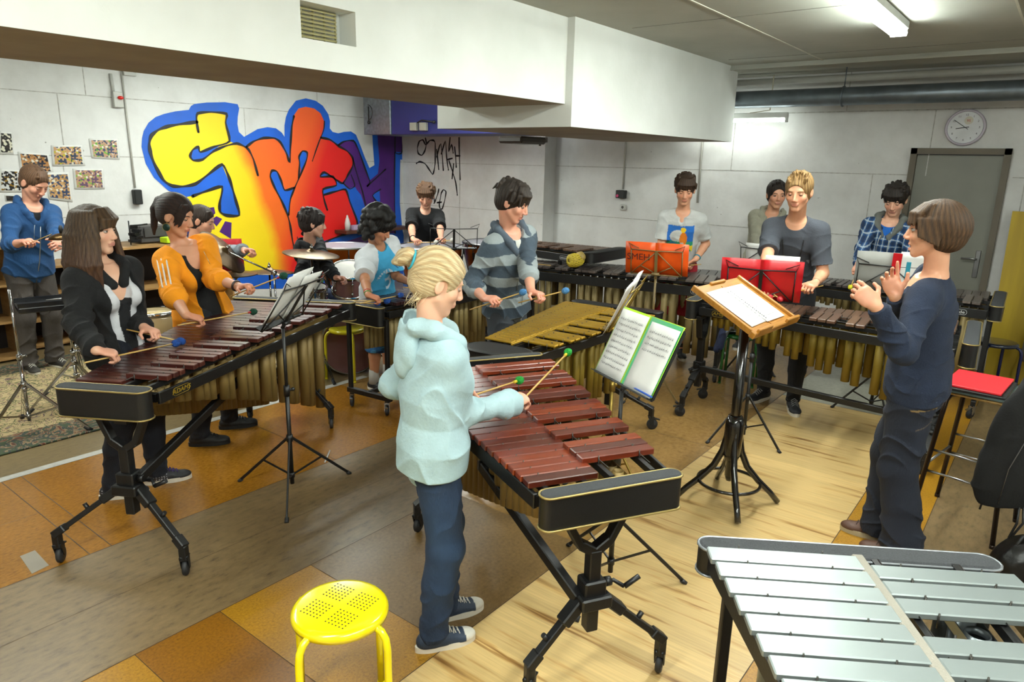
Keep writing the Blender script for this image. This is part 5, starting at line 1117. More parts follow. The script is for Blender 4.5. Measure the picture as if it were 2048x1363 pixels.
def brush(m, pts, w, y, wall, taper=True):
    "painted line: a flat ribbon with rounded joints"
    P = [V(x/1000, z/1000) for x, z in pts]; Q = [P[0]]
    for i in range(len(P)-1):   # Catmull-Rom smoothing
        a, b, c, d = P[max(i-1, 0)], P[i], P[i+1], P[min(i+2, len(P)-1)]
        sharp = (b-a).length < 1e-6 or i == 0
        for k in range(1, 5):
            t = k/4; q = .5*((2*b)+(c-a)*t+(2*a-5*b+4*c-d)*t*t+(-a+3*b-3*c+d)*t**3); l = b.lerp(c, t); Q.append(l.lerp(q, .65))
    L_, R_ = [], []
    for i, q in enumerate(Q):
        t = (Q[min(i+1, len(Q)-1)]-Q[max(i-1, 0)]); t = t.normalized() if t.length > 0 else V(1, 0); n = V(-t.y, t.x); ww = w/2*(1 if not taper else .75+.25*math.sin(i*.9)); L_.append(q+n*ww); R_.append(q-n*ww)
    f3 = (lambda p: (p.x, y, p.y)) if wall == 'Y' else (lambda p: (y, p.x, p.y))
    vs = [f3(p) for p in L_]+[f3(p) for p in R_]; n = len(Q); m.add(vs, [(i, i+1, n+i+1, n+i) for i in range(n-1)])
    for q in (Q[0], Q[-1]): m.add([f3(q+V(math.cos(a), math.sin(a))*w*.45) for a in [2*PI*k/10 for k in range(10)]], [tuple(range(10))])
def graffiti():
    m = MB(); sl = {'B': 0, 'L': 1, 'P': 2}
    for i, (k, p) in enumerate(GP): m.mi = sl[k]; flat(m, p, YW-.004-.0004*i, 'Y')
    m.mi = 3
    for w, p in GS: brush(m, p, w*.0042, YW-.0112, 'Y')
    o = m.build('graffiti_mural', [mat('spray_blue', '0a5ac8', .6, c2='0c52b4', scale=3), spray_mat(), mat('spray_purple', '4a1470', .6, c2='3c0f60', scale=3), mat('spray_black', '0b0a0d', .6)], None, fix=False)
    # the painted skin has a body: closed back a hair in front of the wall
    tag(o, 'bright spray-painted SMEH mural of yellow, orange, red and purple letters edged in blue', 'mural')
    m = MB()
    for p in GT: brush(m, p, .030 if len(p) > 8 else .027, XP-.004, 'X')
    tag(m.build('graffiti_tag', MATS['spray_black'], None, fix=False), 'thin black sprayed tag beside the colourful mural', 'graffiti')
XP = 7.74
graffiti()
# ---------------------------------------------------------------- stands, stools, lectern, drums, small things
PAPER = mat('paper', 'dcdcd8', .8); INK = mat('ink', '4a4a50', .9); WOODL = mat('oak_lectern', 'a8742c', .38, c2='96631f', scale=6, stretch=(1, 8, 1), coat=.3, bump=.03)
def music_sheet(par, M, w, h, name='sheet_music', staves=8, fill=1., m=None, curl=.0, seed=0, x0=0):
    """sheet lying in frame M (x across, y up the page, z out of the page) with printed staves"""
    rr = random.Random(seed); b = MB(); rows = []
    for i in range(7):
        y = h*i/6; rows.append([M @ V(x0-w/2+w*j/4, y, .0015+curl*math.sin(PI*j/4)*.5+curl*(i/6)**2) for j in range(5)])
    b.sheet(rows, .0008); o = b.build(name, m or PAPER, par)
    k = MB(); up = .0032
    zz = lambda x, y: curl*math.sin(PI*(x-x0+w/2)/w)*.5+curl*(y/h)**2
    for s in range(int(staves*fill)):
        y = h*(1-.13-.80*s/staves)
        for l in range(5):
            yy = y-l*.0018; k.add([M @ V(x, yy+q, up+zz(x, yy)) for x, q in ((x0-w*.43, 0), (x0+w*.43, 0), (x0+w*.43, .00028), (x0-w*.43, .00028))], [(0, 1, 2, 3)])
        x = x0-w*.40
        while x < x0+w*.41:
            yy = y-rr.uniform(0, .008); r = .0018; k.add([M @ V(x+r*math.cos(a)*1.3, yy+r*math.sin(a), up+.0002+zz(x, yy)) for a in [PI*t/3 for t in range(6)]], [(0, 1, 2, 3, 4, 5)])
            k.add([M @ V(x+p, yy+q, up+.0002+zz(x, yy)) for p, q in ((.0016, 0), (.0022, 0), (.0022, .010), (.0016, .010))], [(0, 1, 2, 3)]); x += rr.uniform(.008, .018)
    if staves: k.build('printed_notes', INK, o, fix=False)
    return o
def music_stand(label, base, face, zt, tilt=25, w=.46, h=.24, col=None, leg=.27, yaw=0., holder='wire', tray=.04, zhub=.33, pole_r=.009, arms=True, name='music_stand'):
    "folding stand; face = heading the desk faces; returns (root, desk frame in world)"
    col = col or BLK; base = V(base[0], base[1], 0); e = empty(name, base, 0, label, 'music stand', None)
    m = MB(); m.cyl((0, 0, .05), (0, 0, zhub+.28), .012, 10); m.cyl((0, 0, zhub+.2), (0, 0, zt-.03), pole_r, 10); m.cyl((0, 0, zhub+.25), (0, 0, zhub+.31), .017, 10); m.cyl((0, 0, zhub+.28), (.035, 0, zhub+.28), .008, 8); m.ball((.04, 0, zhub+.28), .012, 8)
    m.cyl((0, 0, zhub-.02), (0, 0, zhub+.02), .018, 10); m.cyl((0, 0, .09), (0, 0, .12), .017, 10); m.build('pole', col, e)
    for k in range(3):
        a = rad(yaw+120*k); d = V(math.cos(a), math.sin(a), 0); m = MB(); m.beam(V(0, 0, zhub)+d*.012, d*leg+V(0, 0, .012), .010, .016, bev=.002); m.beam(V(0, 0, .105)+d*.01, d*leg*.52+V(0, 0, zhub*.5), .006, .010); lg = m.build('leg', col, e)
        f = MB(); f.cyl(d*(leg-.01)+V(0, 0, .018), d*(leg+.012)+V(0, 0, .0), .011, 8); f.build('rubber_foot', RUBBER, lg)
    f = rad(face); n = V(math.cos(f)*math.cos(rad(tilt)), math.sin(f)*math.cos(rad(tilt)), math.sin(rad(tilt))); x = V(-math.sin(f), math.cos(f), 0); y = n.cross(x)
    M = basis((0, 0, zt), x, y); q = lambda a, b, c=0: M @ V(a, b, c); m = MB()
    m.beam(q(0, -.03, -.012), q(0, h, -.012), .022, .008, up=n); m.tube([q(0, 0, -.012), (0, 0, zt-.03)], .010, 8); m.cyl(q(-.03, .01, -.02), q(.03, .01, -.02), .012, 8)
    if holder == 'wire':
        r = .0042; m.tube([q(-w/2, 0), q(w/2, 0)], r, 6); m.tube([q(-w/2, h), q(0, h*.97), q(w/2, h)], r, 6); m.tube([q(-w/2, 0), q(-w/2, h)], r, 6); m.tube([q(w/2, 0), q(w/2, h)], r, 6)
        for s in (1, -1): m.tube([q(0, h*.95, -.006), q(s*w/2, 0, -.006)], r, 6); m.tube([q(0, h*.05, -.006), q(s*w*.3, h*.35, -.006)], r*.9, 6)
        if arms:
            for s in (1, -1): m.tube([q(s*w/2, h), q(s*(w/2+.02), h+.05), q(s*w*.35, h+.01, .004)], r*.7, 5)
        for s in (1, -1): m.tube([q(s*w*.3, .0, .0), q(s*w*.3, 0, tray), q(s*w*.3, .03, tray)], r*.8, 5)
        m.beam(q(-w/2, -.002, tray*.4), q(w/2, -.002, tray*.4), tray, .004, up=y)
    else:
        for s in (1, -1): m.beam(q(s*w/2, 0), q(s*w/2, h), .012, .012, up=n)
        m.beam(q(-w/2, 0), q(w/2, 0), .014, .012, up=n); m.beam(q(-w/2, 0, tray*.5), q(w/2, 0, tray*.5), tray, .004, up=y); m.beam(q(-w/2, h), q(w/2, h), .012, .012, up=n); m.tube([q(-w/2, 0), q(0, h*.9)], .005, 6); m.tube([q(w/2, 0), q(0, h*.9)], .005, 6)
    m.build('desk', col, e)
    return e, Matrix.Translation(base) @ M
def folder(label, M, w, h, mcov, cover_back=None, cat='folder', bend=6, z=.006, y0=.003, extra=None, th=.006):
    "open folder standing on a desk in frame M (world)"
    e = empty('folder', M.translation, 0, label, cat); Mi = frame_of(e).inverted() @ M; m = MB()
    for s in (1, -1):
        rows = [[Mi @ V(s*(w/2)*j/4, y0+h*i/3, z+abs(j/4)*0+math.sin(j/4*PI)*.004) for j in range(5)] for i in range(4)]; m.sheet(rows, .0025)
    m.build('cover', mcov, e); m = MB(); m.beam(Mi @ V(0, y0, z), Mi @ V(0, y0+h, z), .02, .006, up=Mi.to_3x3() @ V(0, 0, 1)); m.build('spine', mcov, e)
    return e, Mi
def stool(label, x, y, c, zs=.45, r=.158, rot_=0., holes=False, legm=None, name='stool', leg_out=.035, tube=.0125, seat_th=.035):
    e = empty(name, (x, y, 0), rad(rot_), label, 'stool'); sm = mat('stool_'+c, c, .22, coat=.5); legm = legm or sm
    m = MB(); p = [(0, -.002), (r*.85, -.002), (r*.93, -.004), (r*.985, -.012), (r, -.022), (r*.985, -seat_th), (r*.95, -seat_th), (r*.95, -.02), (0, -.014)]
    m.lathe([(a, zs+b) for a, b in p], n=48); seat = m.build('seat', sm, e)
    if holes:
        for k in range(4):
            d = MB()
            a0 = PI/4*0+PI/2*k; c0 = V(math.cos(a0), math.sin(a0), 0)*r*.47
            for i in range(6):
                for j in range(6):
                    q = c0+Matrix.Rotation(rad(45), 3, 'Z') @ V((i-2.5)*.0140, (j-2.5)*.0140, 0); d.lathe([(0, .0006), (.0027, .0006), (.0027, -.001)], q+V(0, 0, zs-.002), 8)
            d.build('dark_hole_discs', mat('hole_shade', '1c1600', .9), seat)  # dark discs laid on the uncut seat for the shade in its holes
    for k in range(4):
        a = PI/4+PI/2*k; d = V(math.cos(a), math.sin(a), 0); m = MB()
        pts = [d*(r*.55)+V(0, 0, zs-.028), d*(r*.9)+V(0, 0, zs-.030), d*(r+.012)+V(0, 0, zs-.040), d*(r+.028)+V(0, 0, zs-.062), d*(r+.034)+V(0, 0, zs-.10), d*(r+leg_out)+V(0, 0, zs*.5), d*(r+leg_out+.004)+V(0, 0, .012)]
        m.tube(pts, tube, 12); m.cyl(d*(r+leg_out+.004)+V(0, 0, .014), d*(r+leg_out+.004), tube*1.12, 10); m.build('leg', legm, e)
    return e
def props():
    bo = lambda o: bpy.data.objects[o.name]
    # music stands and what lies on them
    e, M = music_stand('black wire music stand holding white papers before the two women', (2.16, 3.25), 117, 1.0, 33, .44, .26, yaw=-10, leg=.36)
    for i, (w, h, x0, r_, sd) in enumerate(((.21, .297, -.09, 0, 1), (.21, .297, .11, .05, 2), (.21, .297, .03, -.06, 3))):
        p = empty('sheet_of_music', M @ V(x0, 0, .008+.004*i), 0, ('left sheet of music on the wire stand before the women', 'right sheet of music on the wire stand before the women', 'middle sheet jutting up on the wire stand before the women')[i], 'sheet music', 'sheets on the wire stand')
        Mi = frame_of(p).inverted() @ M @ Matrix.Translation((x0, .004+.02*i, .008+.004*i)) @ Matrix.Rotation(r_, 4, 'Z'); music_sheet(p, Mi, w, h, 'page', 9, .8, seed=sd, curl=.006)
    LIME = mat('lime_folder', 'a8d018', .5, c2='8fc41a'); GREENF = mat('green_plastic', '1fa05c', .4)
    e, M = music_stand('black folding music stand with green-edged folder in front of the girl', (2.56, 1.38), 152, .955, 26, .44, .30, yaw=-53, leg=.34, holder='frame', tray=.03)
    f, Mi = folder('open lime green folder with two white music sheets', M, .44, .315, LIME, y0=.004)
    music_sheet(f, Mi @ Matrix.Translation((-.108, .004, .010)), .205, .305, 'page', 9, 1., seed=5, curl=.004)
    b = MB(); b.box(Mi @ V(.112, .160, .0105), (.215, .312, .0015), Mi.to_3x3()); b.build('plastic_sleeve', GREENF, f); music_sheet(f, Mi @ Matrix.Translation((.122, .0, .013)), .195, .297, 'page', 9, .5, seed=6, curl=.003)
    p = MB(); a, c = M @ V(.23, .012, .016), M @ V(.10, .012, .016); p.tube([a, a.lerp(c, .9), c], [.0038, .0038, .001], 8); world_thing(p, 'pencil', mat('blue_pencil', '1a4fae', .4), 'blue pencil on the tray of the green folder stand', 'pencil')
    e, M = music_stand('brass coloured music stand with a thick white pile beside the gold vibraphone', (3.46, 1.93), 108, .985, 26, .42, .24, mat('brass_wire', '9a8240', .35, .8), .26, 20)
    for i in range(3):
        p = empty('sheet_of_music', M @ V(0, 0, .008), 0, ('front', 'middle', 'rear')[i]+' sheet of the thick pile on the brass coloured stand', 'sheet music', 'pile on the brass stand')
        music_sheet(p, frame_of(p).inverted() @ M @ Matrix.Translation((.01*i-.1+.1*i, .004, .020-.007*i)), .21*(1.9 if i == 2 else 1), .30-.008*i, 'page', 8 if i == 0 else 0, 1, seed=9+i, curl=.012)
    ORANGE = mat('orange_folder', 'd8500e', .4, c2='cc480a'); RED = mat('red_folder', 'c0101c', .4, c2='b00c18'); RED2 = mat('dark_red_folder', '8e1018', .75, spec=.15)
    e, M = music_stand('thin music stand carrying the orange folder at the long back marimba', (5.04, 2.48), 16, 1.03, 12, .40, .20, mat('olive_wire', '6c5a34', .5), .25, 40)
    f, Mi = folder('open orange folder marked SMEH on a stand before the bicycle T-shirt', M, .49, .26, ORANGE, y0=.0)
    text_mesh('SMEH', .075, 'folder_lettering', mat('marker_brown', '4a1004', .7), f, Mi @ Matrix.Translation((.140, .14, -.0075)) @ Matrix.Rotation(PI, 4, 'Y'))
    e, M = music_stand('black music stand carrying the red folder behind the lectern', (4.66, 1.53), 17, 1.01, 14, .42, .22, None, .27, -100)
    f, Mi = folder('open red folder on the stand before the grey T-shirt', M, .51, .285, RED, y0=.0); music_sheet(f, Mi @ Matrix.Translation((-.12, .02, .012)), .21, .297, 'page', 8, 1, seed=20)
    e, M = music_stand('black music stand with grey and red folder before the plaid shirt', (5.89, .965), 12, .985, 12, .46, .20, None, .27, 100)
    f, Mi = folder('grey folder with a red spine and turquoise tag before the plaid shirt', M, .50, .30, mat('grey_folder', '8f8f8a', .6), y0=.0)
    b = MB(); b.box(Mi @ V(-.02, .15, -.002), (.06, .30, .006), Mi.to_3x3()); b.build('red_strip', RED, f); b = MB(); b.box(Mi @ V(-.10, .17, -.004), (.03, .14, .004), Mi.to_3x3(), .001); b.build('turquoise_tag', mat('turquoise', '2a8aa0', .5), f); music_sheet(f, Mi @ Matrix.Translation((-.14, .02, -.004)), .20, .295, 'page', 0, 0)
    e, M = music_stand('small black wire stand before the timpani player', (5.15, 4.75), 45, 1.02, 20, .46, .22, None, .25, 10)
    e, M = music_stand('black stand with dark red folder behind the tilted cymbal', (3.35, 6.0), -115, .82, 18, .44, .22, None, .25, 15); f, Mi = folder('dark red folder behind the tilted cymbal', M, .46, .32, RED2, y0=0)
    e, M = music_stand('little wire stand with white paper behind the red folder', (6.45, 2.12), 0, 1.0, 14, .40, .16, None, .25, 15)
    p = empty('sheet_of_music', M @ V(0, 0, .01), 0, 'white sheet on the little wire stand before the beige cardigan', 'sheet music'); music_sheet(p, frame_of(p).inverted() @ M @ Matrix.Translation((.05, .004, .008)), .21, .2, 'page', 0)
    # lectern
    e = empty('lectern', (3.70, 1.27, 0), 0, 'wooden music desk on a black bentwood pedestal beside the conductor', 'lectern'); GB = mat('bentwood_black', '0c0a09', .22, coat=.6)
    m = MB(); m.cyl((0, 0, .16), (0, 0, 1.02), .028, 16); m.lathe([(.0, .52), (.040, .52), (.052, .48), (.052, .30), (.035, .25), (0, .25)]); m.cyl((0, 0, .98), (0, 0, 1.12), .018, 12); m.build('column', GB, e)
    m = MB(); m.lathe([(0, .13), (.018, .13), (.024, .15), (.022, .18), (.012, .2), (.012, .26)]); m.build('spindle_ball', GB, e)
    for k in range(4):
        a = rad(33+90*k); d = V(math.cos(a), math.sin(a), 0); m = MB(); rr = [(.030, .50), (.036, .40), (.052, .31), (.092, .22), (.160, .14), (.235, .07), (.285, .012)]; m.tube([d*r+V(0, 0, z) for r, z in rr], [.017, .018, .019, .019, .018, .017, .017], 10); m.build('leg', GB, e)
    m = MB(); m.tube([(.172*math.cos(2*PI*i/36), .172*math.sin(2*PI*i/36), .125) for i in range(36)], .010, 8, closed=True); m.build('ring', GB, e)
    tl = rad(62); n = V(-.08*math.cos(tl), -math.cos(tl), math.sin(tl)).normalized(); x = V(1, -.08, 0).normalized(); y = n.cross(x); M = basis((-.01, .02, 1.155), x, y); q = lambda a, b, c=0: M @ V(a, b, c); R3 = M.to_3x3(); W_, H_ = .54, .39
    m = MB(); m.box(q(0, 0, 0), (W_, H_, .014), R3, .002); m.box(q(0, 0, -.02), (W_*.5, .05, .03), R3, .004)
    for s in (1, -1): m.box(q(s*(W_/2-.008), 0, .014), (.018, H_, .022), R3, .003)
    m.box(q(0, H_/2-.008, .012), (W_*.3, .018, .018), R3, .003); m.box(q(0, -H_/2-.012, .008), (W_+.03, .03, .035), R3, .004); m.box(q(-W_*.33, -H_/2-.02, .03), (W_*.3, .016, .03), R3, .003); m.box(q(W_*.33, -H_/2-.02, .03), (W_*.3, .016, .03), R3, .003)
    m.box(q(0, -.02, .009), (.012, H_*.9, .004), R3); m.build('desk', WOODL, e)
    m = MB(); m.prism([q(-.10, -.05, -.008), q(.10, -.05, -.008), q(.06, -.05, -.07), q(0, -.05, -.085), q(-.06, -.05, -.07)], y*0, y*.04); m.build('bracket', WOODL, e)
    Mw = Matrix.Translation(e.location) @ M
    p = empty('score', Mw @ V(0, 0, .012), 0, 'conductor score sheets lying on the wooden lectern', 'sheet music'); Mi = frame_of(p).inverted() @ Mw
    s_ = music_sheet(p, Mi @ Matrix.Translation((-.10, -.16, .010)) @ Matrix.Rotation(.03, 4, 'Z'), .21, .297, 'page', 9, 1, seed=31); s_ = music_sheet(p, Mi @ Matrix.Translation((.09, -.165, .012)), .23, .30, 'page', 10, 1, seed=32)
    d = MB()
    for i in range(22): d.box(Mi @ V(-.0, -.14+.0125*i, .0165), (.004+.004*(1-i/22), .004+.003*(1-i/22), .0006), Mi.to_3x3())
    d.build('black_index_marks', INK, p)
    # stools
    stool('bright yellow metal stool with pierced seat at the front', 1.256, 1.663, 'e8d500', holes=True, rot_=55); stool('yellow stool between the two marimbas on the rug edge', 3.80, 4.76, 'd2c418', rot_=20, holes=True)
    stool('green stool under the pile of coats', 6.02, 2.08, '1c5a24', rot_=12); stool('dark blue stool beside the yellow board', 7.25, .30, '1a2238', zs=.46, r=.17, legm=mat('stool_leg_navy', '141c50', .3), rot_=30)
    s = Solid(.03); c = V(6.02, 2.08, .53)
    for i in range(9): a = i*2.4; s.ell(c+V(.10*math.cos(a), .12*math.sin(a), .02*(i % 3)), (.10, .09, .07), k=.03, disp=wob(60, .008, i, (1, i % 2, .5)))
    s.cone(c+V(-.15, .1, 0), c+V(-.2, .14, -.22), .05, .03, disp=wob(50, .008, 3)); o = s.mesh('coats', .007, CLOTH, None, '70767a', lambda v, c_: mixc(v, c_, ((v[:, 1] > 2.16))*1., '1c2440')); tag(o, 'heap of grey and navy coats on the green stool', 'coats')
    # tall stool with folders
    BR = mat('brown_tube', '2c2018', .3, .6); e = empty('bar_stool', (4.33, .17, 0), rad(-10), 'tall brown tube stool with plywood seat beside the conductor', 'stool')
    for sx in (1, -1):
        for sy in (1, -1):
            m = MB(); m.tube([(sx*.08, sy*.12, .725), (sx*.13, sy*.135, .725), (sx*.152, sy*.142, .70), (sx*.165, sy*.148, .62), (sx*.215, sy*.195, .02)], .0125, 10); m.cyl((sx*.216, sy*.196, .02), (sx*.217, sy*.197, 0), .014, 8); m.build('leg', BR, e)
    m = MB()
    for z, k in ((.30, 1), (.42, .9)):
        f_ = lambda s, t: V(s*(.165+.05*(.62-z)/.6), t*(.148+.047*(.62-z)/.6), z); m.tube([f_(1, 1), f_(1, -1)], .007, 8); m.tube([f_(-1, 1), f_(-1, -1)], .007, 8)
    f_ = lambda s, t: V(s*.19, t*.17, .34); m.tube([f_(1, 1), f_(-1, 1)], .007, 8); m.tube([f_(1, -1), f_(-1, -1)], .007, 8); m.build('footrest', STEEL, e)
    m = MB(); m.box((0, 0, .745), (.34, .36, .018), None, .008); m.build('seat', mat('plywood_seat', 'b89860', .4, c2='a88650', stretch=(1, 9, 1)), e)
    def slab(label, x, y, z, w, d, h, r_, m_, name='folder'):
        b = MB(); b.box((0, 0, h/2), (w, d, h), None, .002); o = b.build(name, m_, None); o.location = (x, y, z); o.rotation_euler = (0, 0, rad(r_)); return tag(o, label, 'folder', None)
    slab('grey folder at the bottom of the pile on the tall stool', 4.33, .20, .756, .36, .27, .014, -6, mat('grey_folder2', '4c5a58', .4)); slab('black folder in the middle of the pile on the tall stool', 4.33, .21, .771, .37, .28, .012, -4, BLKP); slab('bright red folder on top of the tall stool', 4.35, .22, .784, .37, .26, .012, -5, mat('bright_red', 'e02630', .4))
    # black gig bag slung on the tall stool, its straps hanging
    NY = colmat('nylon', rough=.9, bump=.3, bscale=90, var=.1); s = Solid(.04); c = at(1995, 850, .50); c = V(4.0, -.035, .02); dn = V(.70, -.71, 0)
    R = Matrix((V(.62, -.78, 0), V(.78, .62, 0), V(0, 0, 1))).transposed()
    s.ell(c+V(0, 0, .58), (.20, .07, .33), R, k=.06, disp=wob(14, .006, 1, (1, 0, .3))); s.ell(c+R @ V(.06, .01, .84), (.12, .075, .20), R, k=.06); s.ell(c+R @ V(-.06, -.01, .42), (.17, .07, .20), R, disp=wob(22, .006, 2)); s.ell(c+R @ V(.10, 0, .40), (.18, .07, .17), R)
    s.ell(c+R @ V(-.02, -.055, .52), (.12, .03, .20), R, k=.02); s.cut(c+V(0, 0, .285), V(0, 0, -1))
    e = empty('gig_bag', c+V(0, 0, .285), 0, 'black zipped instrument bag slung over the tall stool', 'bag'); o = s.mesh('body', .008, NY, e, '040404'); o.data.transform(frame_of(e).inverted())
    g = MB(); fr = lambda x, y, z: R @ V(x, y, z-.285)
    g.tube([fr(-.14, -.078, .32), fr(-.13, -.085, .5), fr(-.07, -.09, .68), fr(0, -.08, .85)], .002, 5); g.tube([fr(.02, -.09, .32), fr(.06, -.09, .5), fr(.09, -.085, .7), fr(.10, -.085, .9), fr(.06, -.08, 1.0)], .0025, 5); g.build('zip', STEEL, e)
    g = MB(); 
    for s0 in (0, 1): g.tube([fr(-.02+.02*s0, -.06, .30), fr(-.03+.03*s0, -.08, .22), fr(-.045+.01*s0, -.07, .14), fr(-.05+.02*s0, -.06, .04)], .006, 6)
    g.tube([fr(-.17, -.02, .32), fr(-.18, -.02, .26)], .005, 6); g.build('strap', BLKP, e)
    s = Solid(.04); c = V(3.85, -.16, 0); s.ell(c+V(0, 0, .10), (.20, .13, .12), Matrix.Rotation(-.8, 3, 'Z'), disp=wob(40, .006, 1, (1, 1, 0))); s.ell(c+V(-.05, .02, .14), (.12, .10, .10), Matrix.Rotation(-.8, 3, 'Z'), disp=wob(50, .005, 2)); s.cut(c, (0, 0, -1))
    e = empty('leather_bag', c, 0, 'black leather bag on the floor under the tall stool', 'bag'); o = s.mesh('body', .008, colmat('leather', rough=.35, bump=.5, bscale=30, var=.1), e, '0e0d0d'); o.data.transform(frame_of(e).inverted()); g = MB(); g.tube([(-.12, .10, .16), (-.10, .07, .25), (.02, -.04, .26), (.10, -.12, .16)], .009, 8); g.build('handle', BLKP, e); g = MB(); g.box((-.13, .1, .14), (.02, .02, .03), None, .003); g.build('buckle', CHROME, e)
    # clock
    c = onX(1931, 255, XW); r = .165; e = empty('wall_clock', c, 0, 'round white wall clock above the grey door', 'clock'); m = MB(); m.lathe([(0, 0), (r, 0), (r, .03), (r*.93, .045), (r*.87, .035), (r*.86, .02), (0, .02)], (0, 0, 0), 40, (-1, 0, 0)); m.build('case', mat('clock_rim', 'b8b0bc', .3), e)
    m = MB(); m.lathe([(r*.86, .021), (0, .0215)], (0, 0, 0), 40, (-1, 0, 0)); fo = m.build('face', mat('clock_face', 'd4d6d8', .6), e); Mx = lambda y, z, x=-.0235: basis((x, y, z), (0, -1, 0), (0, 0, 1))
    for k in range(12): a = rad(90-30*k-30); text_mesh(str(k+1), .026, 'numeral', INK, fo, Mx(-math.cos(a)*r*.68, math.sin(a)*r*.68))
    m = MB(); m.lathe([(0, .0225), (r*.22, .0225)], (0, r*-.12, r*.38), 20, (-1, 0, 0)); m.build('pale_disc', mat('pale_mark', 'c8c4b4', .6), fo)
    text_mesh('95', .032, 'red_mark', mat('clock_red', 'b03028', .6), fo, Mx(-.02, r*.36, -.0245))
    for ang, L_, w_ in ((-8, .075, .007), (35, .12, .005)):
        a = rad(180-ang) if ang > 0 else rad(188); d = V(0, -math.cos(a), math.sin(a)); m = MB(); m.beam(V(-.026, 0, 0)-d*.03, V(-.026, 0, 0)+d*L_, w_, .002, up=(-1, 0, 0)); m.build('hand', BLKP, e)
    # sockets, conduits, alarm
    def cond(pts, r_, label, m_=None): m = MB(); m.tube(pts, r_, 8); world_thing(m, 'conduit', m_ or mat('conduit_white', 'b4b2aa', .5), label, 'conduit')
    yw = YW-.012; cond([(3.68, yw, 2.72), (3.69, yw, 1.50)], .011, 'pale conduit running down the wall left of the mural')
    m = MB(); m.box((3.69, YW-.04, 1.40), (.085, .075, .16), None, .008); e = world_thing(m, 'wall_socket', BLKP, 'black socket box on the wall left of the mural', 'socket')
    m = MB(); m.box((3.60, YW-.03, 2.42), (.10, .055, .16), None, .006); m.cyl((3.57, YW-.02, 2.49), (3.56, YW-.02, 2.68), .016, 10); m2 = MB(); m2.box((3.75, YW-.03, 2.71), (.13, .05, .07), None, .004); world_thing(m2, 'junction_box', mat('offwhite_box', 'b4b4ae', .5), 'off-white junction box at the top of the conduit left of the mural', 'junction box'); e = world_thing(m, 'alarm_box', mat('offwhite_box', 'b4b4ae', .5), 'off-white alarm box with red lens high on the left wall', 'alarm'); g = MB(); g.ball((.02, -.035, .10), .032, 12, (1, .8, .6)); g.build('red_lens', mat('red_lens', 'd01410', .3), e)
    a, b = onX(1252, 285, XW), onX(1247, 378, XW); cond([(XW-.012, a.y, 2.6), (XW-.012, a.y, b.z)], .010, 'pale conduit above the black socket on the back wall'); a2, b2 = onX(1406, 285, XW), onX(1398, 405, XW); cond([(XW-.012, a2.y, 2.75), (XW-.012, a2.y, b2.z)], .013, 'pale conduit behind the bicycle T-shirt boy')
    c = onX(1246, 388, XW); m = MB(); m.box((XW-.045, c.y, c.z), (.08, .12, .10), None, .006); o = world_thing(m, 'wall_socket', BLKP, 'black switch box on the back wall above a white socket', 'socket'); g = MB(); g.cyl((-.042, .03, .03), (-.052, .03, .03), .018, 12); g.build('pink_button', mat('pink_button', 'b03060', .4), o)
    c = onX(1248, 414, XW); m = MB(); m.box((XW-.02, c.y, c.z), (.04, .075, .07), None, .006); o = world_thing(m, 'wall_socket', MATS['offwhite_box'], 'small white socket under the black switch box', 'socket'); g = MB(); g.cyl((-.021, 0, .035), (-.018, 0, .035), .018, 14); g.build('socket_well', mat('well_dark', '4a4844', .6), o)
    # photographs on the left wall
    PR = [[(2487,2048),(2585,2043),(2575,1836),(2458,1834)],[(2439,1698),(2614,1684),(2599,1472),(2409,1475)],[(2612,1861),(2867,1843),(2903,1661),(2609,1646)],[(2910,1931),(3204,1941),(3208,1733),(2902,1725)],[(3275,2009),(3572,2020),(3563,1800),(3281,1811)],[(2821,1661),(3043,1671),(3043,1361),(2824,1397)],[(3085,1702),(3383,1703),(3373,1489),(3078,1493)],[(2447,1446),(2552,1439),(2557,1385),(2448,1388)]]
    lab = ['dark group photo highest at the left edge of the wall', 'dark photo of a row of people in white shirts', 'photo curling off the wall above the blue hoodie boy', 'photo print with yellow drums, third along the top', 'photo print with green wall, highest and furthest right', 'photo print of a pinboard behind the blue hoodie boy', 'photo print of a crowd at a table, lower right', 'small dark photo behind the blue hoodie shoulder']
    pal = [('14100c', 'c8c4b0', '2a2018'), ('100c0c', 'c0c0c0', '806010'), ('a87848', '2a2c38', '60503c'), ('b89068', '2c3850', 'a8a018'), ('b08c70', '3a4058', '60a030'), ('b89060', '2c3a58', '9a7848'), ('a88468', '58405c', '70a038'), ('101010', '302820', '181818')]
    for i, (r_, lb, (c1, c2, c3)) in enumerate(zip(PR, lab, pal)):
        P = [V(x/1000, YW-.006, z/1000) for x, z in r_]; cx_ = sum(P, V(0, 0, 0))/4; e = empty('photo_print', (cx_.x, YW-.006, min(p.z for p in P)), 0, lb, 'photo', 'photo prints on the left wall'); L_ = lambda p: p-e.location
        m = MB(); rows = [[L_(P[3].lerp(P[0], v).lerp(P[2].lerp(P[1], v), u))+V(0, -.05*max(0, u+v-1.35)**1. if i == 2 else -.004*math.sin(u*PI), 0) for u in [k/6 for k in range(7)]] for v in [k/6 for k in range(7)]]; m.sheet(rows, .001); pg = m.build('paper', PAPER, e)
        nm = 'photo_image_%s' % 'abcdefgh'[i]; mt, nt, b_ = _nodes(nm); tc = nt.nodes.new('ShaderNodeTexCoord'); vo = nt.nodes.new('ShaderNodeTexVoronoi'); vo.inputs['Scale'].default_value = 52; nt.links.new(tc.outputs['Object'], vo.inputs['Vector'])
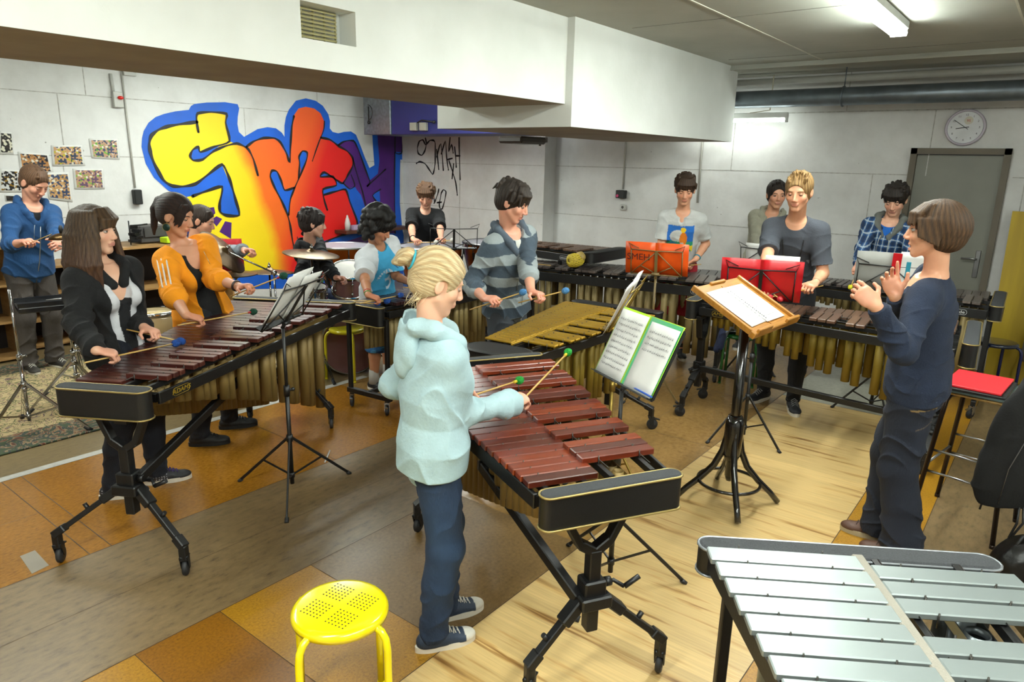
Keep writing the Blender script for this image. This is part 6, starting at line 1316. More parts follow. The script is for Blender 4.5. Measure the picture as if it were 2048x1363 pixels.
        sp = nt.nodes.new('ShaderNodeSeparateColor'); nt.links.new(vo.outputs['Color'], sp.inputs[0]); rp = ramp(nt, [(0, c2), (.3, c2), (.32, c1), (.72, c1), (.75, c3), (.9, 'd0c8b8')]); rp.color_ramp.interpolation = 'CONSTANT'; nt.links.new(sp.outputs[0], rp.inputs[0]); nt.links.new(rp.outputs[0], b_.inputs['Base Color']); b_.inputs['Roughness'].default_value = .3
        m = MB(); rows2 = [[(rows[a][b]+V(0, -.0022, 0)).lerp(L_(cx_)+V(0, -.004, 0), .0) for b in (1, 2, 3, 4, 5)] for a in (1, 2, 3, 4, 5)]
        g4 = lambda u, v: L_(P[3].lerp(P[0], v).lerp(P[2].lerp(P[1], v), u))+V(0, -.0035-(.05*max(0, u+v-1.35) if i == 2 else .004*math.sin(u*PI)), 0); m.sheet([[g4(.07+.86*k/6, .08+.84*j/6) for k in range(7)] for j in range(7)]); m.build('printed_image', mt, pg, fix=False)
    # wooden shelf units along the left wall
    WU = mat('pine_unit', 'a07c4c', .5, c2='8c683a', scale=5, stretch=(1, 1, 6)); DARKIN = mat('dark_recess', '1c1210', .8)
    def unit(x0, x1, y0, y1, z1, nsh, label):
        e = empty('shelf_unit', ((x0+x1)/2, (y0+y1)/2, 0), 0, label, 'shelf unit'); w, d = x1-x0, y1-y0
        for s in (-1, 1): m = MB(); m.box((s*(w/2-.011), 0, z1/2), (.022, d, z1), None, .001); m.build('side_panel', WU, e)
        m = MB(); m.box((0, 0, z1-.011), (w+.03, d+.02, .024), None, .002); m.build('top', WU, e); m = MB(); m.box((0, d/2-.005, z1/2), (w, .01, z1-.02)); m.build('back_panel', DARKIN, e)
        for k in range(nsh): m = MB(); m.box((0, 0, .03+(z1-.05)*k/nsh), (w-.045, d-.02, .018)); m.build('shelf', WU, e)
        return e
    unit(1.0, 2.18, 7.35, 7.80, 1.045, 3, 'pale pine shelf unit at the left edge behind the blue hoodie boy'); unit(2.25, 3.05, 7.62, 8.1, .80, 3, 'low dark-shelved pine unit behind the legs of the blue hoodie boy'); unit(3.1, 4.4, 7.55, 8.1, .93, 2, 'low pine unit carrying the grey box and sticks by the mural')
    zt = .942; m = MB(); m.box((3.62, 7.84, zt+.09), (.30, .24, .18), None, .01); m.box((3.62, 7.71, zt+.11), (.22, .01, .1), None, .003); world_thing(m, 'amplifier', mat('grey_metal_box', '3a3838', .5), 'dark grey box on the low pine unit left of the mural', 'box')
    m = MB(); m.box((3.75, 7.62, zt+.03), (.20, .12, .06), Matrix.Rotation(.2, 3, 'Z'), .006); world_thing(m, 'neon_packet', mat('neon_yellow', 'b8d818', .5), 'neon yellow packet on the low pine unit', 'packet')
    m = MB(); 
    for i in range(5): m.box((3.38+.03*(i % 2), 7.66, zt+.04+.035*i), (.10-.01*i, .08, .03), Matrix.Rotation(.3*i, 3, 'Z'), .004)
    m.cyl((3.32, 7.6, zt+.2), (3.5, 7.6, zt+.21), .008, 8); m.cyl((3.33, 7.64, zt), (3.33, 7.64, zt+.25), .007, 8); world_thing(m, 'drum_hardware', mat('black_gear', '141416', .4, .4), 'pile of black and chrome clamps on the low pine unit', 'hardware')
    m = MB(); m.lathe([(0, 0), (.065, 0), (.085, .22), (.078, .22), (.06, .02), (0, .02)], (3.96, 7.75, zt), 20); world_thing(m, 'stick_pot', mat('blue_orange_pot', '26306a', .5), 'dark blue pot holding drumsticks beside the mural', 'pot')
    rr = random.Random(3); SW = mat('stick_wood', 'c0975c', .5, c2='a87c42')
    for i in range(14):
        a = rr.uniform(0, 2*PI); r0 = rr.uniform(0, .03); x, y = 3.96+r0*math.cos(a), 7.75+r0*math.sin(a); d = V(-.10+rr.uniform(-.13, .08), rr.uniform(-.08, .06), .40); m = MB(); m.tube([(x, y, zt+.03), V(x, y, zt+.03)+d*.93, V(x, y, zt+.03)+d], [.008, .007, .003], 7); world_thing(m, 'drumstick', SW, 'pale wooden drumstick standing in the dark blue pot', 'drumstick', 'drumsticks in the blue pot')
    for i in range(3): m = MB(); m.box((2.66+.02*i, 7.78, .31+.012*i), (.3, .22, .010), Matrix.Rotation(.1*i, 3, 'Z')); world_thing(m, 'paper_stack', PAPER, ('bottom', 'middle', 'top')[i]+' paper of the stack inside the dark pine unit', 'paper', 'papers in the pine unit')
    m = MB(); rows = [[V(2.32+.3*u, 7.64+.2*v, .8135+.05*u*u+.0*v) for u in [k/5 for k in range(6)]] for v in [0, .5, 1]]; m.sheet(rows, .001); world_thing(m, 'loose_sheet', PAPER, 'white sheet curling on top of the low pine unit', 'paper')
    m = MB(); m.box((2.9, 7.45, .03), (.16, .02, .05)); m.box((2.75, 7.56, .09), (.15, .004, .2), Matrix.Rotation(.1, 3, 'X')); world_thing(m, 'fallen_sheet', PAPER, 'white sheet leaning at the foot of the pine unit', 'paper')
    # mural-side shelf with bottle
    a, b = onY(697, 462, YW-.25), onY(797, 466, YW-.25); m = MB(); m.box(((a.x+b.x)/2+.1, YW-.135, a.z-.02), (b.x-a.x+.3, .27, .045), None, .003); m.box(((a.x+b.x)/2, YW-.1, a.z-.09), (.03, .18, .1)); world_thing(m, 'wall_shelf', mat('brown_shelf', '4a2818', .5), 'brown wall shelf on the mural holding a white bottle', 'shelf')
    m = MB(); m.lathe([(0, 0), (.04, 0), (.04, .10), (.028, .15), (.014, .19), (.012, .21), (0, .215)], (a.x+.06, YW-.16, a.z+.003), 16); world_thing(m, 'bottle', mat('white_plastic', 'c8c8c4', .4), 'white squeeze bottle on the brown wall shelf', 'bottle')
    m = MB(); m.box((a.x+.24, YW-.16, a.z+.035), (.22, .12, .065), None, .004); world_thing(m, 'small_box', mat('lilac_box', 'a894b0', .5), 'lilac box beside the white bottle on the wall shelf', 'box')
    # ventilation unit under the ceiling at the alcove
    e = empty('air_unit', (7.2, 5.9, 2.17), 0, 'blue and galvanised ventilation unit hanging in the alcove corner', 'ventilation unit'); pA, pB = onX(728, 269, 6.75), onX(781, 269, 6.75); z0 = pA.z; 
    m = MB(); m.box((-.1, (pA.y+pB.y)/2-5.9, (z0+2.84)/2-2.17), (.7, pA.y-pB.y, 2.84-z0), None, .004); m.build('galvanised_section', mat('galvanised', '7c8488', .4, .6, '6a7074', 25), e); m = MB(); yb = 4.75; m.box((-.09, (pB.y+yb)/2-5.9, (z0+2.84)/2-2.17), (.68, pB.y-yb, 2.84-z0), None, .004); m.build('blue_section', mat('navy_panel', '1c2160', .45), e)
    for px in (828, 847): c = onX(px, 253, 6.74)-e.location; m = MB(); m.box(c, (.05, .12, .10), None, .004); m.build('switch_box', mat('grey_switch', '8c8a80', .5), e)
    c1, c2 = onX(835, 245, 6.73)-e.location, onX(868, 244, 6.73)-e.location; m = MB(); m.tube([c1, c1+V(0, -.08, .03), c2], .010, 6); m.ball(c2, .022, 8); m.build('cable', BLKP, e); m = MB(); c3 = onX(737, 225, 6.73)-e.location; m.tube([c3+V(0, 0, .08), c3, c3+V(0, 0, -.12)], .009, 6); m.ball(c3+V(0, 0, -.13), .022, 8); m.tube([c3+V(-.01, -.09*math.sin(t), .1*math.cos(t)) for t in [PI*k/8 for k in range(9)]], .005, 5); m.build('lever', BLKP, e)
    pj = onY(1045, 276, 4.4); m = MB(); zt_ = zr0 = 2.125; m.box((pj.x, 4.4, zt_-.045), (.42, .30, .07), None, .02); m.box((pj.x+.25, 4.4, zt_-.03), (.2, .12, .05)); m.cyl((pj.x+.3, 4.4, zt_-.09), (pj.x+.3, 4.4, zt_), .012, 8); world_thing(m, 'duct_motor', mat('brown_black', '2a2018', .5), 'dark motor bracket bolted under the deeper duct', 'bracket')
    # yellow board and curtain at the right
    a = onX(2025, 422, 7.86); b = onX(1983, 705, 7.86); m = MB(); pts = [V(7.86, a.y, a.z), V(7.86, a.y-.62, a.z), V(7.70, b.y-.62, .0), V(7.70, b.y+.02, .0)]; m.prism(pts, (0, 0, 0), (.03, 0, 0)); world_thing(m, 'plywood_board', mat('yellow_board', 'b0940c', .6, c2='a08408', scale=2, stretch=(1, 6, .6)), 'tall yellow painted board leaning beside the door', 'board')
    m = MB(); rows = []
    for i in range(14):
        t = i/13; z = 1.75*(1-t)+.28; rows.append([V(7.35+.05*math.sin(j*1.15+t*1.5)+.04*t, .02-.60*j/24-.1*(1-t)+.10*math.sin(t*2), z) for j in range(25)])
    m.sheet(rows, .006); world_thing(m, 'curtain', mat('pale_cloth', 'a8a49a', .9, c2='98948a', bump=.1), 'pale grey cloth hanging in folds at the right edge', 'curtain')
    # rug
    m, nt, b_ = _nodes('rug_pattern'); N = nt.nodes.new; Lk = nt.links.new; tc = N('ShaderNodeTexCoord'); mp = N('ShaderNodeMapping'); mp.inputs['Scale'].default_value = (2.6, 2.6, 1); Lk(tc.outputs['Object'], mp.inputs[0])
    n1 = N('ShaderNodeTexNoise'); n1.inputs['Scale'].default_value = 2.4; n1.inputs['Detail'].default_value = 3; n1.inputs['Distortion'].default_value = 2.2; Lk(mp.outputs[0], n1.inputs['Vector'])
    w1 = N('ShaderNodeTexNoise'); w1.inputs['Scale'].default_value = 3.1; w1.inputs['Detail'].default_value = 2; w1.inputs['Distortion'].default_value = 3; Lk(mp.outputs[0], w1.inputs['Vector'])
    r1 = ramp(nt, [(0, 'a8946c'), (.44, 'a8946c'), (.455, '3c4426'), (.49, '4a5230'), (.505, 'a8946c'), (.56, 'a8946c'), (.572, '5c2418'), (.59, '283048'), (.605, 'a8946c')]); Lk(n1.outputs['Fac'], r1.inputs[0])
    r2 = ramp(nt, [(0, '2c3828'), (.44, '3a4630'), (.50, '1e2638'), (.55, '8c7a58'), (.62, '5c2018'), (.70, '2c3828')]); Lk(w1.outputs['Fac'], r2.inputs[0])
    sp = N('ShaderNodeSeparateXYZ'); Lk(tc.outputs['Object'], sp.inputs[0]); ab = N('ShaderNodeMath'); ab.operation = 'ABSOLUTE'; Lk(sp.outputs[1], ab.inputs[0]); gt = N('ShaderNodeMath'); gt.operation = 'GREATER_THAN'; gt.inputs[1].default_value = .78; Lk(ab.outputs[0], gt.inputs[0]); mx = N('ShaderNodeMixRGB'); Lk(gt.outputs[0], mx.inputs[0]); Lk(r1.outputs[0], mx.inputs[1]); Lk(r2.outputs[0], mx.inputs[2]); Lk(mx.outputs[0], b_.inputs['Base Color']); b_.inputs['Roughness'].default_value = .95
    g = MB(); g.box((0, 0, .006), (6.4, 2.2, .012), None, .003); o = g.build('rug', m, None); o.location = (2.2, 6.14, 0); tag(o, 'large patterned cream, green and navy rug under the drum kit', 'rug')
    # bits on the floor
    m = MB(); a = at(650, 925); b = at(660, 902); m.tube([a+V(0, 0, .006), b+V(0, 0, .006)], .005, 8); world_thing(m, 'white_pen', MATS['white_plastic'], 'thin white pen lying on the orange cork floor', 'pen')
    m = MB(); P = [at(40, 1112), at(70, 1100), at(98, 1130), at(64, 1147)]; m.prism([p+V(0, 0, .0002) for p in P], (0, 0, 0), (0, 0, .0012)); world_thing(m, 'tape_patch', mat('grey_tape', '8a8070', .5), 'grey tape patch on the orange cork at the left', 'tape')
props()
# ---------------------------------------------------------------- drum kit, timpani, percussion stands
BRONZE = mat('cymbal_bronze', '5c4628', .33, .85, c2='4a381e', scale=4, stretch=(1, 1, 1), bump=.12, bscale=80)
COPPER = mat('copper_bowl', 'a04e12', .28, .85, c2='8a400c', scale=3)
HEADW = mat('drum_head', 'c8c4bc', .55); HEADC = mat('cream_head', 'b8a888', .5)
MAROON = mat('maroon_shell', '7c5454', .25, coat=.5, c2='6e4848', scale=3); MAROOND = mat('dark_maroon_shell', '3c1c20', .3, coat=.5)
def tripod(e, h, spread=.30, yaw=0., m_=CHROME, feet=RUBBER, double=True):
    m = MB(); m.cyl((0, 0, .10), (0, 0, h*.55), .012, 10); m.cyl((0, 0, h*.5), (0, 0, h), .008, 10)
    for z in (h*.55, h*.33): m.cyl((0, 0, z-.02), (0, 0, z+.015), .018, 10); m.cyl((0, 0, z), (.035, 0, z), .006, 8); m.box((.038, 0, z), (.008, .03, .012), None, .002)
    m.cyl((0, 0, .34), (0, 0, .38), .018, 10); m.cyl((0, 0, .12), (0, 0, .15), .016, 10); m.build('pole', m_, e)
    for k in range(3):
        a = rad(yaw+120*k); d = V(math.cos(a), math.sin(a), 0); t = V(-d.y, d.x, 0); m = MB()
        for s in ((-1, 1) if double else (0,)): m.beam(V(0, 0, .36)+d*.015+t*s*.007, d*spread+V(0, 0, .025)+t*s*.007, .003, .014); m.beam(V(0, 0, .135)+d*.012+t*s*.005, d*spread*.55+V(0, 0, .19)+t*s*.005, .003, .010)
        m.build('leg', m_, e); m = MB(); m.tube([d*(spread-.03)+V(0, 0, .04), d*(spread+.015)+V(0, 0, .008)], [.012, .016], 8); m.build('rubber_foot', feet, e)
def cymbal_mesh(par, c, r, n, name='cymbal', domed=.12):
    m = MB(); p = [(.004, .026), (r*.10, .022), (r*.16, .010), (r*.2, .004)]+[(r*(.2+.8*i/10), .004-r*domed*(i/10)**1.6) for i in range(1, 11)]; m.lathe(p+[(a, b-.0016) for a, b in reversed(p)], c, 40, n); return m.build(name, BRONZE, par)
def cymbal_stand(label, base, h, r, tilt=(0, 0, 1), boom=None, yaw=0., cat='cymbal', hats=False, spread=.3):
    e = empty('cymbal_stand', (base[0], base[1], 0), 0, label, cat); top_ = boom[0] if boom else h; tripod(e, top_, spread, yaw)
    c = V(0, 0, h)
    if boom: c = V(*boom[1]); m = MB(); m.cyl((0, 0, top_), c-(c-V(0, 0, top_)).normalized()*-.0, .007, 8); m.cyl(V(0, 0, top_), V(0, 0, top_)-(c-V(0, 0, top_)).normalized()*.12, .008, 8); m.ball((0, 0, top_), .022, 10); m.box((0, 0, top_), (.05, .02, .03), None, .004); m.build('boom', CHROME, e)
    n = V(tilt).normalized(); cymbal_mesh(e, c, r, n)
    if hats: cymbal_mesh(e, c-n*.030, r, -n)
    m = MB(); m.cyl(c-n*.03, c+n*.07, .004, 8); m.cyl(c+n*.026, c+n*.045, .014, 10); m.cyl(c+n*.045, c+n*.06, .008, 8); m.beam(c+n*.058-n.orthogonal().normalized()*.018, c+n*.058+n.orthogonal().normalized()*.018, .006, .01); m.build('wing_nut', CHROME, e)
    return e
def drum(par, c, r, L_, ax, shell, head, lugs=8, name='drum'):
    ax = V(ax).normalized(); m = MB(); m.lathe([(r, -L_/2), (r, L_/2)], c, 36, ax); sh = m.build('shell', shell, par)
    for s in (1, -1):
        m = MB(); m.lathe([(r*.985, s*(L_/2+.004)), (0, s*(L_/2+.004))], c, 36, ax); m.build('drum_head', head, sh); m = MB(); m.lathe([(r+.002, s*(L_/2-.022)), (r+.010, s*(L_/2-.022)), (r+.010, s*(L_/2+.010)), (r*.99, s*(L_/2+.010)), (r*.985, s*(L_/2+.003))], c, 36, ax); m.build('rim', CHROME, sh)
    m = MB(); Q = V(0, 0, 1).rotation_difference(ax).to_matrix()
    for k in range(lugs):
        a = 2*PI*k/lugs; d = Q @ V(math.cos(a), math.sin(a), 0); m.cyl(V(c)+d*(r+.008)-ax*L_*.48, V(c)+d*(r+.008)+ax*L_*.48, .003, 6)
        for q in ((-.22, .22) if L_ > .2 else (0,)): m.ball(V(c)+d*(r+.005)+ax*L_*q, .012, 8)
    m.build('lugs', CHROME, sh); return sh
def drums():
    cymbal_stand('large ride cymbal before the boy in the black hoodie', (3.62, 4.97), 1.10, .235, (.05, -.1, 1), yaw=20)
    p = V(3.0, 5.25, 1.135); b = V(3.35, 5.12, 0); cymbal_stand('cymbal tilted steeply on a chrome boom behind the orange jacket', b, .98, .22, (.50, -.62, .72), (.93, p-b), yaw=40)
    cymbal_stand('pair of hi-hat cymbals by the red folder', (3.18, 5.42), .92, .175, (0, 0, 1), hats=True, yaw=70); cymbal_stand('flat crash cymbal over the bass drum', (3.52, 5.45), .90, .23, (.06, .05, 1), yaw=10)
    # kit drums
    e = empty('bass_drum', (3.95, 4.98, 0), 0, 'maroon bass drum seen behind the wire music stand', 'drum'); drum(e, (0, 0, .285), .28, .40, (-.35, -.93, .0), MAROOND, MAROON, 10)
    m = MB(); d = V(-.35, -.93, 0); t = V(.93, -.35, 0)
    for s in (1, -1): m.tube([V(0, 0, .15)+t*s*.27+d*.1, t*s*.40+d*.16], .008, 8)
    m.build('spurs', CHROME, e)
    e = empty('rack_tom', (3.98, 4.93, .70), 0, 'maroon rack tom above the bass drum, chrome rims', 'drum'); drum(e, (0, 0, .12), .15, .22, (-.25, -.35, 1), MAROON, HEADW, 6); m = MB(); m.cyl((0, 0, -.13), (0, 0, .02), .011, 8); m.build('mount', CHROME, e)
    e = empty('snare_drum', (3.78, 5.28, 0), 0, 'chrome snare drum on its stand between the cymbals', 'drum'); tripod(e, .60, .24, 15); drum(e, (0, 0, .68), .17, .13, (0, -.08, 1), CHROME, HEADW, 8)
    e = empty('floor_tom', (2.93, 5.15, 0), 0, 'cream floor tom between the orange jacket and the marimba', 'drum'); drum(e, (0, 0, .48), .20, .36, (.1, -.25, 1), mat('cream_shell', 'b8a070', .3, coat=.4), HEADC, 8)
    for k in range(3): a = rad(30+120*k); m = MB(); m.tube([(.215*math.cos(a), .215*math.sin(a), .55), (.215*math.cos(a), .215*math.sin(a), .1), (.24*math.cos(a), .24*math.sin(a), 0)], .006, 8); m.build('leg', CHROME, e)
    e = empty('conga', (2.42, 5.3, 0), 0, 'cream drum just behind the dark-haired girl', 'drum'); m = MB(); m.lathe([(.12, 0), (.15, .2), (.18, .45), (.165, .68), (.15, .72), (0, .72)], n=28); m.build('shell', mat('cream_shell2', 'c0aa7c', .3, coat=.4), e); m = MB(); m.lathe([(.158, .70), (.165, .70), (.165, .725), (.15, .73)], n=28); m.build('rim', CHROME, e)
    # timpani
    def timp(label, x, y, r, z, a0=0, ped=True):
        e = empty('timpano', (x, y, 0), rad(a0), label, 'timpani'); m = MB(); m.lathe([(r, z), (r*1.0, z-.08), (r*.97, z-.2), (r*.82, z-.36), (r*.5, z-.47), (r*.12, z-.50), (0, z-.50)], n=40); m.build('bowl', COPPER, e)
        m = MB(); m.lathe([(r*1.05, z+.004), (0, z+.006)], n=40); m.build('drum_head', mat('timpani_head', '8c8a92', .35, c2='84828a'), e); m = MB(); m.lathe([(r*1.02, z-.012), (r*1.09, z-.012), (r*1.09, z+.010), (r*1.04, z+.010), (r*1.03, z)], n=40); m.build('rim', STEEL, e)
        m = MB()
        for k in range(6): a = PI*k/3; d = V(math.cos(a), math.sin(a), 0); m.cyl(d*r*1.07+V(0, 0, z), d*r*1.04+V(0, 0, z-.16), .006, 6); m.beam(d*r*1.03+V(0, 0, z-.1), d*r*.5+V(0, 0, .10), .02, .03); m.beam(d*r*.5+V(0, 0, .10), d*.05+V(0, 0, .09), .02, .03)
        m.lathe([(0, .06), (.1, .06), (.1, .11), (0, .11)], n=16); m.build('struts', BLK, e)
        for k in range(3): a = rad(30+120*k); caster(e, (r*.9*math.cos(a), r*.9*math.sin(a), 0), .10, a); m = MB(); m.beam((0, 0, .09), (r*.9*math.cos(a), r*.9*math.sin(a), .10), .03, .03); m.build('foot', BLK, e)
    timp('copper timpani in front between the curly boy and the player in black', at(862, 492, .92).x, at(862, 492, .92).y, .35, .92); timp('copper timpani right of the seated timpani player', at(985, 484, .92).x, at(985, 484, .92).y, .34, .92); timp('copper timpani behind, under the seated timpani player', 5.15, 6.45, .30, .90)
    # bar of cowbell cup + chrome stands at the left
    e = empty('bell_stand', (2.08, 5.90, 0), 0, 'chrome stand with a brass bell cup before the blue hoodie boy', 'bell stand'); tripod(e, 1.22, .28, 20); m = MB(); m.lathe([(0, .045), (.03, .042), (.08, .025), (.088, 0), (.082, .0), (.0, .03)], (0, 0, 1.235), 24); m.build('bell_cup', BRONZE, e); m = MB(); m.lathe([(0, .0), (.012, 0), (.016, .03), (.01, .055), (0, .06)], (0, 0, 1.28), 12); m.build('clamp_knob', BLKP, e)
    m = MB(); m.tube([(0, 0, 1.1), (.04, -.03, 1.12), (.05, -.03, 1.17), (-.04, -.02, 1.19)], .006, 6); m.lathe([(.03, -.05), (.04, -.05), (.04, .05), (.03, .05)], (.05, -.03, 1.13), 16, (1, .3, .2)); m.build('clamp', CHROME, e)
    e = empty('cymbal_stand', (1.52, 5.30, 0), 0, 'bare chrome stand with splayed legs at the left edge of the rug', 'stand'); tripod(e, 1.0, .36, 80)
    e = empty('percussion_table', (1.95, 5.62, 0), rad(-12), 'narrow black percussion tray on chrome legs behind the dark-haired girl', 'tray'); m = MB(); m.box((0, 0, .80), (.60, .26, .04), None, .006); m.box((0, .12, .83), (.60, .01, .04)); m.box((0, -.12, .83), (.60, .01, .04)); m.build('tray', mat('tray_black', '131418', .3, coat=.3), e); tripod(e, .79, .32, 50)
    m = MB(); m.tube([(1.80, 5.54, .858), (2.12, 5.50, .858)], .006, 7); world_thing(m, 'triangle_beater', STEEL, 'steel beater lying on the narrow black percussion tray', 'beater')
    # cabasa (netted gourd) on the long marimba
    e = empty('netted_gourd', (5.74, 3.60, .895), rad(70), 'yellow beaded gourd rattle lying on the long back marimba', 'rattle'); m = MB(); m.lathe([(0, -.09), (.045, -.08), (.055, -.04), (.03, 0), (.018, .02)], (0, 0, .10), 20, (.2, -1, -.1)); m.build('gourd', mat('gourd_tan', 'a08848', .5), e)
    m = MB(); P = [(.02, 0), (.055, .04), (.068, .10), (.060, .155), (.02, .17)]
    for k in range(18):
        for s in (1, -1):
            pts = []
            for i in range(9): t = i/8*4; j = min(int(t), 3); f = t-j; r = P[j][0]*(1-f)+P[j+1][0]*f; h_ = P[j][1]*(1-f)+P[j+1][1]*f; a = 2*PI*k/18+s*i*.17; pts.append(V(r*math.cos(a), h_, .075+r*math.sin(a)*.95))
            m.tube(pts, .0055, 5)
    m.build('bead_net', mat('bead_yellow', 'c8b030', .5), e); m = MB(); m.lathe([(.02, 0), (.052, .04), (.064, .10), (.056, .155), (0, .165)], (0, 0, .075), 18, (0, 1, 0)); m.build('gourd_body', MATS['gourd_tan'], e)
    # spare mallets lying on end panels
    SH = mat('rattan', 'c8a45c', .5, c2='b8924a'); BL = mat('blue_yarn', '1c4c9c', .95, c2='153c80', scale=60, bump=.8, bscale=160); PU = mat('purple_ball', 'a01888', .3, coat=.3)
    z = .842
    for i, (dx, dy) in enumerate(((0, 0), (.05, .05), (.10, .01))): a = V(3.22+dx*.5, 4.13-dy, z+.012*(i == 1)); mallet(('blue yarn mallet lying nearest the yellow stool on the purple marimba end', 'blue yarn mallet lying across the other two on the purple marimba end', 'blue yarn mallet furthest along the purple marimba end')[i], 'mallet', a, a+V(.10+.04*i, -.32+.02*i, .015), SH, BL, .020, .004, 'mallets on the purple marimba end')
    for i in range(2): a = V(5.32+.03*i, 1.72+.04*i, .90); mallet(('purple ball mallet, the left of two at the brown marimba end', 'purple ball mallet, the right of two at the brown marimba end')[i], 'mallet', a, V(5.08+.035*i, 2.06-.055*i, .905), SH, PU, .019, .004, 'purple mallets', 1.)
    a = V(5.60, 3.88, .90); mallet('mallet with a red ball at the left end of the long marimba', 'mallet', a, a+V(-.16, .10, .02), SH, mat('red_ball', 'a01818', .5), .022, .004)
drums()
# ---------------------------------------------------------------- the fourteen people
SH_ = MATS['rattan']; YN = lambda n, a, b: mat(n, a, .95, c2=b, scale=60, bump=.9, bscale=180)
GRN, DGR, LBL, BLU = YN('green_yarn', '1f9a36', '168428'), YN('dark_green_yarn', '0f4a34', '0b3a28'), YN('light_blue_yarn', '4a82b4', '3c72a4'), MATS['blue_yarn']
YEL, RDB, YLB, WHB = mat('yellow_head', 'c8c020', .6), mat('red_binding', 'b01c28', .6), mat('yellow_binding', 'd0b820', .6), mat('white_felt', 'c8c4bc', .9)
def M_(label, hm=BLU, r=.021, **k): return dict(label=label, sm=SH_, hm=hm, r=r, **k)
def front(I, y, z, off=.0, t=.012, side=1):
    "point on the front (or back) of the clothed torso; y sideways, z up in metres along the trunk"
    if 'skin_of' in I:
        if I.get('bvh_of') != I['skin_of'].name:
            me = I['skin_of'].data; n = len(me.vertices); v = np.empty(n*3, np.float32); me.vertices.foreach_get('co', v); f = np.empty(len(me.polygons)*4, np.int32); me.loops.foreach_get('vertex_index', f)
            I['bvh'] = BVHTree.FromPolygons(v.reshape(-1, 3).tolist(), f.reshape(-1, 4).tolist()); I['bvh_of'] = I['skin_of'].name
        d = I['Tr'].to_3x3() @ V(-side, 0, 0); hit = I['bvh'].ray_cast(I['Tr'] @ V(side*.19, y, z*I['ts']), d, .25)[0]
        if hit is not None: return hit-d*(off*.6)
    z *= I['ts']
    a = float(np.interp(z, I['zs'], I['rx']))+t+off; b = float(np.interp(z, I['zs'], I['ry']))+t+off; return I['Tr'] @ V(side*a*math.sqrt(max(0, 1-min(.98, abs(y/b))**2)), y, z)
def line(I, pts, r, m_, name, t=.012, off=.002, n=6):
    m = MB(); m.tube([front(I, y, z, off, t) for y, z in pts], r, n); return m.build(name, m_, I['root'])
def ring_on(I, q, f, r, w, m_, name, n=18):
    "band round the forearm of side q at fraction f from elbow to wrist"
    a, b = I['elb'][q], I['wri'][q]; c = a.lerp(b, f); d = (b-a).normalized(); u = d.orthogonal().normalized(); v = d.cross(u); m = MB(); m.tube([c+(u*math.cos(t)+v*math.sin(t))*r for t in [2*PI*i/n for i in range(n)]], w, 6, closed=True); return m.build(name, m_, I['root'])
def hood_cords(I, m_, L_=.14, t=.02):
    for s in (1, -1): line(I, [(s*.035, .245*I['h']), (s*.042, .22*I['h']), (s*.044, .245*I['h']-L_)], .0032, m_, 'drawstring', t, .004)
def sleeve_stripes(I, q, o, r0, fs, w=.0052, gap=.38):
    a, b = I['SH'][q], I['elb'][q]; d = (b-a).normalized(); o = V(o); o = (o-d*o.dot(d)).normalized(); s_ = d.cross(o)
    for k in (-1, 0, 1): m = MB(); m.tube([a.lerp(b, f)+(o*math.cos(k*gap)+s_*math.sin(k*gap))*(r0-.004*f) for f in fs], w, 6); m.build('sleeve_stripe', mat('white_stripe', 'd8cfc4', .8), I['root'])
ONLY = None
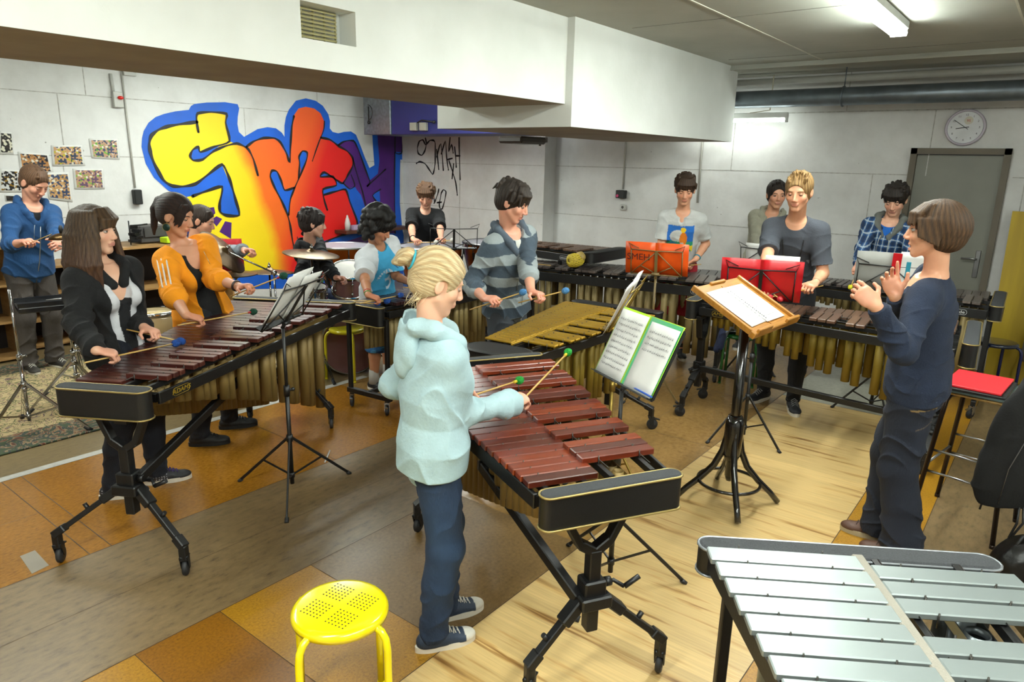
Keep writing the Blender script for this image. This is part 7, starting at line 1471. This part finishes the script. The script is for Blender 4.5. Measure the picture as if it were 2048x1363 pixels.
def cast():
    R = lambda n: ONLY is None or n in ONLY
    WL = mat('white_lace', 'd0ccc0', .8); ZIP = mat('zip_silver', 'a0a0a0', .35, .8); BLKC = '0a0a0c'
    if R('girl'):
        def girlhair(s, I, Cn, E):
            for i in range(10): Cn((-.03-.006*i, -.03+.006*i, -.05), (-.07+.004*i, -.035+.007*i, -.085), .008, .003)
        def jeans(v, c, q):
            mixc(v, c, np.exp(-((q[:, 2]+.35)**2)/.06)*.5*(.5+.3*np.sin(q[:, 1]*30)), '2c4664'); mixc(v, c, (np.abs(q[:, 2]+.015) < .004)*(q[:, 0] < -.03)*(np.abs(np.abs(q[:, 1])-.065) < .05)*.6, '8a7a58')
        I = person('blonde girl in pale blue hooded sweatshirt and jeans, two green mallets', (1.775, 1.745, 0), -33, 1.57, deep(876, 566, 2.47), dict(res=.004, skin='dba98c', female=True, hscale=.94, girth=.98, look=(-2, 20, 0), lid=42, gaze=(0, 25), brow=.002, lips='c07a70', twist=-4, shoulders={-1: (.02, .015, -.01)},
            feet={1: (.07, .085, 8), -1: (-.02, -.085, 4)}, arms={-1: dict(w=at(1022, 806, .955), to=at(1136, 704, 1.03), pole=(-1, -.15, -1), mal=M_('green-headed mallet raised in the right hand of the girl', GRN, .019, wrap=YLB), wf=.6, n=(.2, .5, -1)), 1: dict(w=at(905, 785, .985), to=at(1039, 760, .955), pole=(-0.4, 0.3, -1), mal=M_('green-headed mallet low in the left hand of the girl', GRN, .019, wrap=YLB))},
            top=dict(name='hoodie', c='9db6bb', t=.021, st=.015, hem=-.075, loose=.014, band=True, hood=True, hoodr=.021, sleeve=2.0, amp=.0045, freq=42, cuff=1.0, bust=.7, bunch=True, neck=(.040, .044, .05, .000, .030)),
            legs=dict(c='15263e', paint=jeans, t=.015, amp=.005, ankle=1.0, hemz=.05, waist=.03), shoes=dict(c='1d2c40', toe='c8c4b8', lace=WL, star=True, k=1.02), handscale=.93,
            hair=dict(st='bun', c='b2946a', c2='d8c69c', seed=2, t=.012, fr=46, ra=.0016, extra=[girlhair], wisps=22, wf=lambda r: ((-.06+r.uniform(-.02, .03), r.uniform(-.06, .06), -.05), (-.07+r.uniform(-.02, .02), r.uniform(-.06, .06), -.10-r.uniform(0, .03))))))
        m = MB(); m.tube([V(0, .033*math.cos(a), .033*math.sin(a)) for a in [2*PI*i/18 for i in range(18)]], .0045, 6, closed=True); hb = m.build('hair_band', mat('turquoise_band', '2a9cb0', .6), I['root']); hb.matrix_local = Matrix.Translation(I['hp'](-.122, 0, .052)) @ I['HR'].to_4x4()
    if R('conductor'):
        def cj(v, c, q): mixc(v, c, (np.abs(q[:, 2]+.03) < .004)*(q[:, 0] < 0)*.7, '8a7040'); mixc(v, c, (np.abs(q[:, 2]+.10+.02*np.abs(np.sin(q[:, 1]*22))) < .003)*(q[:, 0] < -.03)*.5, '6a5a48')
        I = person('conductor with short brown hair, navy sweater and dark jeans, hands raised', (3.735, .43, 0), 92, 1.70, deep(1868, 462, 3.06), dict(res=.0042, skin='d89f7e', female=True, hscale=1.04, girth=1.12, look=(4, 2, 0), lid=14, mouth=.012, brow=.0024, twist=2, lips='b4685a',
            feet={1: (-.06, .075, 8), -1: (.06, -.075, 2)}, arms={1: dict(w=deep(1752, 612, 2.86), pole=(-.15, .35, -1), x=(.80, -.12, .62), n=(.25, -1, -.35), curls=[(18, 35, 20), (26, 40, 25), (32, 45, 25), (38, 50, 28)], thumb=((.6, .7, .4), (.9, .1, .3))), -1: dict(w=deep(1790, 592, 3.12), pole=(-.2, -.3, -1), x=(.35, .1, .95), n=(-.3, 1, .1), curls=[(5, 12, 8), (28, 30, 15), (32, 35, 18), (36, 38, 20)], spread=7, thumb=((.75, .65, .2), (.9, .3, .1)))},
            top=dict(name='sweater', c='1a2438', t=.014, st=.013, hem=-.045, loose=.006, band=True, sleeve=1.96, amp=.005, freq=60, cuff=.8, bust=1.05, neck=(.056, .064, .045, .010, .020), vneck=(.055, .05), m=KNIT),
            legs=dict(c='121826', paint=cj, t=.016, amp=.007, flare=.028, hemz=.02, waist=.03), shoes=dict(c='4a2e20', lace=mat('brown_lace', '2c1a10', .7), sole_m=mat('cream_sole', 'a89c80', .6)),
            hair=dict(st='bob', c='3c2a1a', c2='5c422a', seed=4, t=.009, fr=38, ra=.0018)))
    if R('dark'):
        def shirtp(v, c, q): mixc(v, c, (np.abs(q[:, 1]) < .034-.03*np.clip(-q[:, 2]*8, 0, 1))*(q[:, 2] < .30)*1., '0c0c10')
        I = person('girl with long brown hair in a black hooded jacket over a white shirt', (1.60, 3.93, 0), -52, 1.63, deep(190, 462, 3.62), dict(res=.005, skin='d8a88c', female=True, hscale=1.02, twist=-26, look=(-2, 2, 0), lid=12, gaze=(6, -4), lips='b06a62', feet={1: (.07, .10, 28), -1: (-.08, -.10, 20)},
            arms={-1: dict(w=at(192, 700, .965), to=at(352, 686, .905), pole=(-0.6, -0.3, -1), mal=M_('blue mallet in the right hand of the long-haired girl', BLU)), 1: dict(w=at(287, 654, .975), to=at(362, 682, .905), pole=(-0.4, 0.3, -1), mal=M_('blue mallet in the left hand of the long-haired girl', BLU))},
            under=dict(c='c8c8cc', paint=shirtp, t=.010, hem=-.06, amp=.003, sleeve=0, neck=(.05, .05, .05), vneck=(.038, .12), bust=.9),
            top=dict(name='black_jacket', c=BLKC, t=.030, st=.024, hem=-.075, loose=.014, sleeve=2.0, amp=.007, freq=42, hood=True, bust=1.0, cuff=1.0, open=[(-.12, .046), (0, .050), (.15, .056), (.24, .056), (.32, .05)], keep=.0, neck=(.045, .05, .05, .01, .02)),
            legs=dict(c='10141f', t=.012, hemz=.04), shoes=dict(c='17161a', spots='a8a8b0', lace=mat('purple_lace', '3c1a6a', .7)),
            hair=dict(st='long', c='3a2a1c', c2='54402a', tips='4a2c1c', seed=3, t=.010, len=.29, fr=40, ra=.002)))
        for s in (1, -1): line(I, [(s*.052, -.10), (s*.056, .05), (s*.062, .20), (s*.064, .33), (s*.07, .40)], .0028, ZIP, 'zip', .030, .008)
        line(I, [(.0, .17), (-.008, .26), (-.02, .34), (-.03, .40)], .0018, mat('dark_chain', '3a342c', .4, .6), 'long_necklace', .012, .006); line(I, [(.0, .17), (.008, .26), (.02, .34), (.03, .40)], .0018, MATS['dark_chain'], 'long_necklace', .012, .006)
    if R('orange'):
        def och(s, I, Cn, E):
            Cn((-.075, 0, .075), (-.115, 0, .06), .026, .022); Cn((-.115, 0, .06), (-.135, .01, .0), .026, .026); Cn((-.135, .01, 0), (-.125, .012, -.10), .026, .018); Cn((-.125, .012, -.10), (-.115, .01, -.15), .018, .006)
            for i in range(7): Cn((.06, -.03-.006*i, .085), (.078-.006*i, -.062-.002*i, .03), .011, .008); Cn((.078-.006*i, -.062-.002*i, .03), (.074-.008*i, -.072, -.03-.01*(i % 3)), .007, .002)
        def stripe3(v, c, q): pass
        I = person('dark-haired woman with ponytail in an open orange track jacket', (2.29, 4.33, 0), -58, 1.66, deep(352, 432, 4.26), dict(res=.005, skin='c89070', female=True, hscale=1.02, girth=1.02, twist=-24, look=(3, 16, 0), lid=34, gaze=(0, 20), lips='a85a50', feet={1: (.02, .19, 30), -1: (-.02, -.13, 22)},
            arms={-1: dict(w=at(372, 630, .99), to=at(507, 623, .93), pole=(-0.7, -0.3, -1), mal=M_('dark green mallet in the right hand of the woman in orange', DGR, .022, wrap=RDB)), 1: dict(w=deep(478, 573, 4.22), to=deep(567, 551, 4.12), pole=(-1, .1, -.7), mal=M_('dark green mallet held out in the left hand of the woman in orange', DGR, .022, wrap=RDB))},
            under=dict(c='08080a', t=.008, hem=-.06, amp=.002, sleeve=0, neck=(.055, .062, .05), vneck=(.055, .085), bust=1.15),
            top=dict(name='orange_jacket', c='e8900c', t=.026, st=.022, hem=-.085, loose=.016, sleeve=1.30, amp=.007, freq=45, bust=1.15, cuff=1.3, bunch=True, open=[(-.12, .060), (0, .046), (.15, .050), (.24, .056), (.32, .06)], neck=(.06, .07, .05, .01, .015)),
            legs=dict(c='0e1018', t=.012, hemz=.04), shoes=dict(c='0c0c0e', lace=mat('black_lace', '101010', .8), sole_m=mat('black_sole', '141414', .7)),
            hair=dict(st='pony', c='1c100c', c2='2e1a12', seed=5, t=.012, fr=40, ra=.0014, extra=[och])))
        # white stripes down the right sleeve, round earring, watch, necklace
        sleeve_stripes(I, -1, (.25, -1, .35), .0255*1.66*1.04+.026, (.12, .3, .5, .7, .9, 1.))
        a2, b2 = I['elb'][-1], I['wri'][-1]
        m = MB(); ec = I['hp'](.002, -.092, -.060); ax = I['HR'] @ V(.1, -1, 0); m.lathe([(0, .002), (.020, .002), (.022, 0), (.020, -.002), (0, -.002)], ec, 24, ax)
        er = m.build('earring', mat('dark_green_enamel', '12302a', .4, .3), I['root']); m = MB(); m.lathe([(.021, .002), (.0235, .003), (.0235, -.003), (.021, -.002)], ec, 24, ax); m.build('earring_rim', GOLDTRIM, er); m = MB(); m.cyl(ec+V(0, 0, .02), I['hp'](-.004, -.082, -.026), .001, 5); m.build('hook', GOLDTRIM, er)
        ring_on(I, 1, .90, .0275, .0085, mat('watch_strap', '2c1810', .5), 'wristwatch'); line(I, [(-.05, .45), (-.02, .39), (0, .35), (.02, .39), (.05, .45)], .0016, mat('silver_chain', 'b0a890', .3, .9), 'necklace', .002, .004)
    if R('hood'):
        I = person('boy in a blue zipped hooded sweatshirt looking down at the bell stand', (2.15, 6.90, 0), -82, 1.76, deep(68, 366, 5.75), dict(res=.006, skin='d0967c', hscale=1.12, look=(16, 34, 0), lid=50, gaze=(0, 30), feet={1: (.0, .1, 10), -1: (-.04, -.1, -8)},
            arms={-1: dict(w=deep(46, 484, 5.45), to=deep(103, 468, 5.2), pole=(-0.3, -0.3, -1), butt=.1, mal=M_('thin steel beater in the right hand of the blue hoodie boy', STEEL, .004, name='beater', cat='beater', sr=.003)), 1: dict(w=deep(118, 490, 5.45), x=(.8, -.6, .1), n=(.1, -.9, -.3), pole=(-0.3, 0.3, -1))},
            under=dict(c='0c0c10', t=.008, hem=.1, sleeve=0, amp=0, neck=(.036, .042, .035)), top=dict(name='hoodie', c='17406c', t=.022, st=.018, hem=-.055, loose=.01, band=True, hood=True, sleeve=1.55, amp=.006, freq=50, neck=(.040, .044, .05, .012, .02), vneck=(.026, .05)),
            legs=dict(c='3c3632', t=.018, amp=.008, ankle=1.5, hemz=.03), shoes=dict(c='2c2824', lace=WL), hair=dict(st='short', c='4a3424', c2='6a4c34', seed=6, t=.004, n=6, spike=.004)))
        line(I, [(0, -.09), (0, .1), (0, .3), (0, .40)], .0035, ZIP, 'zip', .024, .016); hood_cords(I, mat('cord_blue', '8a98a8', .8))
        m = MB(); p = I['Mi'] @ V(0, 0, 0)
    if R('man'):
        def mt(v, c, q): mixc(v, c, (np.hypot(q[:, 1], q[:, 2]-.34) < .075)*(q[:, 0] > 0)*(np.sin(q[:, 1]*150)*np.sin(q[:, 2]*140+q[:, 1]*60) > -.1)*.8, '8a8478')
        I = person('seated man in an open light grey hoodie behind the tilted cymbal', (3.02, 5.98, 0), -62, 1.80, deep(403, 442, 5.95), dict(res=.006, skin='cf9478', hscale=1.06, sit=.48, look=(18, 18, 0), lid=36, feet={1: (.5, .18, 12), -1: (.45, -.2, -12)}, knee_out=.5,
            arms={-1: dict(w=deep(400, 545, 5.5), x=(1, .3, -.1), n=(0, .6, -.8), pole=(-0.3, -0.3, -1)), 1: dict(w=deep(488, 500, 5.75), x=(1, -.2, 0), n=(0, -.4, -1), pole=(-0.2, 0.3, -1))},
            under=dict(c='15161c', t=.010, hem=-.02, sleeve=0, amp=.002, paint=mt, neck=(.038, .045, .04)), top=dict(name='grey_hoodie', c='7c848c', t=.026, st=.022, hem=-.03, loose=.01, hood=True, sleeve=2., amp=.007, freq=45, open=[(-.1, .05), (.1, .045), (.2, .05), (.31, .055)]),
            legs=dict(c='20242c', t=.014), shoes=dict(c='1c1c1c'), hair=dict(st='short', c='221812', c2='3a2a20', seed=7, t=.004, n=6, spike=.004)))
        stool('round black drum throne under the man in grey', 3.00, 6.0, '101012', zs=.49, r=.16)
    if R('drummer'):
        def dp(v, c, q):
            f = (q[:, 0] > 0)*(np.hypot(q[:, 1], (q[:, 2]-.20)) < .062); mixc(v, c, f*(q[:, 2] > .2)*1., 'c02818'); mixc(v, c, f*(q[:, 2] <= .2)*(q[:, 2] > .175)*1., 'd8c020'); mixc(v, c, f*(q[:, 2] <= .175)*1., '309040')
        I = person('seated boy with dark fringe in a black hoodie behind the ride cymbal', (4.05, 5.62, 0), -52, 1.66, deep(626, 447, 6.2), dict(res=.006, skin='cc9880', hscale=1.06, sit=.50, look=(20, 6, 0), lid=20, feet={1: (.45, .2, 12), -1: (.45, -.2, -12)}, knee_out=.5,
            arms={-1: dict(w=deep(600, 560, 5.8), x=(1, .2, -.2), n=(0, .6, -.8), pole=(-0.3, -0.3, -1)), 1: dict(w=deep(672, 555, 5.9), x=(1, -.2, -.1), n=(0, -.6, -.8), pole=(-0.3, 0.3, -1))},
            top=dict(name='black_hoodie', c='0c0d11', t=.022, st=.020, hem=-.04, loose=.012, hood=True, sleeve=2., amp=.007, freq=48, paint=dp, neck=(.042, .048, .05, .01, .02)), legs=dict(c='14203c', t=.014), shoes=dict(c='1c1c1c'),
            hair=dict(st='fringe', c='17100e', c2='2c1e1a', seed=8, t=.012, bang=.035, bottom=-.085, sweep=-.01)))
        stool('round black drum throne under the boy in the black hoodie', 4.05, 5.64, '101012', zs=.49, r=.16)
    if R('curly'):
        def cp(v, c, q):
            y, z = q[:, 1], q[:, 2]; sl = np.abs(y) > (.125-.30*np.clip(z-.22, 0, .3)); z = z-.05; mixc(v, c, sl*1., 'c8ccd0')
            f = (q[:, 0] > 0)*(~sl); ring = (np.abs(np.hypot(y, z-.20)-.034) < .009)*(y > -.02)+(np.abs(np.hypot(y, z-.135)-.034) < .009)*(y > -.02); arc = (np.abs(np.hypot(y, z-.17)-.083) < .010)*(z > .19)*(np.sin(np.arctan2(z-.17, y)*26) > -.3); mixc(v, c, f*np.clip(ring+arc, 0, 1)*.9, 'c8d4dc'); mixc(v, c, f*(np.hypot(y-.06, z-.30) < .03)*(np.sin(y*300+z*200) > 0)*.8, '1c3464')
            mixc(v, c, (y < -.15)*(np.hypot(q[:, 0]-.0, z-.18) < .03)*.7, '4a88b4')
        def sp(v, c, q): mixc(v, c, (np.sin(v[:, 0]*60+2*np.sin(v[:, 2]*40))*np.sin(v[:, 2]*50) > .2)*.7, '4a88b0'); mixc(v, c, (np.sin(v[:, 1]*50+1)*np.sin(v[:, 2]*45+2) > .5)*.7, '142038')
        I = person('curly-haired boy in a light blue and white T-shirt with shorts', (3.80, 4.36, 0), -66, 1.50, deep(757, 452, 5.25), dict(res=.0055, skin='b07a5a', hscale=1.06, twist=-26, look=(-8, 28, 0), lid=44, gaze=(0, 25), lips='a05a50', feet={1: (.04, .09, 8), -1: (.0, -.10, -12)},
            arms={-1: dict(w=at(736, 590, .93), to=at(801, 590, .905), pole=(-0.4, -0.3, -1), mal=M_('blue mallet in the right hand of the curly boy', BLU, wrap=BLK)), 1: dict(w=at(822, 566, .95), to=at(880, 575, .90), pole=(-0.3, 0.3, -1), mal=M_('blue mallet in the left hand of the curly boy, behind the girl', BLU))},
            top=dict(name='t_shirt', c='3f9cc8', t=.022, st=.026, hem=-.08, loose=.018, sleeve=.86, amp=.006, freq=40, paint=cp, neck=(.036, .038, .035)), legs=dict(c='20507c', short=.15, t=.03, paint=sp, name='shorts'), shoes=dict(c='141416'),
            hair=dict(st='curly', c='0e0b0b', seed=9, t=.02, ra=.003)))
        ring_on(I, -1, .90, .0225, .005, mat('green_band', '2a7a2c', .5), 'wristband'); ring_on(I, -1, .80, .0235, .005, mat('red_band', 'a81c20', .5), 'wristband')
        for q in (1, -1):
            m = MB(); a = I['ank'][q]; m.tube([a+V(0, 0, -.02), a+V(0, 0, .10)], [.045, .040], 16); m.build('sock', mat('grey_sock', 'a8a49c', .9), I['root'])
    if R('timp'):
        def tp(v, c, q):
            for k in (-1, 0, 1): mixc(v, c, (np.abs(q[:, 1]) > .14)*(np.abs(q[:, 0]-.024*k+.004) < .0058)*(q[:, 2] > .12)*1., 'c8c8c8')
        I = person('seated boy in a black T-shirt with white shoulder stripes at the timpani', (6.12, 6.15, 0), -134, 1.76, deep(852, 392, 8.25), dict(res=.0065, skin='d09a80', hscale=1.16, sit=.70, look=(-6, 24, 0), lid=42, feet={1: (.40, .15, 10), -1: (.40, -.15, -10)}, knee_out=.3,
            arms={-1: dict(w=deep(826, 478, 7.85), to=deep(872, 484, 7.65), pole=(-0.3, -0.3, -1), mal=M_('timpani mallet with white felt ball, right hand of the seated player', WHB, .024)), 1: dict(w=deep(882, 476, 7.85), to=deep(905, 480, 7.6), pole=(-0.3, 0.3, -1), mal=M_('timpani mallet with white felt ball, left hand of the seated player', WHB, .024))},
            top=dict(name='t_shirt', c='0b0c10', t=.018, st=.022, hem=-.05, loose=.012, sleeve=.85, amp=.005, freq=50, neck=(.035, .038, .035)), legs=dict(c='2a4478', t=.014), shoes=dict(c='1c1c1c'), hair=dict(st='fringe', c='4a3220', c2='6a4a30', seed=10, t=.012, bang=.022, bottom=-.06)))
        e = stool('tall black stool with backrest under the timpani player', 6.16, 6.19, '0e0e10', zs=.70, r=.18); ring_on(I, -1, .88, .028, .008, BLKP, 'wristwatch')
        for q in (1, -1): sleeve_stripes(I, q, (.3, q, .5), .0235*1.76+.024, (.0, .2, .45, .7), .0048, .3)
        m = MB(); m.sheet([[V(.17+.02*math.cos(u*2.4-1.2), .20*math.sin(u*2.4-1.2), .86+.34*v) for u in [k/8 for k in range(9)]] for v in (0, .3, .6, .9, 1)], .02); m.xf(Matrix.Rotation(.75, 4, 'Z')); m.build('backrest', BLKP, e); m = MB(); m.beam(Matrix.Rotation(.75, 3, 'Z') @ V(.10, 0, .68), Matrix.Rotation(.75, 3, 'Z') @ V(.20, 0, .92), .04, .015); m.build('back_bracket', BLK, e)
    if R('striped'):
        def st(v, c, q):
            z = q[:, 2]+.03; w = np.mod(z, .150) < .082; mixc(v, c, (w & (q[:, 2] > -.04))*1., '3c4854')
            k = (q[:, 0] > .02)*(np.abs(q[:, 2]-.335) < .028); y = q[:, 1]; mixc(v, c, k*((np.abs(y-.055) < .006)+(np.abs(y-.085) < .006)+(np.abs(y-.07) < .012)*(np.abs(q[:, 2]-.335) < .006)+(np.abs(y-.115) < .018)*(np.abs(np.mod(q[:, 2]-.335+.03, .027)-.004) < .005)), 'c8ccd0')
        I = person('boy with dark hair in a grey and slate striped hoodie, light blue mallets', (3.80, 3.00, 0), -84, 1.74, deep(1026, 405, 4.55), dict(res=.0045, skin='d69a80', hscale=1.08, twist=-14, look=(14, 22, 0), lid=30, gaze=(6, 22), lips='b86a5c', feet={1: (.0, .10, 8), -1: (-.03, -.1, -6)}, mouth=.003,
            arms={-1: dict(w=deep(968, 596, 4.42), to=deep(1046, 584, 4.30), pole=(-0.5, -0.3, -1), butt=.17, mal=M_('light blue mallet in the right hand of the striped hoodie boy', LBL)), 1: dict(w=deep(1062, 582, 4.36), to=deep(1131, 581, 4.28), pole=(-0.4, 0.3, -1), mal=M_('light blue mallet in the left hand of the striped hoodie boy', LBL))},
            under=dict(c='c4c4bc', t=.008, hem=.1, sleeve=0, amp=0, neck=(.036, .042, .038)), top=dict(name='striped_hoodie', hoodc='4c5763', c='8a9294', t=.022, st=.020, hem=-.055, loose=.012, band=True, hood=True, sleeve=1.42, amp=.006, freq=50, paint=st, cuff=1.2, bunch=True, neck=(.040, .044, .05, .012, .02), vneck=(.030, .06)),
            legs=dict(c='30343a', t=.016, amp=.006), shoes=dict(c='2c2c2c', lace=WL), hair=dict(st='fringe', c='1e1612', c2='34281e', seed=11, t=.012, bang=.032, bottom=-.055, sweep=.012)))
        line(I, [(0, -.09), (0, .1), (0, .3), (0, .40)], .003, mat('zip_grey', '8a8c88', .5), 'zip', .024, .010); hood_cords(I, mat('cord_grey', '7c8484', .8), .26, .026)
    if R('tshirt'):
        def pr_(v, c, q):
            y, z = q[:, 1], q[:, 2]-.17; f = (q[:, 0] > 0)*(np.abs(y) < .12)*(z > .03)*(z < .27); mixc(v, c, f*1., '2468b8'); mixc(v, c, f*(np.hypot(y+.02, (z-.17)*1.2) < .075)*1., 'd0d4d0'); mixc(v, c, f*(z < .125)*1., '2a9070'); mixc(v, c, f*(z < .085)*(np.sin(y*90+z*60) > -.6)*1., 'e0c820')
            mixc(v, c, f*(np.abs(np.hypot(y+.06, z-.08)-.032) < .005)*1., '2458a0'); mixc(v, c, f*(np.hypot((y-.03)*1.3, (z-.15)*.7) < .045)*1., 'e07c18'); mixc(v, c, f*(np.abs(y-.02-.2*(z-.05)) < .022)*(z < .12)*1., 'e07c18'); mixc(v, c, f*(np.hypot(y-.025, z-.235) < .024)*1., 'e8c020'); mixc(v, c, f*(np.hypot(y-.02, z-.105) < .016)*1., 'd8d8d4')
        I = person('boy in a white T-shirt printed with a bright cyclist picture, red shorts', (6.42, 2.93, 0), -158, 1.76, deep(1370, 380, 6.45), dict(res=.006, skin='d09878', hscale=1.10, look=(4, 20, 0), lid=44, gaze=(0, 20), feet={1: (.0, .1, 8), -1: (0, -.1, -8)},
            arms={1: dict(w=at(1392, 518, 1.02), to=at(1350, 533, .92), pole=(-0.6, 0.3, -1), mal=M_('mallet in the left hand of the boy with the printed T-shirt', WHB, .018)), -1: dict(w=at(1330, 520, 1.02), to=at(1345, 538, .92), pole=(-0.6, -0.3, -1), mal=M_('mallet behind the orange folder, right hand of the printed T-shirt boy', WHB, .018))},
            top=dict(name='t_shirt', c='b8bab8', t=.014, st=.018, hem=-.055, loose=.008, sleeve=.72, amp=.004, freq=55, paint=pr_, neck=(.035, .038, .036), vneck=(.026, .040)), legs=dict(c='8c1420', short=.05, t=.02, name='shorts', m=CLOTH), shoes=dict(c='1c1c1c'),
            hair=dict(st='fringe', c='2a1c14', c2='44301e', seed=12, t=.009, bang=.018, bottom=-.06, sweep=-.012, n=26)))
        ring_on(I, 1, .88, .027, .008, mat('turquoise_watch', '1c7c94', .4), 'wristwatch')
    if R('beige'):
        I = person('boy in a beige knitted cardigan standing back against the wall', (7.28, 2.42, 0), -172, 1.76, deep(1553, 390, 6.95), dict(res=.0065, skin='c89274', hscale=1.12, look=(24, 6, 0), lid=22, feet={1: (.0, .1, 8), -1: (0, -.1, -8)},
            arms={1: dict(w=deep(1585, 500, 6.8), x=(.5, -.8, -.1), n=(-.6, -.2, -.7), pole=(-0.5, 0.3, -1)), -1: dict(w=deep(1530, 500, 6.75), x=(.5, .8, 0), n=(-.6, .2, -.7), pole=(-0.4, -0.3, -1))},
            top=dict(name='cardigan', c='8c8a7a', t=.020, st=.022, hem=-.06, loose=.012, sleeve=1.5, bunch=True, amp=.006, freq=50, m=KNIT, hood=True, hoodr=.014, neck=(.036, .038, .036), vneck=(.028, .06)), legs=dict(c='1c1c22', t=.014), shoes=dict(c='1c1c1c'), hair=dict(st='short', c='17110e', c2='2c221c', seed=13, t=.009, n=14)))
    if R('grey'):
        def gp(v, c, q): mixc(v, c, (q[:, 0] > 0)*(np.abs(q[:, 2]-.30) < .014)*(np.abs(q[:, 1]) < .12)*(np.sin(q[:, 1]*160+q[:, 2]*90) > .1)*.6, '9a9ca0')
        I = person('fair-haired boy in a grey T-shirt with a long rosary at the brown marimba', (5.60, 1.60, 0), -168, 1.84, deep(1597, 384, 4.92), dict(res=.005, skin='d69e7c', hscale=1.10, girth=.98, look=(-8, 14, 0), lid=38, gaze=(-4, 20), feet={1: (.04, .12, 14, 0), -1: (-.10, -.12, -28)},
            arms={1: dict(w=deep(1630, 566, 4.85), to=deep(1540, 594, 4.62), pole=(-0.6, 0.3, -1), butt=.15, mal=M_('red-headed mallet in the left hand of the grey T-shirt boy', RDB, .018)), -1: dict(w=deep(1530, 560, 4.72), to=deep(1560, 598, 4.6), pole=(-0.6, -0.3, -1), mal=M_('red-headed mallet behind the red folder, right hand of the grey T-shirt boy', RDB, .018))},
            top=dict(name='t_shirt', c='3c4048', t=.014, st=.018, hem=-.06, loose=.006, sleeve=.80, amp=.004, freq=55, paint=gp, neck=(.036, .040, .036)), legs=dict(c='0a0b10', t=.008, amp=.004, ankle=.7, hemz=.04), shoes=dict(c='0e1016', lace=mat('grey_lace', '8c8c8c', .8)),
            hair=dict(st='short', c='7a5c38', c2='a88858', seed=14, t=.007, n=26, spike=.016)))
        BD = mat('rosary_bead', '1a1412', .4); pts = [(-.07, .47), (-.062, .40), (-.048, .32), (-.02, .235), (0, .20)]; m = MB()
        def beads(P):
            Q = [front(I, y, z, .012, .019) for y, z in P]
            for a, b in zip(Q[:-1], Q[1:]):
                k = max(2, int((b-a).length/.0095))
                for i in range(k): m.ball(a.lerp(b, i/k), .0045, 6)
        beads(pts); beads([(-y, z) for y, z in pts]); beads([(0, .20), (0, .10), (0, .06)]); m.build('rosary', BD, I['root']); m = MB(); c_ = front(I, 0, .035, .014, .019); m.box(c_, (.006, .008, .055), None, .001); m.box(c_+V(0, 0, .010), (.006, .034, .008), None, .001); m.build('cross', STEEL, I['root']); ring_on(I, 1, .92, .026, .004, BLKP, 'wristband')
    if R('plaid'):
        def pl(v, c, q):
            y, z = q[:, 1], q[:, 2]; a = np.abs(np.mod(y+.5, .055)-.0275); b = np.abs(np.mod(z+.5, .06)-.03); mixc(v, c, (a < .012)*.6, '0c1c38'); mixc(v, c, (b < .014)*.6, '0c1c38'); mixc(v, c, (a > .0235)*.75, 'a8b4bc'); mixc(v, c, (b > .026)*.75, 'a8b4bc')
            pass
        I = person('boy in a blue plaid shirt with grey hood behind the marimba by the door', (7.20, 1.30, 0), -176, 1.74, deep(1790, 400, 6.18), dict(res=.006, skin='d2a085', hscale=1.12, look=(-4, 26, 0), lid=46, gaze=(0, 25), feet={1: (.0, .1, 8), -1: (0, -.1, -8)},
            arms={-1: dict(w=deep(1716, 530, 5.95), to=deep(1701, 574, 5.75), pole=(-0.5, -0.3, -1), mal=M_('yellow-headed mallet in the hand of the plaid shirt boy', YEL, .020)), 1: dict(w=deep(1830, 560, 5.85), to=deep(1800, 590, 5.7), pole=(-0.5, 0.3, -1), mal=M_('yellow-headed mallet hidden behind the conductor', YEL, .020))},
            under=dict(c='1458a8', t=.008, hem=.1, sleeve=0, amp=0, neck=(.036, .044, .036)), top=dict(name='plaid_shirt', hoodc='5a5c58', c='1c4a7c', t=.022, st=.020, hem=-.06, loose=.012, hood=True, sleeve=1.9, amp=.005, freq=50, paint=pl, neck=(.042, .046, .05, .012, .02), vneck=(.030, .055)), legs=dict(c='1a1c24', t=.014), shoes=dict(c='1c1c1c'),
            hair=dict(st='fringe', c='15100e', c2='2a2018', seed=15, t=.010, bang=.020, bottom=-.06, n=26)))
        hood_cords(I, mat('cord_white', 'b8b8b0', .8), .16, .024)
cast()
